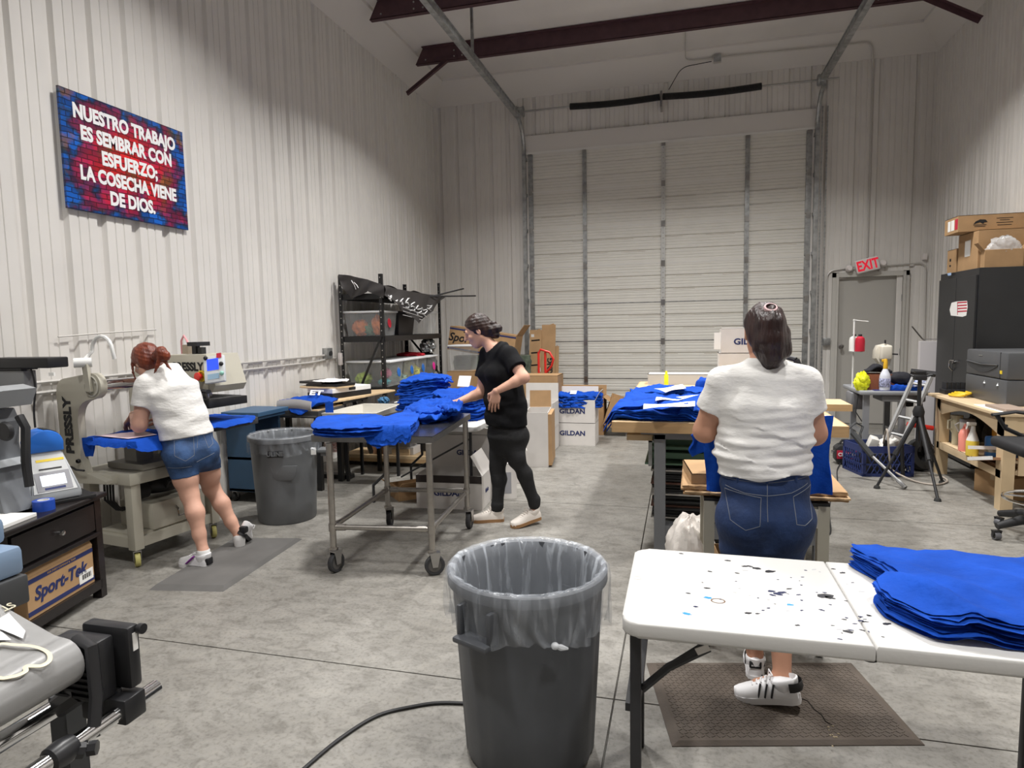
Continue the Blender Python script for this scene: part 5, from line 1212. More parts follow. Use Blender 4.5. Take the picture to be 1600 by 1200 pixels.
for zz in (.3, .55, .8): mb.bx(-2.03, -1.93, 9.19, 9.21, zz-.02, zz+.02)
mb.bx(-2.03, -1.93, 9.195, 9.215, .1, .8)
fr_ = mb.build('frame', RED, t)
mb = MB(); mb.tube([(-2.02, 9.2, 1.2), (-2.0, 9.2, 1.24), (-1.86, 9.17, 1.2), (-1.80, 9.16, 1.1), (-1.83, 9.17, 1.0), (-1.93, 9.2, .88)], .017, 8); mb.build('handle_loop', RED, t)
for xx in (-2.08, -1.88): mb = MB(); mb.lathe([(0, -.02), (.07, -.02), (.085, 0), (.07, .02), (0, .02)], (xx, 9.16, .085), 18, euler(0, PI/2, 0)); mb.build('wheel', RUB, t)
mb = MB(); mb.bx(-2.1, -1.86, 9.0, 9.2, .01, .02); mb.build('toe_plate', RED, t, smooth=False)
# sport box up on the far rack side
st_, M = carton('long brown carton with dark lettering leaning behind the black rack', (-2.95, 9.45, 1.17), (1.05, .42, .36), 0, CARD, [('e', 118, .2)], tilt=euler(0, .16, 0), open_=False)
text('Sport-Tek', .17, on_face(M, (-.18, -.212, .2), (1, 0, 0), (0, 0, 1)), INKB, st_, bold=.004, shear=.25)
for dz in (.03, .33):
    mb = MB(); mb.bx(-.525, .525, -.2125, -.21, dz-.012, dz+.012); mb.build('navy_stripe', INK, st_, smooth=False, M=M)
# plastic-wrapped pile that carries it
t = thing('wrapped_pallet_load', 'green bundle under wrinkled clear wrap below the leaning carton', 'wrapped bundle', (-2.85, 9.5, 0))
mb = MB(); mb.grid(lambda u, v: ((-2.85+(.62+.015*noise1(v*20, 1))*math.cos(u*2*PI)*min(1, abs(1/max(.75, max(abs(math.cos(u*2*PI)), abs(math.sin(u*2*PI)))))), 9.55+(.33+.012*noise1(u*40+v*9, 2))*math.sin(u*2*PI)*1.1, 1.14*v)), 60, 24, wrapu=True)
mb.bm.faces.new([v for v in mb.bm.verts if abs(v.co.z-1.14) < 1e-4]); mb.build('bundle', mat('dark_green_bundle', (.10, .13, .095), .4, noise=.5, nscale=14, bump=.6, bscale=14), t)
# Gildan cartons under the back table
bs = (.62, .42, .30)
t, M = carton('white carton on the floor under the back table behind the steel table legs', (-1.98, 5.38, 0), (.6, .4, .30), .06, WCARD, [('e', 60, .2)], open_=True); gildan(M, (.6, .4, .3), .14, .8, t)
MB().bx(-.3, .3, -.203, -.2, .235, .3).build('brown_band', mat('dark_brown_print', (.03, .022, .02), .7), t, smooth=False, M=M)
text('fabric', .05, on_face(M, (.302, -.02, .14), (0, 1, 0), (0, 0, 1)), INK, t, bold=.002)
t, M = carton('second white carton further back under the table', (-2.05, 6.0, 0), (.62, .42, .56), .0, WCARD, [('s', 10, .18)]); gildan(M, (.62, .42, .56), .38, .8, t, dx=.08)
t, M = carton('white carton with blue side print between the woman in black and the tall carton', (-1.66, 6.35, 0), (.22, .3, .33), .3, WCARD, [('n', 110, .15)], open_=True)
text('comfort\ncolor', .05, on_face(M, (.112, 0, .16), (0, 1, 0), (0, 0, 1)), INK, t, bold=.002)
t, M = carton('small white carton standing behind the legs of the woman in black', (-1.6, 5.72, 0), (.2, .26, .33), .3, WCARD)
MB().bx(-.06, .05, -.1312, -.13, .05, .25).build('printed_panel', mat('grey_print', (.3, .3, .32), .7), t, smooth=False, M=M)
# ================================================================ workbench, press stand in front of the white t-shirt woman
PLY = mat('plywood_edge', (.46, .30, .15), .6, noise=.12, nscale=6, stretch=(1, 8, 8)); PLYT = mat('plywood_top', (.60, .44, .26), .55, noise=.12, nscale=4, stretch=(1, 6, 1))
GRF = mat('grey_frame_enamel', (.16, .165, .175), .45)
t = thing('workbench', 'long wood topped workbench on grey frame behind the woman with ponytail', 'workbench', (.27, 5.5, 0))
mb = MB(); mb.bx(-.44, .985, 4.25, 7.25, .905, .95, .003); mb.build('tabletop', PLYT, t, smooth=False)
mb = MB(); mb.bx(-.44, .985, 4.243, 4.25, .88, .949); mb.bx(-.447, -.44, 4.25, 7.25, .88, .949); mb.bx(.985, .992, 4.25, 7.25, .88, .949); mb.build('edge_board', PLY, t, smooth=False)
for lx in (-.135, .86):
    for ly in (4.34, 7.1): mb = MB(); mb.bx(lx-.037, lx+.037, ly-.035, ly+.035, 0, .87); mb.build('leg', GRF, t, smooth=False)
mb = MB(); mb.bx(-.26, .9, 4.29, 4.36, .862, .885); mb.bx(-.172, .9, 4.3, 4.36, .83, .87); mb.bx(-.17, -.1, 4.3, 7.1, .83, .87); mb.build('top_rail', GRF, t, smooth=False)
mb = MB(); mb.bx(-.1, .83, 4.31, 4.38, .17, .24); mb.bx(-.1, .83, 4.38, 7.1, .2, .22); mb.build('lower_shelf', GRF, t, smooth=False)
t = thing('drop_leaf_board', 'small plywood leaf on a metal bracket left of the workbench leg', 'board', (-.27, 4.6, .8))
mb = MB(); mb.bx(-.36, -.19, 4.4, 4.9, .80, .838); mb.build('board', PLYT, t, smooth=False)
mb = MB(); mb.bx(-.215, -.19, 4.42, 4.46, .62, .8); mb.bx(-.215, -.18, 4.42, 4.9, .785, .8); mb.build('bracket', GALV, t, smooth=False)
for i in range(22):
    mb = MB(); z = .245+i*.0165; rnd = random.Random(i); dx = rnd.uniform(-.03, .02)
    mb.bx(-.17+dx if i % 5 else -.2, .42+dx, 4.46+rnd.uniform(-.02, .02), 5.0, z, z+(.012 if i % 3 else .007))
    o = mb.build('screen_frame', [mat('dark_screen_frame', (.02, .02, .02), .6), mat('rust_brown_frame', (.11, .05, .035), .6), mat('pale_screen_frame', (.35, .33, .30), .6)][0 if i % 5 else (1 if i % 2 else 2)], smooth=False)
    tag(o, 'thin dark printing frame in the pile on the workbench lower shelf' if i % 5 else ('thin rust brown frame in the pile on the workbench lower shelf' if i % 2 else 'thin pale frame in the pile on the workbench lower shelf'), 'frame', 'frames under the workbench')
mb = MB(); mb.prism([(-.24, .0), (.5, 0), (.5, .012), (-.24, .012)], .6, ((0, 4.45, .625), (1, 0, 0), (0, 0, 1), (0, 1, 0)))
mb.bx(-.2, .5, 4.62, 4.65, .637, .83); mb.bx(-.22, .5, 4.5, 4.6, .66, .70); mb.bx(-.2, .5, 4.52, 4.6, .72, .74)
tag(mb.build('green_cutting_sheet', mat('green_sheet', (.10, .19, .125), .5), smooth=False), 'green board and sheets stored under the workbench top', 'board')
rows = (4.30, 4.80, 5.42)
for i, y in enumerate(rows):
    nm = ('front', 'middle', 'back')[i]; n = (7, 6, 6)[i]
    xo = -.47+.03*i
    stack(n, [(xo+.01, y+.03), (xo+.25, y), (.12, y+.02), (.3, y+.03), (.42, y+.1), (.42, y+.4), (.12, y+.44), (xo+.2, y+.46), (xo+.02, y+.36), (xo-.03, y+.2)],
          lambda x, yy: .951+.01*math.sin(x*9+yy*7)-max(0, (-.43-x))*1.6, .0135, 'topmost blue shirt of the %s row on the workbench' % nm, 'blue shirt below the top one in the %s row on the workbench' % nm, 'shirts in the %s workbench row' % nm, amp=.02, jit=.02, seed=80+i*7)
for i, (l, z) in enumerate((([(1005, 640), (1086, 634), (1086, 629), (1006, 632)], 1.066), ([(1024, 627), (1060, 625), (1092, 619), (1026, 621)], 1.055), ([(1040, 614), (1072, 606), (1066, 602), (1022, 608)], 1.06))):
    sheet('paper_strip', 'white paper strip across the %s row of shirts on the workbench' % ('front', 'middle', 'back')[i], 'paper', [tuple(Pz(x, y, z).xy) for x, y in l], z+.004, PAPER, wav=.006)
stack(5, [(.0, 4.29), (.2, 4.275), (.5, 4.29), (.55, 4.5), (.3, 4.56), (.06, 4.52), (-.02, 4.4)], lambda x, y: .953+.035*math.exp(-((x-.02)/.05)**2), .016, 'topmost blue shirt of the small pile beside the woman with ponytail on the workbench', 'blue shirt lower in the small pile beside the woman with ponytail', 'small shirt pile on the workbench', amp=.016, jit=.015, seed=120)
o = cloth('crumpled_shirt', [(.12, 5.9), (.3, 5.85), (.5, 5.95), (.5, 6.2), (.25, 6.25), (.14, 6.1)], lambda x, y: .953, .12, BLUE, None, .025, 130); tag(o, 'crumpled blue shirt at the back of the workbench shirt rows', 'shirt')
t = thing('highlighter', 'bright yellow upright marker on the workbench behind the shirts', 'marker', tuple(Pz(1041, 605, .952)))
p = Pz(1041, 605, .952); mb = MB(); mb.lathe([(0, 0), (.021, 0), (.021, .12), (.013, .13), (.011, .16), (0, .165)], p, 12); mb.build('barrel', mat('neon_yellow', (.75, .78, .02), .4), t)
t, M = carton('long grey white carton at the back of the workbench', (.02, 7.0, .951), (.72, .26, .11), 0, mat('grey_white_carton', (.52, .52, .52), .6))
t, M = carton('lower white carton at the workbench back behind the ponytail woman', (.62, 6.95, .951), (.5, .3, .33), 0, WCARD)
t, M = carton('upper white carton at the workbench back behind the ponytail woman', (.62, 6.95, 1.283), (.46, .3, .25), 0, WCARD); text('GILDAN', .085, on_face(M, (.06, -.151, .11), (1, 0, 0), (0, 0, 1)), INK, t, bold=.003, xs=1.1)
sheet('paper_sheet', 'white paper sticking out left of the upper carton behind the ponytail woman', 'paper', [(.32, 6.8, .0), (.385, 6.795, 0), (.385, 6.795, .17), (.32, 6.8, .17)], 1.32, PAPER)
t = thing('raised_board', 'upper plywood board on the right of the workbench', 'board', (.9, 5.3, .95))
mb = MB(); mb.bx(.6, 1.17, 4.95, 5.3, .952, .996, .002); mb.build('board', PLYT, t, smooth=False)
mb = MB(); mb.bx(.6, 1.17, 4.943, 4.95, .95, .998); mb.build('edge_strip', PLY, t, smooth=False)
t = thing('black_case', 'flat black case with curved corner behind the raised board on the workbench', 'case', (1.0, 5.9, .95)); mb = MB(); mb.prism([(.62, 5.36), (1.0, 5.36), (1.12, 5.6), (1.12, 6.2), (1.0, 6.4), (.62, 6.4)], .08, ((0, 0, .952), (1, 0, 0), (0, 1, 0), (0, 0, 1)), bev=.012); mb.build('case_shell', BLKP, t)
MB().bx(1.03, 1.1, 6.2, 6.32, 1.032, 1.06).build('wood_block', PLYT, t, smooth=False)
t = thing('metal_boom', 'black metal boom sticking up right of the ponytail woman', 'boom', (.92, 5.8, .95))
mb = MB(); a, b, c_ = Py(1222, 556, 5.7), Py(1244, 562, 5.6), Py(1252, 580, 5.6); mb.tube([a, b], .02, 8); mb.tube([b, c_], .025, 8); mb.tube([c_, (c_.x, c_.y, .953)], .02, 8); mb.build('arm', BLKP, t)
# stand with caster legs, cardboard on it, shirt held up
BEI = mat('beige_machine_enamel', (.46, .435, .36), .45, noise=.04, nscale=4)
t = thing('press_stand', 'beige steel stand on casters in front of the ponytail woman', 'stand', (.38, 3.45, 0))
for lx in (.135, .645):
    for ly in (3.2, 3.75):
        mb = MB(); mb.bx(lx-.025, lx+.025, ly-.025, ly+.025, .1, .735); lg = mb.build('leg', BEI, t, smooth=False); caster((lx, ly, 0), .038, t, th=.026, wheel=RUB)
mb = MB()
for a in ((.135, .645, 3.2), (.135, .645, 3.75)): mb.bx(a[0], a[1], a[2]-.015, a[2]+.015, .64, .73)
for lx in (.135, .645): mb.bx(lx-.015, lx+.015, 3.2, 3.75, .66, .73)
mb.build('apron', BEI, t, smooth=False)
mb = MB(); mb.bx(.11, .67, 3.175, 3.78, .735, .748); mb.build('top_plate', BLACK, t, smooth=False)
for lx in (.135+.05, .645-.05): mb = MB(); mb.bx(lx-.035, lx+.035, 3.176, 3.184, .63, .72); q = mb.build('corner_plate', mat('pale_beige_plate', (.56, .54, .47), .45), t, smooth=False); mb = MB(); mb.bx(lx-.012, lx+.012, 3.170, 3.178, .665, .69); mb.build('square_hole', INKB, q, smooth=False)
for i in range(6):
    rnd = random.Random(40+i); mb = MB(); z = .75+i*.0085
    a, b = rnd.uniform(-.02, .01), rnd.uniform(-.02, .02)
    pts = []
    for x in np.linspace(.02+a, .76+a, 26): pts.append((x, 3.2+b+.006*math.sin(x*90+i)))
    for x in np.linspace(.77+a, .03+a, 8): pts.append((x, 3.72+b))
    mb.prism(pts, .008, ((0, 0, z), (1, 0, 0), (0, 1, 0), (0, 0, 1)))
    o = mb.build('cardboard_sheet', CARD if i % 2 else mat('pale_cardboard', (.5, .34, .19), .8), smooth=False); tag(o, 'topmost ragged cardboard sheet on the beige stand' if i == 5 else 'ragged cardboard sheet in the layers on the beige stand', 'cardboard sheet', 'cardboard sheets on the stand')
t, M = carton('opened brown mailer with white patch on the cardboard sheets at the left', (.16, 3.42, .802), (.26, .34, .05), .12, CARD, tilt=euler(0, .0, 0))
MB().prism([(-.02, -.1), (.12, -.12), (.12, .1), (.02, .08), (.05, .0), (-.01, -.04)], .002, ((0, 0, .051), (1, 0, 0), (0, 1, 0), (0, 0, 1))).build('white_patch', WCARD, t, smooth=False, M=M)
def hang(name, label, x0, x1, y, z0, z1, m, seed, amp=.012, sl=True):
    mb = MB()
    def fn(u, v):
        x = x0+(x1-x0)*u; z = z1+(z0-z1)*v
        return (x+.008*math.sin(v*6+seed), y+amp*math.sin(u*19+seed+v*2)*(.3+v)+.006*math.sin(u*41+v*9), z-.006*math.sin(u*11))
    mb.grid(fn, 48, 28, .006); o = mb.build(name, m); tag(o, label, 'shirt'); return o
o = hang('blue_shirt', 'blue shirt held up by the woman with ponytail, hem over the stand', .115, .66, 3.14, .80, 1.16, BLUE, 2.0)
mb = MB(); mb.grid(lambda u, v: (.12-.075*u+.01*math.sin(v*7), 3.14+.02*math.sin(u*3), 1.12-.06*u-.13*v*(1-.2*u)), 10, 12, .01); s_ = mb.build('sleeve', BLUE, o)
# white drop cloth and cartons under the stand
def lump(name, label, cat, c, r, m, seed, amp=.3, sub=24, group=None):
    mb = MB(); n = 30; c = Vector(c)
    def fn(u, v):
        th, ph = u*2*PI, (v-.5)*PI; d = Vector((math.cos(th)*math.cos(ph), math.sin(th)*math.cos(ph), math.sin(ph)))
        k = 1+amp*(noise1(d.x*4+d.z*3, seed)*.5+noise1(d.y*5-d.z*4, seed+2)*.5)+amp*.35*math.sin(th*9+ph*5+seed)
        return (c.x+d.x*r[0]*k, c.y+d.y*r[1]*k, max(c.z-r[2]*.98, c.z+d.z*r[2]*k))
    mb.grid(fn, 40, 24, wrapu=True); bmesh.ops.remove_doubles(mb.bm, verts=mb.bm.verts, dist=1e-5); o = mb.build(name, m); return tag(o, label, cat, group)
CLO = mat('white_rag_cloth', (.58, .54, .50), .9, noise=.1, bump=.4, bscale=30)
lump('rag_bag', 'white cloth bundle under the beige stand at the left', 'cloth bundle', (.06, 3.9, .22), (.14, .25, .22), CLO, 3, .13)
lump('rag_bag', 'white cloth bundle under the beige stand at the right', 'cloth bundle', (.62, 3.55, .11), (.12, .14, .11), CLO, 5, .13)
carton('open brown carton on the floor under the beige stand', (.36, 3.55, 0), (.34, .26, .36), .1, CARD, [('s', 100, .12)], open_=True)
# ================================================================ right side: cabinet with boxes
cx0, cy0, cy1, cz = 2.93, 7.64, 8.66, 2.10
CAB = mat('black_cabinet_enamel', (.022, .023, .025), .32, noise=.2, nscale=3)
t = thing('storage_cabinet', 'tall black steel storage cabinet by the right wall', 'cabinet', (3.2, 8.15, 0))
mb = MB(); mb.bx(cx0+.02, XR-.015, cy0, cy1, .02, cz, .004); mb.build('body', CAB, t, smooth=False)
for a, b, s_ in ((cy0+.02, (cy0+cy1)/2-.003, 1), ((cy0+cy1)/2+.003, cy1-.02, -1)):
    mb = MB(); mb.bx(cx0, cx0+.022, a, b, .08, cz-.07, .004); dr = mb.build('door', CAB, t, smooth=False)
    if s_ == 1:
        mb = MB(); yy = b-.06; p = Px(1494, 566, cx0); mb.tube([(cx0-.005, yy+.05, p.z-.1), (cx0-.04, yy+.05, p.z-.06), (cx0-.04, yy+.05, p.z+.01), (cx0-.03, yy+.04, p.z+.02), (cx0-.03, yy-.06, p.z+.02)], .008, 8); mb.lathe([(.02, 0), (.02, .03), (0, .03)], (cx0, yy, p.z), 12, euler(0, -PI/2, 0)); mb.build('handle', CHROME, dr)
q = Px(1498, 483, cx0-.003)
t = thing('flag_sticker', 'torn white map shaped sticker with red stripes on the black cabinet', 'sticker', tuple(q))
def prj(pts): return [(Px(x, y, cx0-.002).y, Px(x, y, cx0-.002).z) for x, y in pts]
MB().prism(prj([(1487, 473), (1495, 471), (1511, 470), (1512, 480), (1510, 493), (1504, 495), (1486, 493), (1484, 484)]), .0015, ((cx0-.002, 0, 0), (0, 1, 0), (0, 0, 1), (-1, 0, 0))).build('sticker_sheet', PAPER, t, smooth=False)
mb = None
for k in range(4): MB().prism(prj([(1496, 472+k*4.6), (1511, 471+k*4.6), (1511, 473+k*4.6), (1496, 474+k*4.6)]), .001, ((cx0-.0035, 0, 0), (0, 1, 0), (0, 0, 1), (-1, 0, 0))).build('red_stripe', mat('red_print', (.5, .02, .05), .6), t, smooth=False)
MB().prism(prj([(1496, 472), (1496.8, 472), (1496.8, 492), (1496, 492)]), .001, ((cx0-.0035, 0, 0), (0, 1, 0), (0, 0, 1), (-1, 0, 0))).build('red_stripe', mat('red_print'), t, smooth=False)
o = MB().prism(prj([(1480, 427), (1486, 426), (1486, 430), (1481, 431)]), .001, ((cx0-.0, 0, 0), (0, 1, 0), (0, 0, 1), (-1, 0, 0))).build('blue_sticker', mat('pale_blue_sticker', (.35, .5, .75), .5), smooth=False); tag(o, 'small pale blue sticker at the cabinet top left corner', 'sticker')
t, M = carton('small brown carton at the far end on top of the black cabinet', (3.08, 8.5, cz), (.16, .26, .27), 0, CARD)
MB().bx(-.082, -.08, .02, .06, .14, .17).build('printed_arrow', INKB, t, smooth=False, M=M)
MB().bx(-.082, -.08, .02, .06, .08, .1).build('printed_arrow', INKB, t, smooth=False, M=M)
t, M = carton('big brown carton on top of the black cabinet', (3.21, 8.05, cz), (.44, .5, .40), .0, CARD)
MB().bx(-.2215, -.22, -.06, .08, .15, .32).build('shipping_label', PAPER, t, smooth=False, M=M)
t, M = carton('flat brown carton with red label on top of the stack over the cabinet', (3.14, 8.1, cz+.402), (.60, .36, .17), .0, CARD)
for a, b, m_ in ((.02, .09, PAPER), (-.08, 0, PAPER), (-.17, -.1, mat('red_print', (.5, .02, .05)))): MB().bx(-.302, -.3, a, b, .03, .14).build('label', m_, t, smooth=False, M=M)
MB().prism([(-.16, .07), (-.14, .1), (-.1, .12), (-.05, .115), (-.03, .09), (-.06, .085), (-.07, .07), (-.1, .09)], .001, ((0, -.181, 0), (1, 0, 0), (0, 0, 1), (0, -1, 0))).build('printed_emblem', INKB, t, smooth=False, M=M)
for zz, a, b in ((.06, -.16, -.04), (.045, -.15, -.05), (.12, .05, .2), (.1, .08, .17), (.075, .05, .2), (.05, .06, .19)): MB().bx(a, b, -.1815, -.18, zz, zz+.006).build('printed_line', INKB, t, smooth=False, M=M)
t, M = carton('small open carton with clear plastic bag in front of the big carton on the cabinet', (3.18, 7.74, cz), (.34, .1, .18), 0, CARD, [('s', -55, .1), ('w', 130, .1), ('e', 128, .13)], open_=True)
lump('plastic_bag', 'crumpled clear plastic bag bulging from the small open carton on the cabinet', 'plastic bag', (3.2, 7.74, cz+.20), (.14, .05, .11), mat('clear_crumpled_plastic', (.85, .85, .85), .15, alpha=.45, bump=.8, bscale=35, spec=.9), 7, .25)
# ---------------------------------------------------------------- wooden bench with printer
PINE = mat('pale_pine', (.62, .47, .29), .6, noise=.12, nscale=5, stretch=(1, 1, .15)); PINEL = mat('pale_pine_board', (.64, .49, .31), .6, noise=.12, nscale=5, stretch=(3, .3, 3))
t = thing('wooden_bench', 'pale pine bench with arched apron holding the grey printer', 'bench', (2.9, 6.8, 0)); bz = .815
mb = MB(); mb.bx(2.5, 3.3, 5.98, 7.58, bz-.03, bz, .006); mb.build('tabletop', PINEL, t, smooth=False)
for lx, ly in ((2.56, 6.02), (2.56, 7.36), (3.2, 6.02), (3.2, 7.36)):
    mb = MB(); mb.prism([(-.05, 0), (.05, 0), (.065, bz-.03), (-.065, bz-.03)], .09, ((lx-.015 if lx < 3 else lx, ly+.04, 0), (0, 1, 0), (0, 0, 1), (1, 0, 0))); mb.build('leg', PINE, t, smooth=False)
ap = [(6.0, bz-.03), (7.42, bz-.03), (7.42, bz-.12)]+[(7.3-1.2*k/14, bz-.19+.10*math.sin(PI*k/14)) for k in range(15)]+[(6.0, bz-.2)]
mb = MB(); mb.prism(ap, .022, ((2.545, 0, 0), (0, 1, 0), (0, 0, 1), (1, 0, 0))); mb.build('apron', PINEL, t, smooth=False)
mb = MB(); mb.bx(2.62, 3.2, 6.0, 6.02, bz-.16, bz-.03); mb.build('side_board', PINE, t, smooth=False)
mb = MB(); mb.bx(2.55, 3.25, 6.03, 7.4, .30, .335); mb.bx(2.545, 2.56, 6.03, 7.4, .27, .335); mb.build('lower_shelf', PINEL, t, smooth=False)
mb = MB(); mb.bx(2.66, 3.2, 6.005, 6.02, .3, .65); mb.build('side_panel', PINE, t, smooth=False)
for yy in (6.04, 6.1): mb = MB(); mb.lathe([(0, -.001), (.012, 0), (0, .002)], (2.55 if yy < 6.05 else 2.7, 5.98, bz-.1), 10, euler(PI/2, 0, 0)); mb.build('screw_head', INKB, t)
PRG = mat('dark_grey_printer', (.085, .088, .094), .4, bump=.03, bscale=300)
t = thing('laser_printer', 'large dark grey printer on the pale pine bench', 'printer', (3.05, 6.9, bz)); px0, py0, py1 = 2.74, 6.46, 7.30
mb = MB(); mb.bx(px0, 3.35, py0, py1, bz, 1.04, .012); mb.build('paper_drawer', PRG, t, ang=30)
mb = MB(); mb.bx(px0, 3.35, py0, py1, 1.044, 1.285, .018); bd_ = mb.build('upper_body', PRG, t, ang=30)
mb = MB(); pts = [(py1-.04, 1.17)]+[(py1-.04-.62*k/12, 1.15-.07*math.sin(PI*k/12)) for k in range(13)]+[(py1-.66, 1.165)]
mb.prism(pts, .006, ((px0-.001, 0, 0), (0, 1, 0), (0, 0, 1), (-1, 0, 0))); mb.build('grip_recess', mat('darker_grey_recess', (.04, .042, .045), .5), bd_, smooth=False)
mb = MB(); mb.tube([(px0-.006, py1-.03, 1.172), (px0-.012, py1-.35, 1.155), (px0-.006, py1-.67, 1.165)], .006, 6); mb.build('grip_edge', PRG, bd_)
MB().bx(px0-.002, px0+.01, py0+.13, py0+.136, 1.05, 1.28).build('panel_seam', INKB, bd_, smooth=False)
MB().bx(px0-.003, px0, py0+.09, py0+.13, 1.09, 1.12).build('yellow_label', mat('yellow_label', (.75, .55, .03), .5), bd_, smooth=False)
MB().bx(px0-.003, px0, py1-.36, py1-.28, 1.232, 1.24).build('maker_mark', GALV, bd_, smooth=False)
for yy in (6.88, 6.62): MB().lathe([(0, 0), (.014, 0), (.0, .03)], (px0-.001, yy, .98), 10).build('drawer_mark', GALV, t)
t = thing('yellow_cable', 'coiled yellow cable lying on the bench beside the printer', 'cable', (2.65, 7.2, bz)); mb = MB()
mb.tube([(2.62+.05*math.cos(k*.5)+.002*k, 7.2+.1*math.sin(k*.5), bz+.012+.0008*k) for k in range(40)], .011, 6); mb.build('coil', mat('yellow_cable_jacket', (.75, .5, .02), .5), t)
t = thing('router_box', 'small black device with fins at the far end of the bench', 'device', (2.75, 7.48, bz)); mb = MB(); mb.bx(2.6, 2.85, 7.4, 7.55, bz, bz+.05, .006)
for k in range(5): mb.bx(2.62+k*.04, 2.63+k*.04, 7.42, 7.54, bz+.05, bz+.12)
mb.build('body', BLKP, t, smooth=False)
for i, (a, b, y0_, y1_, z_, m_) in enumerate(((2.53, 2.72, 6.0, 6.55, bz, PAPER), (2.56, 2.74, 6.02, 6.4, bz+.006, mat('brown_folder', (.33, .25, .2), .7)))):
    tag(MB().bx(a, b, y0_, y1_, z_, z_+(.005 if i == 0 else .022), .002).build('paper_pile' if i == 0 else 'brown_folder', m_, smooth=False), ('white paper sheets at the near end of the bench top' if i == 0 else 'flat brown folder on the papers at the near end of the bench'), ('paper', 'folder')[i])
def bottle(name, label, cat, c, prof, m, extra=()):
    t = thing(name, label, cat, c); MB().lathe(prof, c, 18).build('body', m, t)
    for nm, fn, m_ in extra: b = MB(); fn(b, Vector(c)); b.build(nm, m_, t)
    return t
sz_ = .336
bottle('tumbler', 'tall cream tumbler with handle on the bench lower shelf', 'tumbler', (2.66, 7.24, sz_), [(0, 0), (.036, 0), (.038, .11), (.05, .13), (.052, .27), (0, .275)], mat('cream_enamel', (.66, .62, .46), .4), [('handle', lambda b, c: b.tube([c+Vector((-.05, -.02, .25)), c+Vector((-.085, -.03, .24)), c+Vector((-.085, -.03, .16)), c+Vector((-.05, -.02, .15))], .008, 6), mat('cream_enamel')), ('lid', lambda b, c: b.lathe([(.054, .27), (.054, .29), (0, .295)], c, 18), mat('cream_enamel'))])
bottle('travel_mug', 'white travel mug with dark marks on the bench lower shelf', 'mug', (2.68, 7.05, sz_), [(0, 0), (.04, 0), (.045, .12), (.06, .14), (.062, .25), (0, .255)], mat('white_enamel_mug', (.7, .69, .66), .4), [('handle', lambda b, c: b.tube([c+Vector((-.06, .02, .24)), c+Vector((-.095, .02, .22)), c+Vector((-.06, .02, .15))], .008, 6), mat('white_enamel_mug')), ('lid', lambda b, c: b.lathe([(.062, .25), (.066, .26), (.06, .28), (0, .28)], c, 18), mat('grey_print', (.3, .3, .32)))])
bottle('pink_jug', 'translucent pink plastic jug with handle on the bench lower shelf', 'jug', (2.6, 6.88, sz_), [(0, 0), (.05, 0), (.052, .16), (.035, .2), (.02, .21), (0, .21)], mat('pink_plastic', (.8, .28, .22), .35), [('handle', lambda b, c: b.tube([c+Vector((0, .04, .2)), c+Vector((0, .0, .25)), c+Vector((0, -.05, .2)), c+Vector((0, -.055, .1))], .012, 6), mat('pink_plastic'))])
bottle('spray_bottle', 'spray bottle of yellow liquid on the bench lower shelf', 'spray bottle', (2.58, 6.66, sz_), [(0, 0), (.05, 0), (.052, .13), (.045, .15), (.02, .22), (.016, .27), (0, .27)], mat('yellow_liquid', (.75, .55, .08), .2), [('neck', lambda b, c: b.lathe([(.05, .135), (.046, .15), (.021, .225), (.017, .272)], c, 18), mat('frosted_plastic', (.75, .74, .7), .3)), ('trigger', lambda b, c: (b.box(c+Vector((-.015, 0, .29)), (.075, .022, .03), None, .004), b.tube([c+Vector((-.045, 0, .28)), c+Vector((-.055, 0, .24))], .006, 6)), mat('frosted_plastic'))])
bottle('blue_can', 'blue and silver can beside the spray bottle on the bench shelf', 'can', (2.74, 6.66, sz_), [(0, 0), (.06, 0), (.06, .16), (.055, .175), (0, .175)], mat('blue_can', (.03, .12, .32), .4), [('label_band', lambda b, c: b.lathe([(.0605, .04), (.0615, .045), (.0615, .08), (.0605, .085)], c, 18), GALV)])
bottle('blue_can', 'taller dark blue can at the back of the bench shelf', 'can', (2.92, 6.62, sz_), [(0, 0), (.09, 0), (.09, .22), (.08, .24), (.08, .26), (0, .26)], mat('dark_blue_can', (.015, .06, .17), .4), [('rim', lambda b, c: b.lathe([(.08, .255), (.085, .26), (.085, .27), (.08, .27)], c, 18), mat('dark_blue_can'))])
t = thing('tool_bin', 'yellow plastic bin hanging at the back of the bench shelf', 'bin', (3.0, 6.95, .5)); MB().bx(2.86, 3.1, 6.8, 7.0, sz_, .72, .02).build('bin_shell', mat('orange_yellow_plastic', (.75, .38, .02), .45), t); MB().bx(2.85, 2.86, 6.84, 6.96, .55, .62).build('front_notch', INKB, t, smooth=False)
for i, (x, y, r, lab) in enumerate(((2.85, 7.3, .09, 'dark round tool behind the cream tumbler on the bench shelf'), (2.92, 7.12, .08, 'dark lump of gear behind the travel mug on the bench shelf'))): lump('dark_gear', lab, 'tool', (x, y, sz_+r*1.6), (r, r, r*1.6), mat('dark_gear', (.03, .03, .032), .6), 9+i, .12)
t = thing('picture_frame', 'white edged wooden frame lying at the near end of the bench shelf', 'frame', (2.56, 6.2, sz_)); mb = MB(); mb.box((2.6, 6.24, sz_+.05), (.24, .42, .02), euler(-.22, 0, 0)); mb.build('panel', mat('brown_panel', (.33, .18, .1), .6), t, smooth=False); mb = MB(); mb.box((2.475, 6.24, sz_+.055), (.018, .44, .03), euler(-.22, 0, 0)); mb.box((2.6, 6.455, sz_+.11), (.26, .018, .03), euler(-.22, 0, 0)); mb.build('edge_strip', WHITE, t, smooth=False)
tag(MB().bx(2.58, 2.75, 6.1, 6.42, sz_, sz_+.02, .002).build('brown_board', mat('brown_panel'), smooth=False), 'thin brown board under the frame on the bench shelf', 'board')
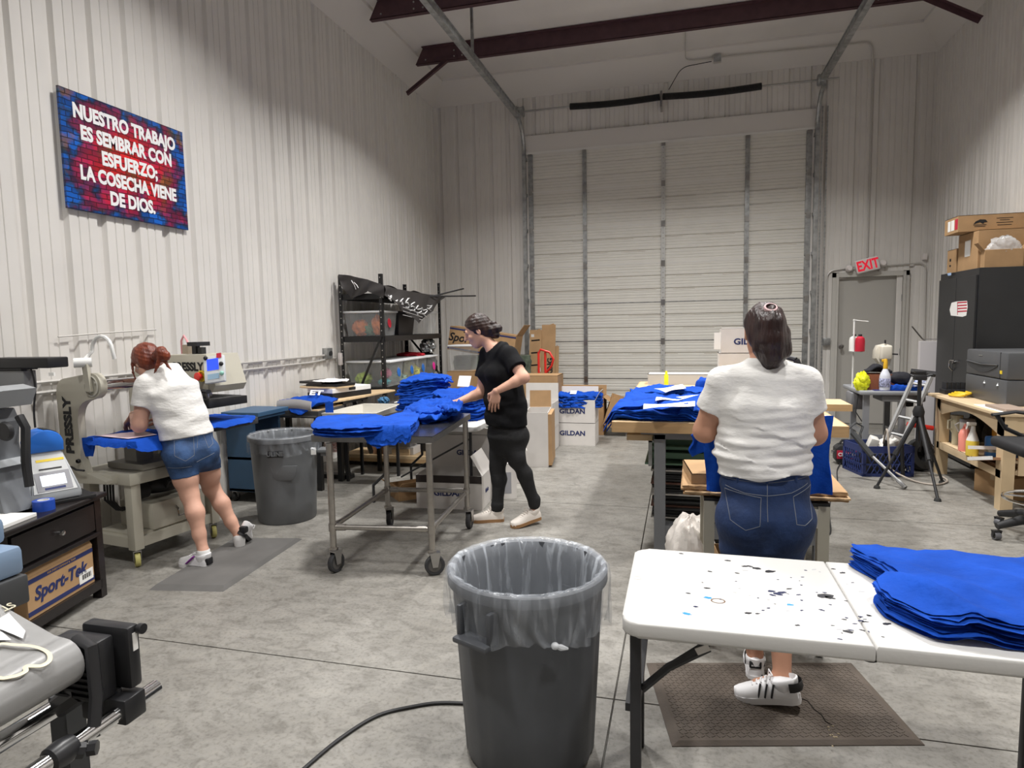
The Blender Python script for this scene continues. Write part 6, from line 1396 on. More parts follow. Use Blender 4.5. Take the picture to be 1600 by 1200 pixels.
t, M = carton('brown carton on the floor under the pine bench', (2.92, 6.62, 0), (.46, .4, .2), .35, CARD, tape=True)
# ---------------------------------------------------------------- office chair at the right edge
t = thing('drafting_chair', 'black drafting chair with chrome foot ring cut by the right edge', 'chair', (2.5, 5.25, 0)); ccx, ccy = 2.52, 5.28
mb = MB(); mb.bx(ccx-.27, ccx+.27, ccy-.25, ccy+.25, .63, .71, .03, 3); mb.build('seat', mat('black_mesh_fabric', (.014, .014, .016), .75), t)
mb = MB(); mb.cyl((ccx, ccy, .12), (ccx, ccy, .62), .028); mb.build('gas_column', CHROME, t)
mb = MB(); mb.tube([(ccx+.25*math.cos(k*PI/16), ccy+.25*math.sin(k*PI/16), .29) for k in range(33)], .011, 8)
for k in range(3): mb.tube([(ccx, ccy, .3), (ccx+.25*math.cos(k*2.1+.5), ccy+.25*math.sin(k*2.1+.5), .29)], .007, 6)
mb.build('foot_ring', CHROME, t)
for k in range(5):
    a = PI+.2+k*2*PI/5; ex, ey = ccx+.33*math.cos(a), ccy+.33*math.sin(a)
    mb = MB(); mb.tube([(ccx, ccy, .16), ((ccx+ex)/2, (ccy+ey)/2, .145), (ex, ey, .10)], [.042, .034, .024], 10); lg = mb.build('base_arm', BLKP, t); caster((ex, ey, 0), .03, t, th=.04, wheel=mat('grey_caster', (.1, .1, .11), .5), fork=BLKP, hub=BLKP, yaw=a)
for s_ in (-1, 1):
    mb = MB(); yy = ccy+s_*.27; mb.tube([(ccx-.02, yy, .69), (ccx-.16, yy, .76), (ccx-.22, yy, .86)], .016, 8); mb.tube([(ccx-.25, yy, .86), (ccx-.1, yy, .885), (ccx+.05, yy, .865)], .026, 8, flat=.5); mb.build('armrest', BLKP, t)
mb = MB(); mb.grid(lambda u, v: (ccx+.24+.05*math.sin(v*3)-.04*(2*u-1)**2*-1, ccy-.22+.44*u, .8+.5*v), 12, 12, .03); mb.build('backrest', mat('black_mesh_fabric'), t)
MB().bx(ccx+.2, ccx+.26, ccy-.04, ccy+.04, .66, .85).build('back_bracket', BLKP, t, smooth=False)
# ---------------------------------------------------------------- sewing machine table
sx0, sx1, sy0_, sy1_, szt = 1.86, 2.52, 7.55, 8.35, .83
SEW = mat('grey_table_enamel', (.30, .31, .33), .4)
t = thing('sewing_table', 'grey industrial sewing table before the exit door', 'table', (2.2, 7.95, 0))
mb = MB(); mb.bx(sx0, sx1, sy0_, sy1_, szt-.045, szt, .012); mb.build('tabletop', SEW, t, ang=30)
for lx in (1.95, 2.3):
    for ly in (7.68, 8.2): mb = MB(); mb.bx(lx-.03, lx+.03, ly-.02, ly+.02, 0, szt-.045); mb.build('leg', SEW, t, smooth=False)
mb = MB(); mb.bx(1.92, 2.33, 7.67, 7.69, .28, .34); mb.bx(1.93, 1.97, 7.68, 8.2, .33, .37); mb.bx(2.28, 2.32, 7.68, 8.2, .33, .37); mb.build('stretcher', SEW, t, smooth=False)
MB().bx(2.08, 2.5, 7.6, 7.95, szt-.12, szt-.046, .015).build('drawer_tray', mat('grey_tray', (.22, .225, .23), .5), t)
mb = MB(); mb.bx(1.84, 1.98, 7.85, 8.1, szt-.24, szt-.05, .02); mb.build('motor', mat('grey_motor', (.2, .2, .21), .5), t)
mb = MB(); mb.tube([(1.9, 7.8, szt-.05), (1.86, 7.72, szt-.25), (1.95, 7.7, szt-.4), (1.9, 7.7, szt-.6)], .006, 6); mb.build('power_cord', BLKP, t)
mb = MB(); mb.lathe([(0, 0), (.05, .01), (.05, .05), (0, .06)], (2.38, 7.75, szt-.19), 14); mb.build('knee_lever', BLKP, t)
CRM = mat('cream_machine_enamel', (.66, .62, .53), .35)
sm = Py(1388, 590, 8.0)
t = thing('sewing_machine', 'cream industrial sewing machine head on the grey sewing table', 'sewing machine', (2.25, 8.05, szt))
def q8(x, y, d=0): return Py(x, y, 8.0+d)
mb = MB(); mb.bx(2.02, 2.3, 7.92, 8.12, szt, szt+.03); mb.prism([(q8(*p).x, q8(*p).z) for p in ((1374, 588), (1374, 566), (1365, 560), (1366, 548), (1370, 540), (1383, 537), (1392, 540), (1392, 556), (1386, 572), (1386, 600), (1374, 600))], .12, ((0, 7.95, 0), (1, 0, 0), (0, 0, 1), (0, 1, 0)), bev=.01); mb.build('arm', CRM, t, ang=30)
mb = MB(); c_ = q8(1384, 551, -.08); mb.box(c_, (.115, .1, .16), None, .02, 3); hd_ = mb.build('head', CRM, t)
mb = MB(); c_ = q8(1381, 568, -.08); mb.cyl(c_, c_-Vector((0, 0, .1)), .012); mb.cyl(c_-Vector((0, 0, .04)), c_-Vector((0, 0, .07)), .02); mb.build('needle_bar', STEEL, t)
mb = MB(); c_ = q8(1392, 553, -.1); mb.cyl(c_, c_+Vector((.07, 0, -.005)), .008); c2 = q8(1383, 537, -.05); mb.cyl(c2, c2+Vector((0, 0, .04)), .009); mb.build('tension_knob', BLKP, t)
c_ = q8(1380, 590, -.05); MB().box(Vector((c_.x, 7.9, szt+.1)), (.06, .1, .2), None, .008).build('bed_post', CRM, t)
t = thing('thread_stand', 'white thread stand with spools at the left of the sewing table', 'thread stand', (1.93, 8.0, szt))
a = Py(1332, 597, 8.0); tx_ = a.x; top = Py(1333, 500, 8.0).z
mb = MB(); mb.cyl((tx_, 8.0, szt), (tx_, 8.0, top), .01); mb.tube([(tx_, 8.0, top), (tx_+.06, 7.98, top-.01), (tx_+.14, 7.98, top-.02)], .005, 6); mb.lathe([(.014, 0), (.014, .012), (0, .014)], (tx_, 8.0, top-.005), 10); mb.build('post', mat('white_enamel', (.75, .75, .73), .35), t)
zs_ = Py(1334, 550, 8.0).z; mb = MB(); mb.lathe([(0, 0), (.085, 0), (.085, .008), (0, .008)], (tx_+.035, 8.0, zs_), 18); mb.build('spool_tray', GALV, t)
for i, (dx, dy, m_, lab) in enumerate(((.055, -.04, mat('red_thread', (.45, .01, .03), .5), 'tall red thread spool on the thread stand'), (0.015, .05, mat('white_thread', (.75, .74, .7), .6), 'white thread spool behind the red one on the thread stand'))):
    s_ = thing('thread_spool', lab, 'thread spool', (tx_+dx, 8.0+dy, zs_+.009)); MB().lathe([(0, 0), (.05, 0), (.05, .12), (.044, .15), (.018, .17), (0, .17)], (tx_+dx, 8.0+dy, zs_+.009), 20).build('thread', m_, s_); MB().lathe([(.02, .168), (.02, .19), (0, .19)], (tx_+dx, 8.0+dy, zs_+.009), 12).build('cone_tip', BLKP, s_)
t, M = carton('small rust brown box on the sewing table', (2.08, 7.78, szt), (.30, .2, .17), 0, mat('rust_brown_card', (.26, .085, .04), .7), open_=True)
o = cloth('baseball_cap', [(1.94, 7.74), (2.1, 7.7), (2.22, 7.76), (2.2, 7.88), (2.05, 7.9), (1.95, 7.85)], lambda x, y: szt+.175+.07*math.exp(-((x-2.07)/.07)**2), .03, mat('black_fabric', (.012, .012, .018), .8), None, .01, 3); tag(o, 'dark cap lying over the rust brown box on the sewing table', 'cap')
lump('neon_rag', 'neon yellow rag at the left edge of the sewing table', 'rag', (1.9, 7.66, szt+.09), (.07, .06, .1), mat('neon_yellow'), 13, .3)
bottle('spray_bottle', 'clear spray bottle with yellow nozzle on the sewing table', 'spray bottle', (2.11, 7.62, szt), [(0, 0), (.052, 0), (.054, .15), (.045, .18), (.02, .235), (0, .24)], mat('clear_bottle', (.62, .64, .72), .2), [('nozzle', lambda b, c: (b.lathe([(.022, .235), (.022, .31), (.014, .34), (0, .34)], c, 12), b.box(c+Vector((-.012, 0, .32)), (.05, .02, .03), None, .004)), mat('yellow_nozzle', (.72, .42, .03), .4)), ('label', lambda b, c: b.lathe([(.0545, .04), (.0555, .042), (.0555, .13), (.0545, .132)], c, 18), mat('blue_white_label', (.4, .42, .62), .6, noise=.8, nscale=60))])
o = cloth('blue_scrap', [(2.15, 7.6), (2.3, 7.58), (2.5, 7.62), (2.5, 7.8), (2.3, 7.85), (2.18, 7.75)], lambda x, y: szt, .05, BLUE, None, .02, 9); tag(o, 'blue fabric scraps on the right of the sewing table', 'fabric')
o = cloth('patterned_scrap', [(2.34, 7.58), (2.5, 7.6), (2.5, 7.74), (2.36, 7.74)], lambda x, y: szt+.05, .05, mat('white_blue_pattern', (.75, .78, .85), .8, noise=.9, nscale=45, col2=(.03, .12, .5)), None, .02, 19); tag(o, 'white and blue patterned scrap on the sewing table', 'fabric')
lump('black_pouch', 'black padded pouch on the fabric scraps of the sewing table', 'pouch', (2.28, 7.72, szt+.12), (.13, .08, .075), mat('black_fabric'), 15, .08)
sheet('blue_notebook', 'thin dark blue notebook at the front edge of the sewing table', 'notebook', [(2.0, 7.57), (2.3, 7.56), (2.3, 7.66), (2.0, 7.67)], szt+.006, mat('navy_cover', (.02, .03, .14), .5), th=.006)
# white panel, stick on it
t = thing('display_board', 'tall white panel standing between the sewing table and black cabinet', 'panel', (2.82, 8.9, 0)); a = Py(1436, 533, 8.9)
MB().bx(a.x, a.x+.2, 8.86, 8.92, 0, a.z, .003).build('panel_board', mat('white_lilac_board', (.66, .63, .64), .5), t, smooth=False)
t = thing('metal_rod', 'thin dark rod standing slanted on top of the white panel', 'rod', tuple(a)); b = Py(1425, 510, 8.85); mb = MB(); mb.tube([b, (a.x+.03, 8.89, a.z+.03), (a.x+.06, 8.89, a.z+.005)], .009, 6); mb.tube([(a.x+.03, 8.89, a.z+.02), (a.x+.19, 8.89, a.z+.02)], .006, 6); mb.build('rod', STEEL, t)
# tripod
t = thing('camera_tripod', 'black camera tripod with spread legs on the right', 'tripod', (2.15, 6.7, 0)); hub = Vector((2.14, 6.68, .73))
for f in (Pz(1370, 763, 0), Pz(1465, 783, 0), Pz(1472, 755, 0)):
    mb = MB(); f = Vector(f); k = hub+(f-hub)*.5; u = (f-hub).normalized(); mb.tube([hub+Vector((0, 0, -.02)), k], .02, 8); mb.tube([k, k+u*.05], .026, 8); mb.tube([k, f+Vector((0, 0, .02))], .013, 8); l_ = mb.build('leg', BLKP, t); mb = MB(); mb.lathe([(.03, 0), (.026, .02), (.014, .03), (0, .03)], f, 12); mb.build('rubber_foot', RUB, l_)
mb = MB(); mb.cyl(hub-Vector((0, 0, .28)), hub+Vector((0, 0, .30)), .017); mb.lathe([(0, -.05), (.045, -.04), (.05, 0), (.035, .05), (0, .06)], hub, 14); mb.build('centre_column', BLKP, t)
mb = MB(); h_ = hub+Vector((0, 0, .32)); mb.box(h_, (.1, .08, .05), None, .01); mb.tube([h_, h_+Vector((.09, -.05, .03))], .012, 6); mb.tube([h_+Vector((-.02, 0, 0)), h_+Vector((-.07, .03, .02))], .012, 6); mb.box(h_+Vector((0, 0, .05)), (.09, .06, .02), None, .004); mb.build('pan_head', BLKP, t)
# folded grey cart frame leaning
t = thing('folded_cart', 'folded grey metal cart frame leaning behind the tripod', 'cart frame', (2.25, 7.2, 0)); AL = mat('dull_aluminium', (.3, .3, .3), .45, .5)
a0, a1 = Vector((2.02, 7.2, .36)), Vector((2.33, 7.42, 1.02)); off = Vector((.10, -.04, -.02))
for k in range(2):
    mb = MB(); o_ = off*k*1.3; mb.tube([a0+o_, a1+o_], .024, 6); mb.build('side_rail', AL, t)
for k in range(4): mb = MB(); p = a0+(a1-a0)*(.12+.25*k); mb.tube([p, p+off*1.3], .016, 6); mb.build('rung', AL, t)
mb = MB(); mb.tube([a1+Vector((-.04, 0, .03)), a1+off*1.3+Vector((.04, 0, .03))], .03, 8); mb.build('handle_bar', BLKP, t)
mb = MB(); mb.tube([a0, a0+Vector((-.02, 0, -.34))], .02, 6); mb.tube([a0+off*1.3, a0+off*1.3+Vector((.02, 0, -.32))], .02, 6); mb.build('foot', BLKP, t)
# wheel dolly with red bar
t = thing('wheeled_dolly', 'black wheel with red axle bar leaning beside the pine bench', 'dolly', (2.45, 7.5, 0))
for k, (xx, zz, r_) in enumerate(((2.44, .34, .17), (2.42, .2, .12))): mb = MB(); mb.lathe([(r_*.5, -.04), (r_*.95, -.04), (r_, -.02), (r_, .02), (r_*.95, .04), (r_*.5, .04)], (xx, 7.5+.1*k, r_), 22, euler(PI/2-.3, 0, .5), True); mb.build('wheel', RUB, t)
mb = MB(); mb.tube([(2.28, 7.42, .50), (2.52, 7.44, .46)], .025, 10); mb.build('red_bar', mat('red_enamel'), t)
mb = MB(); mb.tube([(2.42, 7.5, .2), (2.44, 7.48, .5), (2.42, 7.55, .8)], .02, 8); mb.build('frame_tube', BLKP, t)
# milk crate
t = thing('milk_crate', 'navy blue plastic crate full of white gadgets on the floor', 'crate', (2.0, 7.2, 0)); CR = mat('navy_crate_plastic', (.02, .035, .14), .45)
k0 = [Vector((1.79, 7.09, 0)), Vector((2.28, 7.18, 0)), Vector((2.18, 7.58, 0)), Vector((1.69, 7.49, 0))]; hz = .31
def crate_side(a, b):
    mb = MB(); L = (b-a).length; u = (b-a)/L; n = Vector((u.y, -u.x, 0))
    def bar(x0, x1, z0, z1): mb.prism([(x0, z0), (x1, z0), (x1, z1), (x0, z1)], .012, (a-n*.012, u, (0, 0, 1), n))
    bar(0, L, 0, .03); bar(0, L, hz-.07, hz); bar(0, .03, 0, hz); bar(L-.03, L, 0, hz); bar(0, L, .115, .13)
    ng = 9
    for k in range(ng):
        x = .03+(L-.06)*k/(ng-1)
        for s_ in (-1, 1):
            q0, q1 = a+u*x+Vector((0, 0, .03)), a+u*(x+s_*(L-.06)/(ng-1)*2)+Vector((0, 0, hz-.07))
            if 0 <= x+s_*(L-.06)/(ng-1)*2 <= L: mb.tube([q0, q1], .006, 4)
    return mb
for i in range(4): crate_side(k0[i], k0[(i+1) % 4]).build('crate_wall', CR, t, smooth=False)
mb = MB(); quadslab(mb, k0, .0, .012, -.05); mb.build('crate_floor', CR, t, smooth=False)
WG = mat('white_gadget_plastic', (.66, .64, .6), .4)
for i, (x, y, z, s_, rx, ry, lab) in enumerate(((1.92, 7.3, .3, (.08, .12, .16), .2, .3, 'white upright gadget at the left in the blue crate'), (2.06, 7.32, .29, (.22, .14, .1), .3, -.4, 'white slanted gadget in the middle of the blue crate'), (2.14, 7.4, .33, (.16, .12, .08), -.3, .4, 'grey white gadget at the right in the blue crate'))): tag(MB().box((x, y, z), s_, euler(rx, ry, .3*i), .012).build('gadget', WG if i < 2 else mat('grey_gadget', (.4, .38, .36), .5)), lab, 'gadget', None)
tag(MB().box((2.0, 7.33, .12), (.34, .3, .22), euler(0, 0, .18), .02).build('bundled_filler', mat('dark_gear', (.03, .03, .032))), 'dark things filling the bottom of the blue crate', 'gear')
t = thing('caulk_tool', 'grey plastic spray wand lying slanted against the blue crate', 'wand', (1.95, 6.9, 0)); mb = MB(); a, b, c_ = Py(1332, 676, 7.05), Py(1362, 712, 6.95), Pz(1415, 762, .02)
mb.tube([a, b], .03, 8); mb.build('grip', mat('dark_grey_grip', (.05, .052, .055), .5), t); mb = MB(); mb.tube([b, c_], .014, 8); mb.tube([c_-(c_-b).normalized()*.1, c_], .02, 8); mb.build('lance', mat('dull_aluminium'), t); mb = MB(); mb.tube([a+Vector((-.06, 0, .02)), a+Vector((.03, .02, .1)), a+Vector((.1, .03, .06)), a+Vector((.06, 0, -.05))], .012, 6); mb.build('guard_loop', mat('dark_grey_grip'), t)
def hose(name, label, cat, pts, r, m):
    P_ = catmull([Vector(p) for p in pts], len(pts)*10, True)[:(len(pts)-1)*10-9] if 0 else [Vector(p) for p in pts]
    out = []
    for i in range(len(P_)-1):
        a, b, c, d = P_[max(i-1, 0)], P_[i], P_[i+1], P_[min(i+2, len(P_)-1)]
        for k in range(8):
            u = k/8; out.append(b+(c-a)*.5*u+(a*2-b*5+c*4-d)*.5*u*u+(b*3-a-c*3+d)*.5*u**3)
    out.append(P_[-1]); mb = MB(); mb.tube(out, r, 7); return tag(mb.build(name, m), label, cat)
hose('beige_hose', 'beige hose looping from the blue crate over the floor by the tripod', 'hose', [(2.0, 7.2, .33), (1.98, 7.03, .5), (2.0, 6.98, .2), Pz(1395, 735, .06), Pz(1430, 752, .012), Pz(1462, 757, .012), Pz(1480, 752, .012), Pz(1472, 745, .012), (2.46, 7.2, .012), (2.42, 7.3, .25)], .009, mat('beige_rubber', (.38, .33, .28), .5))
t = thing('tool_charger', 'black and red toolbox with CRAFTSMAN lettering behind the blue crate', 'toolbox', (1.76, 7.68, 0)); mb = MB(); mb.prism([(1.655, .05), (1.69, .01), (2.0, .01), (2.0, .22), (1.7, .22), (1.655, .18)], .16, ((0, 7.64, 0), (1, 0, 0), (0, 0, 1), (0, 1, 0)), bev=.015); mb.build('case', BLKP, t)
MB().bx(1.665, 1.98, 7.63, 7.641, .07, .16).build('red_panel', mat('red_print'), t, smooth=False); text('CRAFTSMAN', .052, (Vector((1.675, 7.628, .115)), (1, 0, 0), (0, 0, 1)), WT, t, bold=.002, align='LEFT')
mb = MB(); mb.tube([(1.7, 7.72, .21), (1.73, 7.72, .26), (1.92, 7.72, .26), (1.96, 7.72, .21)], .014, 8); mb.build('handle', BLKP, t); mb = MB(); mb.cyl((1.66, 7.72, .13), (1.62, 7.72, .13), .02); mb.build('nozzle', CHROME, t)
hose('power_cord', 'thin dark cord snaking over the floor from the toolbox', 'cord', [(1.7, 7.62, .02), Pz(1308, 735, .006), Pz(1308, 755, .006), Pz(1298, 780, .006), Pz(1296, 805, .006), Pz(1298, 830, .006), Pz(1290, 838, .006), Pz(1270, 848, .006)], .006, BLKP)
hose('power_cord', 'black cord on the floor running left under the trash can', 'cord', [(-.85, 2.44, .008), Pz(690, 1098, .008), Pz(650, 1103, .008), Pz(590, 1118, .008), Pz(530, 1155, .008), Pz(470, 1205, .008), (-1.36, 1.75, .008)], .007, BLKP)
# ================================================================ left side: double heat press
O = Vector((-3.6, 3.46, 0)); UU = Vector((.99, -.139, 0)); VV = Vector((.139, .99, 0)); ZZ = Vector((0, 0, 1))
def W(u, v, z): return O+UU*u+VV*v+ZZ*z
RP = Matrix((UU, VV, ZZ)).transposed()
MP = Matrix.Translation(O) @ RP.to_4x4()
def lbx(name, m, par, u0, u1, v0, v1, z0, z1, bev=0, **k): return MB().bx(u0, u1, v0, v1, z0, z1, bev).build(name, m, par, smooth=bool(bev), M=MP, **k)
t = thing('heat_press', 'large beige two station heat press with black lettering by the left wall', 'heat press', tuple(O))
L_ = .64
for u, v in ((0, 0), (-.42, 0), (0, L_), (-.42, L_)):
    lg = lbx('leg', BEI, t, u-.035, u+.035, v-.035, v+.035, .12, .64, .004); caster(W(u, v, 0), .05, t, wheel=mat('yellow_caster', (.5, .46, .16), .5), th=.032, yaw=.9)
for a in ((-.42, 0, -.02, .02, .13, .20), (-.42, 0, L_-.02, L_+.02, .13, .20), (-.02, .02, 0, L_, .13, .20), (-.44, -.40, 0, L_, .13, .20)): lbx('base_rail', BEI, t, *a)
lbx('upper_frame', BEI, t, -.47, .05, -.05, L_+.05, .575, .655, .006)
lbx('base_shelf', BEI, t, -.40, -.02, .02, L_-.02, .20, .212)
lbx('equipment_box', BEI, t, -.34, .0, .14, .58, .213, .40, .006)
bxh = MB(); bxh.tube([W(.004, .32, .34), W(.03, .32, .32), W(.03, .32, .27), W(.03, .43, .27), W(.03, .43, .32), W(.004, .43, .34)], .008, 6); bxh.build('box_handle', CHROME, t)
mb = MB(); mb.sphere(W(-.2, .38, .49), (.15, .22, .075), 18, 10, RP); mb.tube([W(-.05, .3, .48), W(.0, .28, .53), W(.02, .36, .55), W(.0, .5, .54)], .012, 6); mb.cyl(W(-.14, .12, .48), W(-.14, .2, .48), .06); mb.build('motor', mat('black_motor', (.015, .015, .016), .5), t)
mb = MB()
for k in range(4): mb.tube([W(-.34+.03*k, .04, .56), W(-.36+.03*k, .05, .42), W(-.32+.02*k, .1, .34), W(-.28+.02*k, .2, .36)], .008, 6)
mb.build('hose_bundle', BLKP, t)
lbx('lower_tray', mat('beige_dark', (.36, .34, .29), .5), t, -.30, .05, .05, .6, .66, .70)
# C plates
VP_ = -.14
def cplate(v, name):
    pts = [(-.49, .58), (-.49, 1.20)]
    for k in range(9): a = k/8*PI/2; pts.append((-.49+.09*(1-math.cos(a)), 1.20+.10*math.sin(a)))
    pts += [(-.15, 1.335)]
    for k in range(13): a = PI*.55-k/12*PI*1.0; pts.append((-.12+.085*math.cos(a), 1.255+.085*math.sin(a)))
    for k in range(9): a = k/8*PI/2; pts.append((-.15-.14*math.sin(a), 1.165-.13*(1-math.cos(a))))
    pts += [(-.29, .75), (-.25, .66), (-.05, .62), (-.05, .60)]
    return MB().prism(pts, .05, (O+VV*v, UU, ZZ, VV), .004).build(name, BEI, t, ang=30)
def cplate2(v):
    pts = [(-.49, .60), (-.49, 1.16), (-.40, 1.34), (-.02, 1.36), (.02, 1.25), (-.1, 1.1), (-.2, .95), (-.22, .66), (-.1, .6)]
    return MB().prism(pts, .05, (O+VV*v, UU, ZZ, VV), .004).build('rear_plate', BEI, t, ang=30)
c1 = cplate(VP_, 'front_plate'); cplate2(.38); lbx('column_foot', BEI, t, -.47, -.07, VP_+.05, 0, .585, .65, .004)
text('PRESSLY', .105, (W(-.385, VP_-.002, .98), ZZ, -UU), INKB, c1, bold=.005, xs=1.0)
mb = MB(); mb.lathe([(.062, 0), (.07, .004), (.062, .008)], W(-.12, VP_-.002, 1.255), 20, Matrix((UU, ZZ, -VV)).transposed(), True)
for a in (.5, 2.4, 4.4): p = W(-.12+.045*math.cos(a), VP_-.002, 1.255+.045*math.sin(a)); mb.sphere(p, .009, 8, 6)
mb.build('pivot_ring', mat('pale_beige_plate'), c1)
mb = MB(); mb.prism([(-.15, 1.22), (-.10, 1.22), (-.12, 1.40), (-.17, 1.40)], .02, (O+VV*(VP_-.025), UU, ZZ, VV)); mb.build('lever_arm', BEI, c1, smooth=False)
mb = MB(); mb.cyl(W(-.19, VP_-.06, 1.41), W(-.13, VP_+.02, 1.41), .032, seg=16); mb.build('valve_cap', mat('white_enamel'), c1)
mb = MB(); mb.tube([W(-.17, VP_+.0, 1.43)]+[W(-.08+.1*math.cos(PI-k*PI/8), VP_+.06, 1.48+.1*math.sin(PI-k*PI/8)) for k in range(9)]+[W(.02, VP_+.07, 1.43)], .012, 8); mb.build('air_tube', mat('white_enamel'), t)
mb = MB(); mb.lathe([(.012, 0), (.016, .01), (.012, .02)], W(-.30, VP_-.002, .745), 12, Matrix((UU, ZZ, -VV)).transposed()); mb.tube([W(-.38, VP_-.01, .7), W(-.30, VP_-.03, .69), W(-.22, VP_-.03, .69)], .007, 6); mb.build('knob', INKB, c1)
mb = MB(); mb.cyl(W(-.12, VP_+.04, 1.255), W(-.10, .54, 1.255), .037, seg=18); mb.build('slide_shaft', CHROME, t)
mb = MB(); mb.tube([W(-.20, .45, 1.2), W(-.2, .42, .95), W(-.18, .44, .7)], .015, 6); mb.build('black_hose', BLKP, t)
# near lower platen
lbx('platen_post', mat('beige_dark', (.36, .34, .29), .5), t, -.22, -.1, .12, .25, .65, .86)
lbx('lower_platen', mat('dark_platen', (.05, .05, .052), .5), t, -.32, .12, -.08, .32, .86, .885, .004)
# head at the far station
hd0 = lbx('press_head', BEI, t, -.45, .32, .55, .85, 1.17, 1.42, .008) if 0 else None
mb = MB(); mb.prism([(-.42, 1.15), (-.42, 1.36), (-.30, 1.425), (.16, 1.43), (.235, 1.20), (.20, 1.15)], .3, (O+VV*.53, UU, ZZ, VV), .004); hd0 = mb.build('press_head', BEI, t, ang=30)
text('PRESSLY', .085, (W(-.03, .528, 1.335), UU, ZZ), INKB, hd0, bold=.004)
mb = MB(); mb.lathe([(.0, .0), (.042, .0), (.042, .012), (.034, .014)], W(.115, .528, 1.27), 18, Matrix((UU, ZZ, -VV)).transposed()); mb.build('stop_collar', mat('yellow_label'), hd0)
mb = MB(); mb.lathe([(.018, .012), (.018, .03), (.03, .035), (.03, .05), (0, .055)], W(.115, .528, 1.27), 18, Matrix((UU, ZZ, -VV)).transposed()); mb.build('stop_button', mat('red_enamel'), hd0)
n_ = (UU*.23-ZZ*-.075).normalized(); pu = VV; pv = Vector((0, 0, 0))
A0, B0 = W(.165, .68, 1.43), W(.242, .68, 1.205); up_ = (A0-B0).normalized(); nn = up_.cross(-VV).normalized(); fc_ = (A0+B0)/2
mb = MB(); mb.bm.free()
# panel turned towards the user: a second small console on the near corner
cp = W(.24, .53, 1.32); R2 = Matrix.Rotation(math.radians(14), 3, 'Z') @ Matrix.Rotation(math.radians(-8), 3, 'Y') @ Matrix.Rotation(math.radians(-16), 3, 'X')
mb = MB(); mb.box(cp, (.15, .035, .20), R2, .008); con = mb.build('display_console', mat('white_panel_face', (.6, .62, .64), .4), hd0)
fN = R2 @ Vector((0, -.019, 0))
def onc(x, z): return cp+fN+R2 @ Vector((x, 0, z))
MB().box(onc(-.005, .035), (.085, .003, .085), R2).build('blue_screen', mat('lit_blue_screen', (.03, .08, .85), .3, emit=1.1), con, smooth=False)
MB().box(onc(-.005, -.055), (.085, .003, .04), R2).build('keypad', mat('keypad_blue', (.25, .38, .5), .5), con, smooth=False)
MB().box(onc(.045, .095), (.035, .004, .035), R2).build('red_switch', mat('red_print'), con, smooth=False)
for x, z, m_ in ((-.055, .09, INKB), (.058, .03, INKB), (.058, -.04, mat('green_button', (.25, .5, .42), .4))): MB().sphere(onc(x, z), .016, 12, 8).build('push_button', m_, con)
mb = MB(); mb.tube([W(.06, .5, 1.165), W(.24, .46, 1.165)], .022, 8, flat=.7); mb.build('front_handle', BLKP, hd0)
mb = MB(); mb.cyl(W(.05, .64, 1.16), W(.05, .64, 1.10), .018); mb.cyl(W(-.05, .64, 1.16), W(-.05, .64, 1.10), .018); mb.cyl(W(0, .64, 1.16), W(0, .64, 1.10), .03); mb.tube([W(.12, .56, 1.10), W(.12, .56, 1.14)], .012, 8); mb.build('pressure_rod', STEEL, hd0)
hp_ = lbx('upper_platen', BLACK, hd0, -.16, .24, .46, .82, 1.04, 1.10, .003); lbx('heat_plate_edge', mat('bronze_edge', (.2, .13, .07), .5, .3), hd0, -.165, .02, .452, .459, 1.035, 1.095)
lbx('plate_top', mat('grey_platen_top', (.12, .12, .12), .5), hd0, -.13, .21, .49, .79, 1.10, 1.106)
mb = MB()
for u, h_ in ((.02, .05), (-.04, .08)): mb.bx(u-.02, u+.02, .60, .64, 1.43, 1.43+h_)
mb.bx(-.06, .04, .56, .68, 1.49, 1.52); mb.build('regulator', BLKP, hd0, smooth=False, M=MP)
mb = MB(); mb.bx(-.16, -.1, .6, .66, 1.43, 1.50); mb.build('filter_bowl', mat('tan_bowl', (.4, .33, .25), .4), hd0, smooth=False, M=MP)
mb = MB(); mb.tube([W(-.2, .63, 1.43), W(-.2, .63, 1.53), W(-.17, .63, 1.57), W(-.14, .63, 1.53), W(-.13, .63, 1.5)], .008, 6); mb.build('pink_tube', mat('pink_tube', (.75, .35, .38), .4), hd0)
lbx('far_platen_post', mat('beige_dark', (.36, .34, .29), .5), t, -.2, -.1, .54, .64, .65, .87); lbx('lower_platen', mat('dark_platen'), t, -.2, .26, .48, .9, .87, .92, .004)
# shirts on the two platens
def zpl(u0, u1, v0, v1, z, drop):
    def fn(x, y):
        p = Vector((x, y, 0))-O; u, v = p.dot(UU), p.dot(VV); d = max(0, u0-u, u-u1, v0-v, v-v1); return z-min(.13, d*drop)
    return fn
def uv(l): return [tuple(W(u, v, 0).xy) for u, v in l]
o = cloth('blue_shirt', uv([(-.34, -.10), (-.1, -.125), (.15, -.115), (.20, -.02), (.2, .3), (.12, .40), (-.3, .38), (-.36, .2)]), zpl(-.33, .14, -.095, .34, .886, 1.3), .008, BLUE, None, .006, 140, n=80); tag(o, 'blue shirt spread on the near press plate under the red haired woman', 'shirt')
mb = MB(); mb.grid(lambda u, v: tuple(W(-.37+.16*u+.012*math.sin(v*4), -.105-.012*math.sin(u*5+v), .895-.13*v+.008*u)), 12, 10, .01); mb.build('sleeve', BLUE, o)
mb = MB(); mb.grid(lambda u, v: tuple(W(.13+.05*u+.01*v, -.11+.03*u, .893-.045*v)), 8, 8, .008); mb.build('sleeve', BLUE, o)
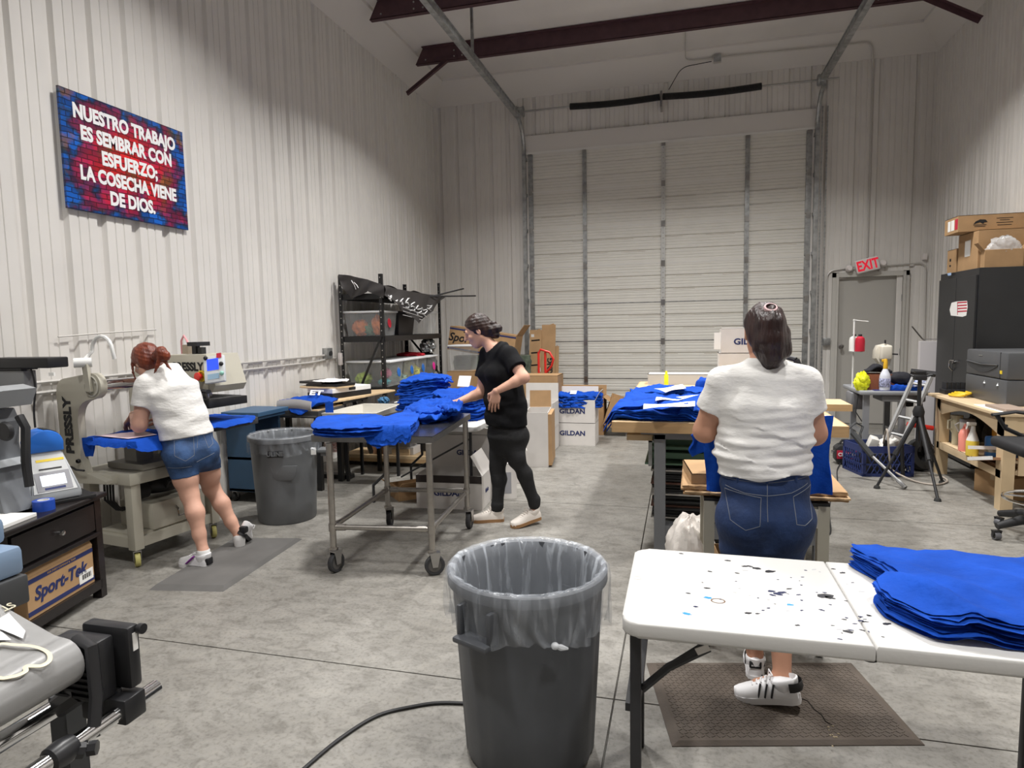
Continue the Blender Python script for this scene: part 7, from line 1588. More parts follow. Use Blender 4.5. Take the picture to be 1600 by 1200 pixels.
o = tag(MB().prism([(-.28, -.04), (.08, -.06), (.12, .12), (-.12, .2)], .0015, (W(0, 0, .901), UU, VV, ZZ)).build('transfer_sheet', mat('pale_pink_film', (.72, .55, .6), .4), smooth=False), 'pale pink transfer film on the blue shirt on the near press plate', 'transfer film')
o2 = cloth('blue_shirt', uv([(-.15, .45), (.1, .42), (.27, .42), (.31, .5), (.30, .8), (.2, .92), (-.2, .92), (-.22, .6)]), zpl(-.2, .26, .47, .9, .921, .6), .008, BLUE, None, .006, 144, n=80); tag(o2, 'blue shirt on the far press plate under the raised heating plate', 'shirt')
# ================================================================ black rack with bins
t = thing('storage_rack', 'black perforated steel storage rack along the left wall', 'rack', (-3.8, 8.1, 0)); xa, xb_, ya_, yb_ = -4.08, -3.5, 7.16, 9.06
for x, y in ((xa, ya_), (xb_, ya_), (xa, yb_), (xb_, yb_)):
    mb = MB(); s_ = 1 if x == xa else -1; q = 1 if y == ya_ else -1
    mb.bx(x-.003, x+.003, y-.02, y+.02, 0, 2.25); mb.bx(min(x, x+.04*s_), max(x, x+.04*s_), y-.022*q-.002, y-.022*q+.002, 0, 2.25); p_ = mb.build('post', BLACK, t, smooth=False)
    mb = MB()
    for k in range(26): mb.bx(x+.02*s_-.006, x+.02*s_+.006, y-.022*q-.0035, y-.022*q+.0035, .2+k*.08, .212+k*.08)
    mb.build('slot_row', mat('pale_slot', (.42, .4, .37), .6), p_, smooth=False)['kind'] = 'stuff'
for z in (.30, .87, 1.50, 2.02):
    mb = MB()
    for x in (xa, xb_): mb.bx(x-.012, x+.012, ya_, yb_, z-.07, z)
    for y in (ya_, yb_): mb.bx(xa, xb_, y-.012, y+.012, z-.07, z)
    mb.build('shelf_beam', BLACK, t, smooth=False)
    if z < 1.9: MB().bx(xa, xb_, ya_, yb_, z-.012, z).build('shelf_deck', mat('dark_deck', (.05, .05, .05), .6), t, smooth=False)
mb = MB(); mb.tube([(-4.05, 7.13, .42), (-3.52, 7.13, 1.5)], .016, 6); mb.build('end_brace', BLACK, t)
mb = MB(); mb.tube([(-4.06, 9.07, 1.5), (-3.52, 9.07, .87)], .016, 6); mb.build('end_brace', BLACK, t)
MB().bx(-4.1, -4.06, 7.09, 7.14, 1.15, 1.30, .004).build('white_clip', mat('white_plastic'), t)
BINP = mat('clear_bin_plastic', (.72, .74, .74), .2, alpha=.24, spec=.6); LIDW = mat('milky_white_lid', (.74, .75, .76), .4)
def tote(label, x, y, z, sx, sy, sz_, m=None, lid=True, dot=None, inner=(), group='bins on the black rack'):
    r_ = thing('storage_bin', label, 'bin', (x, y, z), group); m = m or BINP
    mb = MB(); k = .88
    A = [(x+sx/2*a*k, y+sy/2*b*k, z+.002) for a, b in ((-1, -1), (1, -1), (1, 1), (-1, 1))]; B = [(x+sx/2*a, y+sy/2*b, z+sz_) for a, b in ((-1, -1), (1, -1), (1, 1), (-1, 1))]
    for i in range(4): j = (i+1) % 4; mb.face([A[i], A[j], B[j], B[i]])
    mb.face(A[::-1]); bmesh.ops.remove_doubles(mb.bm, verts=mb.bm.verts, dist=1e-4); mb.build('bin_body', m, r_, smooth=False)
    if lid: MB().bx(x-sx/2-.015, x+sx/2+.015, y-sy/2-.015, y+sy/2+.015, z+sz_-.005, z+sz_+.02, .008).build('lid', LIDW, r_)
    else: MB().tube([*B, B[0]], .012, 6).build('rim', LIDW if m is BINP else m, r_)
    if dot:
        c_ = Vector((x+sx/2*.95+.006, y+dot[1], z+sz_*.55)); MB().sphere(c_, (.004, .05, .062), 14, 8, euler(0, -.11, 0)).build('paint_dot', dot[0], r_)
    return r_
OR, GN, PK, LM = mat('orange_cloth', (.6, .16, .03), .85), mat('green_cloth', (.09, .2, .11), .85), mat('pink_cloth', (.6, .12, .25), .85), mat('lime_cloth', (.42, .58, .05), .85)
tote('clear bin of orange and green cloth on the upper rack shelf', -3.79, 7.40, 1.502, .52, .40, .29, dot=(mat('red_dot', (.7, .02, .05), .6), 0))
for i, (cx_, cy_, cz_, r_, m_, lab) in enumerate(((-3.9, 7.33, 1.6, (.10, .08, .10), OR, 'orange cloth at the left inside the upper clear bin'), (-3.79, 7.38, 1.58, (.09, .1, .08), GN, 'green cloth in the middle inside the upper clear bin'), (-3.67, 7.35, 1.63, (.07, .09, .12), OR, 'orange cloth at the right inside the upper clear bin'), (-3.85, 7.42, 1.535, (.12, .1, .035), PK, 'pink cloth at the bottom of the upper clear bin'))): lump('cloth_bundle', lab, 'cloth', (cx_, cy_, cz_), r_, m_, 21+i, .25)
tote('black bin in the middle of the upper rack shelf', -3.79, 7.93, 1.502, .52, .52, .30, m=mat('dark_bin', (.02, .02, .024), .5), lid=False)
tote('clear empty bin at the far end of the upper rack shelf', -3.79, 8.50, 1.502, .52, .40, .30); tote('second clear bin at the far end of the upper rack shelf', -3.79, 8.88, 1.502, .50, .28, .30)
lab = ('clear bin with lime cloth at the near end of the lower rack shelf', 'clear bin with blue dot second on the lower rack shelf', 'clear bin of yellow cloth third on the lower rack shelf', 'clear bin with pink dot fourth on the lower rack shelf')
BD = mat('blue_dot', (.02, .14, .5), .6)
for i, (y, sy, d) in enumerate(((7.42, .40, BD), (7.83, .36, BD), (8.22, .38, BD), (8.62, .36, mat('pink_dot', (.75, .03, .3), .6)))): tote(lab[i], -3.76, y, .872, .58, sy, .30, dot=(d, .08))
for i, (cx_, cy_, cz_, r_, m_, lb_) in enumerate(((-3.9, 7.36, .96, (.1, .1, .08), LM, 'lime cloth at the left in the near lower bin'), (-3.6, 7.38, 1.03, (.06, .09, .06), PK, 'pink cloth at the right in the near lower bin'), (-3.62, 7.37, .92, (.07, .1, .04), mat('teal_cloth', (.05, .3, .33), .85), 'teal cloth at the bottom right in the near lower bin'), (-3.72, 8.22, 1.0, (.2, .13, .12), mat('yellow_cloth', (.68, .66, .08), .85), 'yellow lime cloth filling the third lower bin'), (-3.72, 7.84, .94, (.18, .12, .06), mat('mint_cloth', (.35, .55, .45), .85), 'mint cloth in the second lower bin'))): lump('cloth_bundle', lb_, 'cloth', (cx_, cy_, cz_), r_, m_, 31+i, .2)
lump('red_cloth', 'red cloth lying on the lids of the far lower rack bins', 'cloth', (-3.75, 8.5, 1.21), (.2, .16, .035), mat('red_cloth', (.5, .015, .03), .85), 41, .2)
lump('grey_machine_part', 'dull metal machine part on the far lower rack shelf', 'machine part', (-3.62, 8.85, 1.33), (.1, .1, .1), GALV, 43, .4)
lump('black_machine_part', 'black bulky machine part at the far end of the lower rack shelf', 'machine part', (-3.66, 8.9, 1.05), (.14, .12, .18), BLKP, 44, .2)
# banner draped over the rack
t = thing('draped_banner', 'black cloth banner with white script draped over the rack top', 'banner', (-3.7, 8.0, 2.1)); BAN = mat('charcoal_banner', (.035, .031, .03), .7, bump=.15, bscale=30)
def lerpl(pl, u):
    n = len(pl)-1; k = min(int(u*n), n-1); f = u*n-k; f = f*f*(3-2*f)*.5+f*.5; return Vector(pl[k]).lerp(Vector(pl[k+1]), f)
def drape(name, up, lo, nrm, par):
    mb = MB(); nrm = Vector(nrm)
    mb.grid(lambda u, v: tuple(lerpl(up, u).lerp(lerpl(lo, u), v)+nrm*(.018*math.sin(u*21+v*5)*(.25+v)+.02*v)), 60, 22, .005); return mb.build(name, BAN, par)
axs = [Px(x, y, -3.455) for x, y in ((600, 446), (622, 452), (645, 456), (668, 460), (692, 462))]; axl = [Px(x, y, -3.43) for x, y in ((601, 462), (624, 482), (652, 506), (672, 486), (692, 465))]
ens = [Py(x, y, 7.12) for x, y in ((529, 429), (552, 432), (575, 437), (600, 446))]; enl = [Py(x, y, 7.10) for x, y in ((531, 440), (550, 468), (576, 455), (601, 466))]
drape('hanging_edge', axs, axl, (1, 0, 0), t); drape('end_fold', ens, enl, (0, -1, 0), t)
bk_ = [Vector((-4.05, 7.14, ens[0].z)), Vector((-4.05, 7.7, 2.16)), Vector((-4.05, 8.4, 2.08)), Vector((-4.05, 9.0, 2.04))]
mb = MB(); mb.grid(lambda u, v: tuple(lerpl(bk_, u).lerp(lerpl(axs, u) if u > .02 else Vector(ens[3]), v)+Vector((0, 0, .02*math.sin(u*15+v*6)-.10*math.sin(v*PI)*math.sin(min(1, u*1.3)*PI)))), 50, 24, .005); mb.build('cloth', BAN, t)
rnd = random.Random(4)
def onb(px, py): return Px(px, py, -3.40)
for i, (x, y, w_, h_) in enumerate(((607, 464, 5, 7), (616, 471, 5, 6), (624, 470, 6, 9), (633, 472, 7, 16), (641, 479, 8, 13), (650, 484, 9, 12), (659, 486, 9, 12), (667, 480, 8, 10))):
    pts = [onb(x+w_*(.5-.5*math.cos(k*1.25+i)), y+h_*(k/7-.4)+2*math.sin(k*2+i)) for k in range(8)]
    MB().tube(pts, [.006+.006*abs(math.sin(k*1.3+i)) for k in range(8)], 5, flat=.5).build('white_script', WT, t)
for i in range(3): MB().tube([onb(630+k*6, 480+i*6+k*(2.2-i*.3)) for k in range(6)], .006, 5, flat=.5).build('white_script', WT, t)
for a, b in (((553, 441), (560, 450)), ((549, 438), (556, 452))): MB().tube([Py(*a, 7.06), Py((a[0]+b[0])/2+1, (a[1]+b[1])/2, 7.06), Py(*b, 7.06)], .006, 5, flat=.5).build('white_script', WT, t)
for i, (a, b, lab) in enumerate((((-3.5, 8.6, 2.02), (-3.15, 9.15, 2.16), 'upper thin black pole sticking out at the far end of the rack top'), ((-3.5, 8.5, 2.03), (-2.98, 9.2, 2.05), 'lower thin black pole sticking out at the far end of the rack top'))):
    tag(MB().tube([a, b], .012, 6).build('banner_pole', BLKP), lab, 'pole')
tote('clear bin on a carton beyond the far rack post', -3.12, 9.0, .95, .34, .36, .36, group=None)
carton('plain carton carrying the clear bin beyond the rack', (-3.12, 9.0, 0), (.4, .4, .945), 0, CARD)
# ================================================================ things between press and rack
BC = mat('dusty_blue_cart', (.035, .09, .17), .45, noise=.1, nscale=4)
t = thing('tool_cart', 'dark blue rolling tool cart behind the red haired woman', 'cart', (-3.95, 5.2, 0))
MB().bx(-4.10, -3.80, 5.02, 5.05, .10, .82, .004).build('front_panel', BC, t, smooth=False); MB().bx(-4.10, -3.80, 5.4, 5.43, .1, .82, .004).build('rear_panel', BC, t, smooth=False)
for z in (.10, .40, .78): MB().bx(-4.10, -3.74, 5.02, 5.43, z, z+.03, .003).build('tray', BC, t, smooth=False)
MB().bx(-4.12, -3.72, 4.99, 5.46, .81, .85, .004).build('top_tray', BC, t, smooth=False); MB().bx(-4.12, -3.90, 4.93, 4.99, .76, .83, .006).build('push_handle', BC, t, smooth=False)
for x, y in ((-4.06, 5.06), (-3.80, 5.06), (-4.06, 5.4), (-3.8, 5.4)): caster((x, y, .0), .042, t, th=.03)
for i, (x, y, z, s_, m_, lab) in enumerate(((-3.83, 5.2, .47, (.08, .14, .07), mat('red_print'), 'small red box inside the open side of the blue cart'), (-3.83, 5.22, .185, (.1, .16, .1), mat('brown_panel'), 'brown lump on the bottom tray of the blue cart'), (-3.86, 5.32, .2, (.08, .08, .13), mat('white_plastic'), 'white box on the bottom tray of the blue cart'))): tag(MB().box((x, y, z+.03 if i == 0 else z), s_, None, .015).build('cart_item', m_), lab, 'box')
t = thing('work_table', 'low black table with wood top sheet right of the blue cart', 'table', (-3.75, 5.7, 0)); MB().bx(-4.1, -3.42, 5.5, 6.0, .73, .80, .004).build('tabletop', mat('dark_platen'), t, smooth=False); MB().bx(-4.09, -3.43, 5.51, 5.98, .80, .81).build('wood_sheet', PLYT, t, smooth=False)
MB().bx(-4.08, -3.44, 5.495, 5.5, .74, .755).build('trim_strip', STEEL, t, smooth=False)
for x, y in ((-4.06, 5.55), (-3.46, 5.55), (-4.06, 5.95), (-3.46, 5.95)): MB().bx(x-.025, x+.025, y-.025, y+.025, 0, .73).build('leg', BLACK, t, smooth=False)
# second grey bin by the steel table
bc_ = (-3.25, 4.68, 0); t = bin_can('grey plastic trash can with liner left of the steel table', bc_, .272, .72, .87, ribs=False, mname='mid_grey_bin_plastic', col=(.125, .13, .135))
liner(t, bc_, .272, .72, .10, knot=-.2, seed=6, alpha=.10, mname='thin_clear_liner')
fa = math.atan2(-4.66, 3.27+0)-.28; fd = Vector((math.cos(fa), math.sin(fa), 0)); fs_ = Vector((-fd.y, fd.x, 0)); pc = Vector(bc_)+fd*.272+Vector((0, 0, .60))
RB = Matrix((fs_, fd, ZZ)).transposed(); MB().box(pc-fd*.012, (.125, .02, .05), RB, .003).build('name_plate', INKB, t, smooth=False); text('ULINE', .05, (pc+fd*.003, fs_, ZZ), mat('mid_grey_bin_plastic'), t, bold=.002, xs=1.0)
mb = MB(); pc2 = Vector(bc_)+fd*.256+fs_*.06+Vector((0, 0, .45)); mb.prism([(-.11, .05), (.11, .05), (.09, -.04), (.06, -.07), (-.06, -.07), (-.09, -.04)], .012, (pc2-fd*.01, fs_, ZZ, fd), .004); mb.build('grip_panel', mat('mid_grey_bin_plastic'), t)
sa = fs_; hp = Vector(bc_)+sa*.285+Vector((0, 0, .575)); RB2 = Matrix((fd, sa, ZZ)).transposed(); mb = MB(); mb.box(hp+sa*.045+Vector((0, 0, .0)), (.14, .09, .03), RB2, .008); mb.box(hp+sa*.05+fd*.0+Vector((0, 0, -.02)), (.1, .05, .05), RB2, .006); mb.build('handle', mat('mid_grey_bin_plastic'), t)
MB().box(Vector(bc_)+sa*.26+fd*.10+Vector((0, 0, .585)), (.004, .05, .06), Matrix((fd, sa, ZZ)).transposed()).build('white_tag', PAPER, t, smooth=False)
# printing platen table with trays, shirt and paper
t = thing('printing_table', 'angled wooden printing board on black splayed legs behind the trash can', 'printing table', (-3.6, 6.1, 0))
bw = [(-3.95, 5.62), (-3.62, 5.55), (-3.42, 5.75), (-3.35, 6.3), (-3.28, 6.95), (-3.42, 7.0), (-3.95, 6.7), (-4.02, 6.1)]
MB().prism(bw, .022, ((0, 0, .845), (1, 0, 0), (0, 1, 0), (0, 0, 1)), .006).build('wood_board', PLYT, t, ang=30); MB().bx(-3.9, -3.45, 6.03, 6.6, .80, .844).build('under_beam', BLACK, t, smooth=False)
for a, b in (((-3.62, 6.2, .82), (-3.46, 6.1, .0)), ((-3.7, 6.3, .82), (-3.95, 6.15, 0)), ((-3.6, 6.5, .82), (-3.5, 6.8, 0))): MB().tube([a, b], .033, 4).build('leg', BLACK, t, smooth=False)
MB().bx(-4.05, -3.4, 6.02, 6.12, 0, .045).build('foot_bar', BLACK, t, smooth=False)
def slab(name, label, cat, pts, z0, z1, m, bev=0): return tag(MB().prism(pts, z1-z0, ((0, 0, z0), (1, 0, 0), (0, 1, 0), (0, 0, 1)), bev).build(name, m, smooth=bool(bev), ang=30), label, cat)
q4 = [(-3.88, 6.05), (-3.52, 5.95), (-3.36, 6.5), (-3.72, 6.62)]
t = thing('flatbed_unit', 'white topped black flat box on the angled wooden printing board', 'flat box', (-3.6, 6.3, .868)); MB().prism(q4, .055, ((0, 0, .868), (1, 0, 0), (0, 1, 0), (0, 0, 1))).build('black_base', BLACK, t, smooth=False); MB().prism([(x*.99-.037, y*.995+.03) for x, y in q4], .05, ((0, 0, .923), (1, 0, 0), (0, 1, 0), (0, 0, 1)), .004).build('white_top', WHITE, t, smooth=False); MB().box((-3.44, 6.22, .955), (.01, .09, .03), euler(0, 0, -.28)).build('latch', BLKP, t, smooth=False)
slab('wood_disc', 'pale oval wood board lying on the white topped flat box', 'board', [(v.x, v.y) for v in catmull([(-4.0, 6.1), (-3.75, 5.95), (-3.5, 6.0), (-3.42, 6.2), (-3.6, 6.5), (-3.9, 6.5)], 30)], .974, .988, PLYT)
slab('black_frame_tray', 'lower black frame on the oval wood board', 'frame', [(-3.9, 6.06), (-3.5, 6.0), (-3.42, 6.25), (-3.8, 6.4)], .989, 1.015, BLACK); slab('black_frame_tray', 'upper black frame left on the oval wood board', 'frame', [(-4.02, 6.12), (-3.68, 6.0), (-3.6, 6.3), (-3.92, 6.45)], 1.016, 1.04, BLACK)
o = cloth('paper_sheet', [(-3.86, 6.12), (-3.62, 5.98), (-3.45, 6.12), (-3.55, 6.35), (-3.8, 6.4)], lambda x, y: 1.041, .004, PAPER, None, .008, 9); tag(o, 'curled white paper sheets on top of the black frames', 'paper')
o = cloth('blue_shirt', [(-3.98, 5.68), (-3.8, 5.52), (-3.6, 5.47), (-3.42, 5.6), (-3.40, 5.85), (-3.6, 5.98), (-3.85, 5.98)], lambda x, y: .868+.05*math.exp(-((x+3.65)/.14)**2-((y-5.78)/.12)**2)-max(0, 5.56-y)*1.2, .02, BLUE, None, .014, 15); tag(o, 'blue shirt with white print draped on the front of the angled wooden board', 'shirt')
text('ET', .12, (Vector((-3.57, 5.72, .956)), (.9, .35, -.05), (-.3, .8, .45)), WT, o, name='white_print', bold=.004)
mb = MB(); mb.grid(lambda u, v: (-3.88+.40*u, 5.52-.03*u-.012*math.sin(v*3), .895-.085*v+.02*math.sin(u*PI)), 14, 8, .01); mb.build('grey_lining', mat('grey_lining', (.45, .43, .43), .8), o)
mb = MB(); mb.grid(lambda u, v: (-3.40+.07*u, 5.60+.03*u, .88-.13*v), 6, 8, .012); mb.build('sleeve', BLUE, o)
# white basin on a shelf, pouch, small stuff
t = thing('white_basin', 'shallow white plastic basin beside the angled wooden board', 'basin', (-3.2, 5.85, .62)); b4 = [(-3.42, 5.55), (-2.86, 5.62), (-2.92, 6.35), (-3.4, 6.35)]; cb = (-3.15, 5.97)
mb = MB(); outr = [(x, y, .775) for x, y in b4]; ins = [(cb[0]+(x-cb[0])*.9, cb[1]+(y-cb[1])*.9, .775) for x, y in b4]; inb = [(cb[0]+(x-cb[0])*.84, cb[1]+(y-cb[1])*.84, .66) for x, y in b4]; oub = [(cb[0]+(x-cb[0])*.9, cb[1]+(y-cb[1])*.9, .64) for x, y in b4]
for i in range(4):
    j = (i+1) % 4
    for A, B in ((oub, outr), (outr, ins), (ins, inb)): mb.face([A[i], A[j], B[j], B[i]])
mb.face(inb); mb.face(oub[::-1]); bmesh.ops.remove_doubles(mb.bm, verts=mb.bm.verts, dist=1e-4); mb.build('basin_shell', mat('white_basin_plastic', (.66, .64, .58), .4), t, smooth=False)
t = thing('wooden_stand', 'low wooden stand carrying the white basin', 'stand', (-3.15, 6.0, 0)); MB().bx(-3.42, -2.9, 5.68, 6.3, .60, .638).build('tabletop', PLY, t, smooth=False)
for x, y in ((-3.38, 6.26), (-2.95, 6.26), (-3.38, 5.95)): MB().bx(x-.014, x+.014, y-.014, y+.014, 0, .6).build('leg', BLACK, t, smooth=False)
t = thing('side_counter', 'dark counter under the rack front carrying a pouch and papers', 'counter', (-3.0, 6.7, 0)); MB().bx(-3.3, -2.62, 6.42, 7.05, .70, .735).build('tabletop', mat('dark_platen'), t, smooth=False)
for x, y in ((-3.27, 6.46), (-2.66, 6.46), (-3.27, 7.0), (-2.66, 7.0)): MB().bx(x-.02, x+.02, y-.02, y+.02, 0, .7).build('leg', BLACK, t, smooth=False)
p = Py(569, 640, 6.6)
t = thing('powder_pouch', 'white and clear stand up pouch with two dark dots by the rack post', 'pouch', (p.x, 6.6, .735)); hh = Py(569, 611, 6.6).z; w0 = .085
mb = MB()
def pch(u, v):
    a = u*2*PI; k = 1-v; return (p.x+w0*(1+.12*v)*math.cos(a)*(1 if abs(math.cos(a)) < .99 else 1), 6.6+.05*k*math.sin(a)+.002*math.sin(a), .735+(hh-.735)*v)
mb.grid(pch, 32, 12, wrapu=True); mb.build('pouch_body', mat('milky_pouch', (.68, .67, .63), .3, alpha=.8, noise=.15, nscale=12, bump=.3, bscale=25), t)
for zz in (.78, .83): MB().sphere((p.x+.01, 6.545+.03*(zz-.75), zz), (.01, .005, .01), 8, 6).build('dark_dot', INKB, t)
for i, (l, z, lab) in enumerate((([(-3.2, 6.75), (-2.7, 6.85), (-2.64, 7.02), (-3.1, 7.02)], .738, 'lower white paper sheets on the dark counter under the rack'), ([(-3.05, 6.7), (-2.66, 6.72), (-2.64, 6.95), (-2.95, 6.98)], .75, 'upper white paper sheets on the dark counter under the rack'))): o = cloth('paper_sheet', l, lambda x, y, z=z: z, .006, PAPER, None, .006, 50+i, linear=True); tag(o, lab, 'paper')
t, M = carton('translucent pale pink bag box on the dark counter by the tall shirts', (-2.75, 6.5, .737), (.22, .14, .07), .2, mat('pale_pink_bag', (.6, .45, .44), .4), open_=False)
lump('blue_glove', 'blue and yellow glove behind the angled wooden board', 'glove', (-3.25, 6.58, .78), (.06, .05, .04), mat('teal_glove', (.05, .16, .3), .7), 51, .3)
t = thing('squeeze_bottle', 'small clear bottle with red and blue label by the left wall', 'bottle', (-4.0, 6.7, .868)); p = Vector((-3.9, 6.64, .868)); MB().lathe([(0, 0), (.03, 0), (.03, .10), (.012, .14), (.012, .17), (0, .17)], p, 14).build('body', mat('clear_bottle'), t); MB().lathe([(.031, .03), (.031, .08)], p, 14).build('label', mat('red_blue_label', (.4, .06, .12), .5, noise=.6, nscale=40, col2=(.03, .06, .3)), t)
# low pallet with finial, cups and white tube
t = thing('wooden_pallet', 'low wooden platform on the floor with a wood ball finial on it', 'platform', (-3.0, 6.9, 0)); MB().bx(-3.85, -2.78, 6.68, 7.1, .09, .13, .003).build('deck', PLYT, t, smooth=False); MB().bx(-3.85, -2.78, 6.68, 6.7, .05, .09).build('front_rail', PLY, t, smooth=False)
for x in (-3.8, -3.3, -2.84): MB().bx(x-.04, x+.04, 6.7, 7.08, 0, .09).build('bearer', BLACK, t, smooth=False)
fx, fy = Py(630, 700, 6.8).x, 6.82; t = thing('wood_finial', 'pale wooden ball finial on a stepped square base', 'finial', (fx, fy, .131)); MB().bx(fx-.11, fx+.11, fy-.1, fy+.1, .131, .20, .004).build('base_block', PINE, t, smooth=False); MB().bx(fx-.085, fx+.085, fy-.08, fy+.08, .20, .27, .004).build('upper_block', PINE, t, smooth=False); MB().lathe([(.04, .27), (.035, .285), (.03, .29), (.055, .31), (.068, .35), (.055, .39), (.03, .41), (0, .415)], (fx, fy, 0), 20).build('ball', PINE, t)
p = Py(522, 720, 6.75); bottle('cup_stack', 'stack of white and red patterned paper cups on the low platform', 'cup stack', (p.x, 6.78, .131), [(0, 0), (.045, 0), (.065, .25), (.055, .25), (0, .24)], mat('cup_pattern', (.72, .68, .64), .6, noise=.55, nscale=55, col2=(.5, .12, .1)))
tag(MB().tube([(-3.28, 6.78, .33), (-2.98, 6.84, .29)], .045, 14).build('white_tube', WHITE), 'white cardboard tube lying on boxes on the low platform', 'tube')
for i, (x0_, x1_, z0_, z1_, m_, lab) in enumerate(((-3.3, -2.98, .131, .22, WCARD, 'lower white box on the low platform'), (-3.33, -3.02, .222, .285, mat('grey_print'), 'grey box between the white box and tube on the low platform'), (-3.55, -3.36, .131, .27, mat('brown_panel'), 'brown box at the back left of the low platform'))): tag(MB().bx(x0_, x1_, 6.74, 6.95, z0_, z1_, .004).build('small_box', m_, smooth=False), lab, 'box')
lump('dark_bag', 'dark bag behind the wood finial on the low platform', 'bag', (-2.92, 7.02, .27), (.13, .07, .14), mat('dark_gear'), 61, .2)
t, M = carton('low open brown carton on the floor behind the steel table', (-2.5, 5.5, 0), (.27, .25, .13), .75, CARD, [('s', 150, .12), ('w', 150, .12)], open_=True)
# ================================================================ black nightstand with carton and heat press parts
fA, fB = Vector((-3.40, 3.03, 0)), Vector((-3.21, 2.29, 0)); ft = (fB-fA).normalized(); fn_ = Vector((-ft.y, ft.x, 0)); Ln = (fB-fA).length
if fn_.x < 0: fn_ = -fn_
MN = Matrix.Translation(fA) @ Matrix((ft, -fn_, ZZ)).transposed().to_4x4()      # local x along the front, y into the body
ESP = mat('espresso_wood', (.014, .011, .011), .25, noise=.2, nscale=5)
t = thing('nightstand', 'black wooden nightstand with one drawer and open bay at the left', 'nightstand', tuple((fA+fB)/2)); nd, nz = .44, .64
def nb(name, m, par, *a, **k): return MB().bx(*a, **k).build(name, m, par, smooth=False, M=MN)
nb('top', ESP, t, -.03, Ln+.03, -.03, nd, nz-.03, nz, bev=.008)
for x in (0, Ln-.055):
    for y in (0, nd-.08): MB().prism([(x, .0), (x+.05, 0), (x+.055, nz-.03), (x-.0, nz-.03)], .055, ((0, y, 0), (1, 0, 0), (0, 0, 1), (0, 1, 0))).build('leg', ESP, t, smooth=False, M=MN)
nb('case', ESP, t, .03, Ln-.03, .015, nd-.03, .40, nz-.03); nb('moulding', ESP, t, .03, Ln-.03, -.008, .02, .385, .41, bev=.004)
dw = nb('drawer', ESP, t, .07, Ln-.07, -.008, .014, .43, nz-.05, bev=.004)
mb = MB(); mb.lathe([(0, 0), (.008, 0), (.008, .014), (.017, .022), (.014, .034), (0, .036)], MN @ Vector((.38, -.008, .515)), 16, Matrix((ft, ZZ, fn_)).transposed()); mb.build('knob', CHROME, dw)
nb('bottom_shelf', ESP, t, .03, Ln-.03, .01, nd-.03, .085, .115); nb('front_rail', ESP, t, .03, Ln-.03, .0, .02, .06, .115); nb('back_panel', ESP, t, .03, Ln-.03, nd-.04, nd-.03, .1, .4)
bx_c = MN @ Vector((.335, .17, .116)); ang = math.atan2(ft.y, ft.x)+PI
t, M = carton('brown sport carton with navy stripes in the nightstand bay', tuple(bx_c), (.52, .3, .225), ang+PI, CARD, [('n', 60, .12)], open_=True)
M2 = MN @ Matrix.Translation((.335, .17, .116))
def nf(p): R3 = M2.to_3x3(); return (M2 @ Vector(p), R3 @ Vector((-1, 0, 0)), R3 @ Vector((0, 0, 1)))
front = -.151
R3 = M2.to_3x3()
# lettering reads left to right for someone facing the front
text('Sport-Tek', .098, (M2 @ Vector((.01, front, .115)), -(R3 @ Vector((1, 0, 0))) if (R3 @ Vector((1, 0, 0))).cross(Vector((0, 0, 1))).dot(fn_) < 0 else R3 @ Vector((1, 0, 0)), ZZ), INK, t, bold=.003, shear=.22)
for zz in (.028, .197): MB().bx(-.26, .26, front-.0005, front+.002, zz-.012, zz+.012).build('navy_stripe', INK, t, smooth=False, M=M2)
MB().bx(-.25, -.13, front-.001, front+.002, .03, .095).build('barcode_label', PAPER, t, smooth=False, M=M2)
for k in range(9): MB().bx(-.23+k*.009, -.227+k*.009+.003*(k % 2), front-.002, front, .05, .078).build('barcode_bar', INKB, t, smooth=False, M=M2)
text('FOR EVERY COMPANY & TEAM', .016, (M2 @ Vector((0, front-.001, .197)), -(R3 @ Vector((1, 0, 0))) if (R3 @ Vector((1, 0, 0))).cross(Vector((0, 0, 1))).dot(fn_) < 0 else R3 @ Vector((1, 0, 0)), ZZ), CARD, t, name='small_lettering')
# control pedestal with blue cap
GH = mat('silver_grey_shell', (.30, .315, .33), .4); GHD = mat('grey_press_shell', (.17, .18, .195), .42); BCAP = mat('bright_blue_cap', (.02, .16, .62), .35)
pc0 = MN @ Vector((.17, .17, nz)); nv = (Vector((1.0, -.45, 0))).normalized(); sv = Vector((-nv.y, nv.x, 0)); RPD = Matrix((sv, nv, ZZ)).transposed()
MPd = Matrix.Translation(pc0) @ Matrix((-sv, -nv, ZZ)).transposed().to_4x4()    # local x to viewer's right... y into the body
t = thing('heat_press_console', 'grey sloped press console with bright blue cap on the nightstand', 'press console', tuple(pc0))
MB().bx(-.19, .17, -.13, .16, .0, .018, .003).build('base_plate', BLACK, t, smooth=False, M=MPd)
mb = MB(); A = [(-.125, -.11, .018), (.125, -.11, .018), (.125, .13, .018), (-.125, .13, .018)]; B = [(-.125, -.115, .06), (.125, -.115, .06), (.125, .13, .06), (-.125, .13, .06)]; Cc = [(-.075, .03, .30), (.075, .03, .30), (.075, .13, .30), (-.075, .13, .30)]
for P0, P1 in ((A, B), (B, Cc)):
    for i in range(4): j = (i+1) % 4; mb.face([P0[i], P0[j], P1[j], P1[i]])
mb.face(Cc); mb.face(A[::-1]); bmesh.ops.remove_doubles(mb.bm, verts=mb.bm.verts, dist=1e-4); bmesh.ops.bevel(mb.bm, geom=mb.bm.edges[:], offset=.008, segments=2, affect='EDGES'); mb.build('shell', GH, t, M=MPd, ang=50)
sl = (Vector((0, .03, .30))-Vector((0, -.115, .06))); sl_u = sl.normalized(); ns = Vector((0, -sl_u.z, sl_u.y))
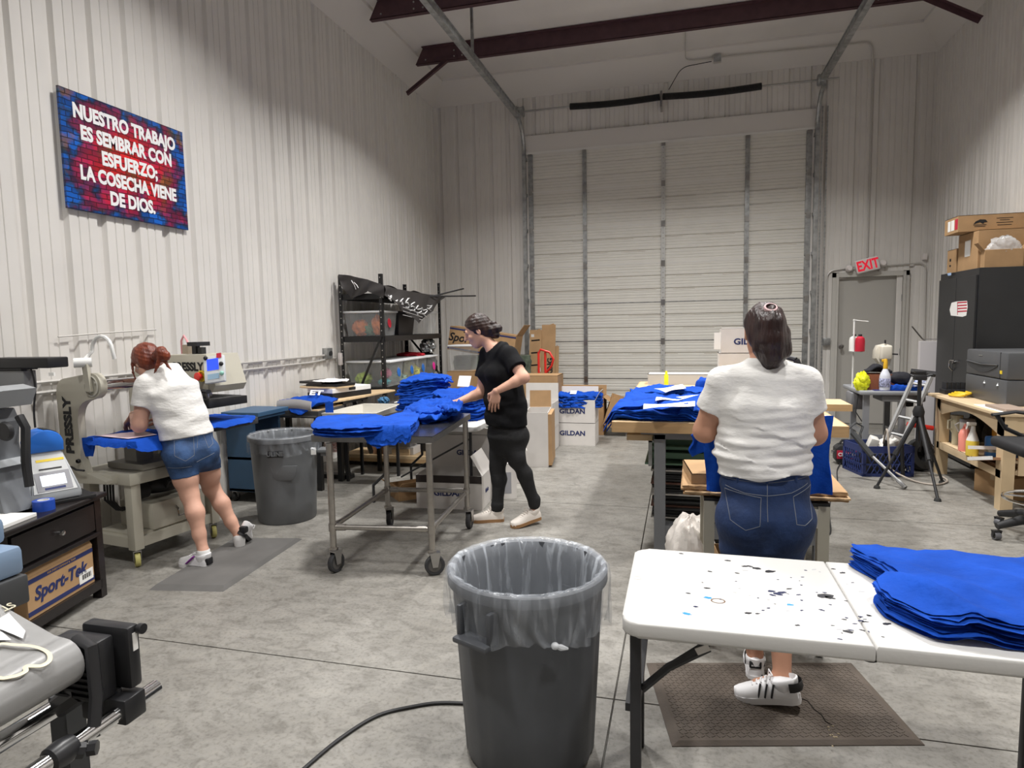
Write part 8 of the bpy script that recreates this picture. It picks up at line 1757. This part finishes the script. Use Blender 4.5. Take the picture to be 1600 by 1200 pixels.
def sloped(name, u0, u1, s0, s1, th, m, par=None):
    o0 = Vector((0, -.115, .06))+ns*.0005; return MB().prism([(u0, s0), (u1, s0), (u1, s1), (u0, s1)], th, (o0, (1, 0, 0), sl_u, ns)).build(name, m, par or t, smooth=False, M=MPd)
MB().prism([(-.105, .012), (.105, .012), (.07, .27), (-.07, .27)], .003, (Vector((0, -.115, .06)), (1, 0, 0), sl_u, ns)).build('face_plate', mat('pale_face_plate', (.55, .56, .56), .4), t, smooth=False, M=MPd)
sloped('screen_bezel', -.085, .085, .02, .135, .005, mat('grey_print')); sloped('lit_screen', -.06, .06, .05, .115, .0062, mat('lit_white_screen', (.8, .85, .95), .3, emit=.9)); sloped('brand_mark', -.05, .05, .027, .04, .0062, INK); sloped('warning_label', -.075, .06, .20, .215, .004, mat('yellow_label')); sloped('black_mark', -.055, .055, .15, .158, .005, INKB)
mb = MB(); pr = [(-.085, 0), (-.085, .05)]+[(-.085*math.cos(k*PI/14), .05+.075*math.sin(k*PI/14)) for k in range(1, 14)]+[(.085, .05), (.085, 0)]
mb.prism(pr, .16, (Vector((0, .0, .285)), (1, 0, 0), (0, 0, 1), (0, 1, 0)), .008); mb.build('blue_cap', BCAP, t, M=MPd, ang=35)
mb = MB(); pr2 = [(-.088*math.cos(k*PI/14), .05+.079*math.sin(k*PI/14)) for k in range(2, 8)]; pr2 = pr2+[(x*.97, (z-.05)*.97+.05) for x, z in pr2[::-1]]
mb.prism(pr2, .12, (Vector((0, .025, .285)), (1, 0, 0), (0, 0, 1), (0, 1, 0))); mb.build('grip_strip', RUB, t, M=MPd)
p = MN @ Vector((.36, .07, nz)); t = thing('tape_roll', 'blue tape roll on the nightstand top beside the press console', 'tape roll', tuple(p)); MB().lathe([(.028, 0), (.052, 0), (.052, .055), (.028, .055)], p, 24, None, True).build('tape', mat('blue_tape', (.015, .07, .42), .4), t); MB().lathe([(.026, .002), (.0285, .002), (.0285, .056), (.026, .056)], p, 20, None, True).build('core', PAPER, t)
o = MB().bx(.48, .70, .02, .28, nz, nz+.02, .002).build('paper_pile', PAPER, smooth=False, M=MN); tag(o, 'pale wood and paper sheets at the left end of the nightstand top', 'paper')
# second heat press at the left edge
t = thing('swing_heat_press', 'grey swing arm heat press with black tipped head at the left edge', 'heat press', (-3.55, 2.55, nz)); hb = MN @ Vector((.50, .30, nz))
def lp(x, y, yy=2.66): return Py(x, y, yy)
mb = MB(); mb.prism([(lp(-25, 780).x, lp(0, 780).z-.03), (lp(55, 780).x, lp(0, 780).z-.03), (lp(40, 740).x, lp(0, 740).z), (lp(28, 700).x, lp(0, 690).z), (lp(32, 655).x, lp(0, 655).z), (lp(24, 640).x, lp(0, 636).z), (lp(-25, 636).x, lp(0, 636).z)], .16, ((0, 2.5, 0), (1, 0, 0), (0, 0, 1), (0, 1, 0)), .012); mb.build('column', GHD, t, ang=35)
mb = MB(); mb.prism([(lp(x, y).x, lp(x, y).z) for x, y in ((-30, 632), (46, 632), (54, 606), (34, 600), (0, 606), (-30, 612))], .2, ((0, 2.48, 0), (1, 0, 0), (0, 0, 1), (0, 1, 0)), .012); hd_ = mb.build('head_cover', GH, t, ang=35)
MB().prism([(lp(x, y).x, lp(x, y).z) for x, y in ((-30, 630), (42, 631), (50, 608), (32, 604), (-30, 612))], .01, ((0, 2.473, 0), (1, 0, 0), (0, 0, 1), (0, 1, 0)), .002).build('black_front', BLKP, hd_, smooth=False)
c_ = lp(8, 674, 2.49); MB().lathe([(0, .012), (.045, .012), (.052, 0), (.05, -.01)], c_, 20, euler(PI/2, 0, 0)).build('pivot_cap', BLKP, t)
mb = MB(); mb.prism([(lp(x, y).x, lp(x, y).z) for x, y in ((-20, 735), (45, 722), (36, 712), (-20, 726))], .2, ((0, 2.47, 0), (1, 0, 0), (0, 0, 1), (0, 1, 0)), .006); mb.build('side_wing', GH, t, ang=35)
mb = MB(); mb.tube([lp(30, 650, 2.6), lp(40, 668, 2.6), lp(40, 720, 2.6), lp(46, 760, 2.6)], .022, 8); mb.build('black_linkage', BLKP, t)
MB().bx(lp(-25, 780).x, lp(50, 780).x-.02, 2.48, 2.64, nz+.002, nz+.03, .006).build('foot_plate', GH, t)
# black slab shelf on the wall with a cable
t = thing('wall_display', 'black flat slab on a grey bracket at the top left edge', 'wall mount', (-3.9, 2.8, 1.44)); a, b, c_ = lp(-40, 556, 3.0), lp(107, 557, 3.14), lp(107, 573, 3.14)
MB().bx(a.x, b.x, 3.0, 3.14, c_.z, b.z, .008).build('slab', BLACK, t); MB().bx(a.x, lp(60, 580, 3.12).x, 3.01, 3.12, lp(60, 579, 3.0).z, c_.z, .003).build('under_lip', BLKP, t, smooth=False)
q = lp(56, 578, 3.1); MB().bx(XL, q.x, 3.02, 3.1, lp(60, 606, 3.1).z, q.z, .003).build('bracket_plate', mat('grey_tray'), t, smooth=False); MB().bx(lp(35, 580).x-.25, lp(35, 580).x-.21, 3.01, 3.02, q.z-.03, q.z-.01).build('white_tag', PAPER, t, smooth=False)
hose('black_cable', 'thin black cable hanging from the black slab at the left edge', 'cable', [lp(48, 577, 3.02), lp(53, 592, 3.02), lp(55, 612, 3.02), lp(53, 640, 3.02), lp(55, 668, 3.02)], .006, BLKP)
# ================================================================ roll printer in the left foreground
t = thing('roll_printer', 'pale blue and grey roll printer with take up film in the left foreground', 'printer', (-1.9, .9, 0)); PB = mat('powder_blue_shell', (.20, .28, .40), .4)
MB().bx(-2.75, -2.13, .2, 1.60, .80, .90, .02).build('lower_cover', PB, t); MB().bx(-2.75, -2.20, .2, 1.60, .90, .99, .02).build('upper_cover', PB, t); MB().bx(-2.75, -2.12, .2, 1.6, .70, .80, .01).build('dark_base', mat('dark_grey_grip'), t)
for y in (.35, 1.45): MB().bx(-2.5, -2.4, y-.05, y+.05, .05, .7).build('leg', mat('dark_grey_grip'), t, smooth=False); MB().bx(-2.7, -1.5, y-.04, y+.04, .02, .07).build('foot_bar', mat('dark_grey_grip'), t, smooth=False)
film = mat('grey_film', (.58, .575, .57), .3)
pf = [(-2.12, 1.0), (-1.84, .912), (-1.58, .815)]+[(-1.55+.062*math.sin(k*PI/10), .75+.062*math.cos(k*PI/10)) for k in range(0, 11)]+[(-1.7, .66), (-2.1, .69)]
mb = MB()
A = [mb.bm.verts.new((x, .15, z)) for x, z in pf]; B = [mb.bm.verts.new((x, 1.245, z)) for x, z in pf]
for i in range(len(pf)-1): mb.bm.faces.new((A[i], A[i+1], B[i+1], B[i]))
bmesh.ops.solidify(mb.bm, geom=mb.bm.faces[:], thickness=.004); fo = mb.build('film_web', film, t)
sd = (Vector((-1.80, 0, .905))-Vector((-2.12, 0, .985))).normalized(); sd2 = (Vector((-1.52, 0, .815))-Vector((-1.80, 0, .905))).normalized()
nb2 = sd2.cross(Vector((0, 1, 0)))
nb2 = nb2 if nb2.z > 0 else -nb2
text('A', .22, (Vector((-1.68, 1.09, .8675))+nb2*.005, (.3*sd2+Vector((0, -.95, 0))).normalized(), -(sd2-Vector((0, .3, 0))).normalized()*-1), mat('white_film_print', (.72, .72, .72), .4), fo, bold=.008) if 0 else None
def onfilm(x, y): 
    z = .905+(x+1.80)/.28*(-.09) if x > -1.8 else .905+(x+1.8)/.32*(-.08); return Vector((x, y, z))+nb2*.0045
def film_poly(name, pts, m): mb = MB(); mb.face([onfilm(x, y) for x, y in pts]); mb.build(name, m, fo, smooth=False, recalc=False)
WF = mat('white_film_print', (.72, .72, .73), .4)
pf2 = lambda px, py, z=.87: (Pz(px, py, z).x, Pz(px, py, z).y)
def on_px(px, py):
    d = ray(px, py); k = -.09/.28; # plane z = .905 + k*(x+1.8)
    s_ = (.905+k*1.835-CAMH)/(d.z-k*d.x); p = CAMP+d*s_; return (p.x, p.y)
for poly in ([(0, 968), (14, 960), (40, 988), (36, 1000), (22, 994), (0, 985)], [(-10, 985), (4, 990), (18, 1002), (-10, 1003)]): 
    mb = MB(); mb.face([Vector((*on_px(*p), 0))+Vector((0, 0, .905-.3214*(on_px(*p)[0]+1.835)+.004)) for p in poly]); mb.build('printed_letter', WF, fo, smooth=False)
cr = mat('cream_film_print', (.66, .60, .45), .4); pts = [Vector((*on_px(*p), 0))+Vector((0, 0, .905-.3214*(on_px(*p)[0]+1.835)+.004)) for p in ((-5, 1012), (25, 1010), (55, 1013), (75, 1022), (78, 1034), (65, 1043), (42, 1044), (40, 1052), (20, 1060), (-5, 1058))]
MB().tube(catmull(pts, 60)[:54], .006, 5, flat=.3).build('cream_curve', cr, fo)
for k, (x, y) in enumerate(((8, 952), (17, 948))): text('TS'[k], .035, (Vector((*on_px(x, y), 0))+Vector((0, 0, .905-.3214*(on_px(x, y)[0]+1.835)+.004)), (0, -1, 0), sd2), cr, fo, name='printed_letter')
mb = MB(); mb.cyl((-1.55, .15, .75), (-1.55, 1.25, .75), .055, seg=20); mb.build('roller', GALV, t)
# take-up unit
TU = mat('black_take_up_plastic', (.02, .02, .022), .35)
MB().bx(-1.63, -1.48, 1.27, 1.33, .62, .79, .01).build('motor_housing', TU, t, ang=30); MB().bx(-1.60, -1.44, 1.335, 1.375, .63, .805, .01).build('side_cover', TU, t, ang=30)
MB().bx(-1.4405, -1.4385, 1.348, 1.364, .735, .785).build('side_label', PAPER, t, smooth=False)
mb = MB(); mb.tube([(-1.55, 1.28, .795), (-1.485, 1.265, .785), (-1.465, 1.25, .66), (-1.45, 1.22, .57)], .017, 8, flat=.6); mb.build('curved_arm', TU, t)
mb = MB(); mb.lathe([(.0, .01), (.014, .009), (.014, -.006), (.009, -.008), (.009, -.02)], (-1.432, 1.37, .79), 14, euler(0, PI/2, 0)); mb.build('knob', TU, t)
for k in range(8): MB().bx(-1.63, -1.50, 1.262, 1.27, .635+k*.017, .642+k*.017).build('cooling_fin', TU, t, smooth=False)
zb_ = .58
mb = MB(); mb.cyl((-1.46, .5, zb_), (-1.46, 1.435, zb_), .021, seg=20); mb.build('chrome_bar', CHROME, t)
mb = MB(); mb.cyl((-1.65, .5, zb_), (-1.65, 1.31, zb_), .025, seg=20); mb.build('chrome_bar', CHROME, t)
MB().bx(-1.58, -1.43, 1.30, 1.37, zb_-.03, zb_+.04, .006).build('bar_clamp', TU, t, ang=30); mb = MB(); mb.lathe([(0, .012), (.010, .011), (.011, 0)], (-1.49, 1.335, zb_+.04), 12); mb.build('clamp_screw', TU, t)
mb = MB(); mb.lathe([(.022, -.035), (.03, -.03), (.034, 0), (.03, .03), (.022, .035)], (-1.46, 1.14, zb_), 16, euler(PI/2, 0, 0)); mb.build('collar', TU, t)
mb = MB(); mb.tube([(-1.46, 1.15, zb_), (-1.435, 1.18, zb_-.015)], .02, 8); mb.lathe([(0, .014), (.018, .012), (.018, -.008), (0, -.01)], (-1.422, 1.19, zb_-.015), 7, euler(0, PI/2, .5)); mb.build('star_knob', TU, t)
mb = MB(); mb.tube([(-1.56, 1.29, .64), (-1.65, 1.29, zb_)], .03, 8); mb.build('bar_bracket', TU, t)
for y in (.8, 1.35): MB().bx(-1.72, -1.66, y-.03, y+.03, .07, zb_).build('support_post', mat('dark_grey_grip') if y > 1 else GALV, t, smooth=False)
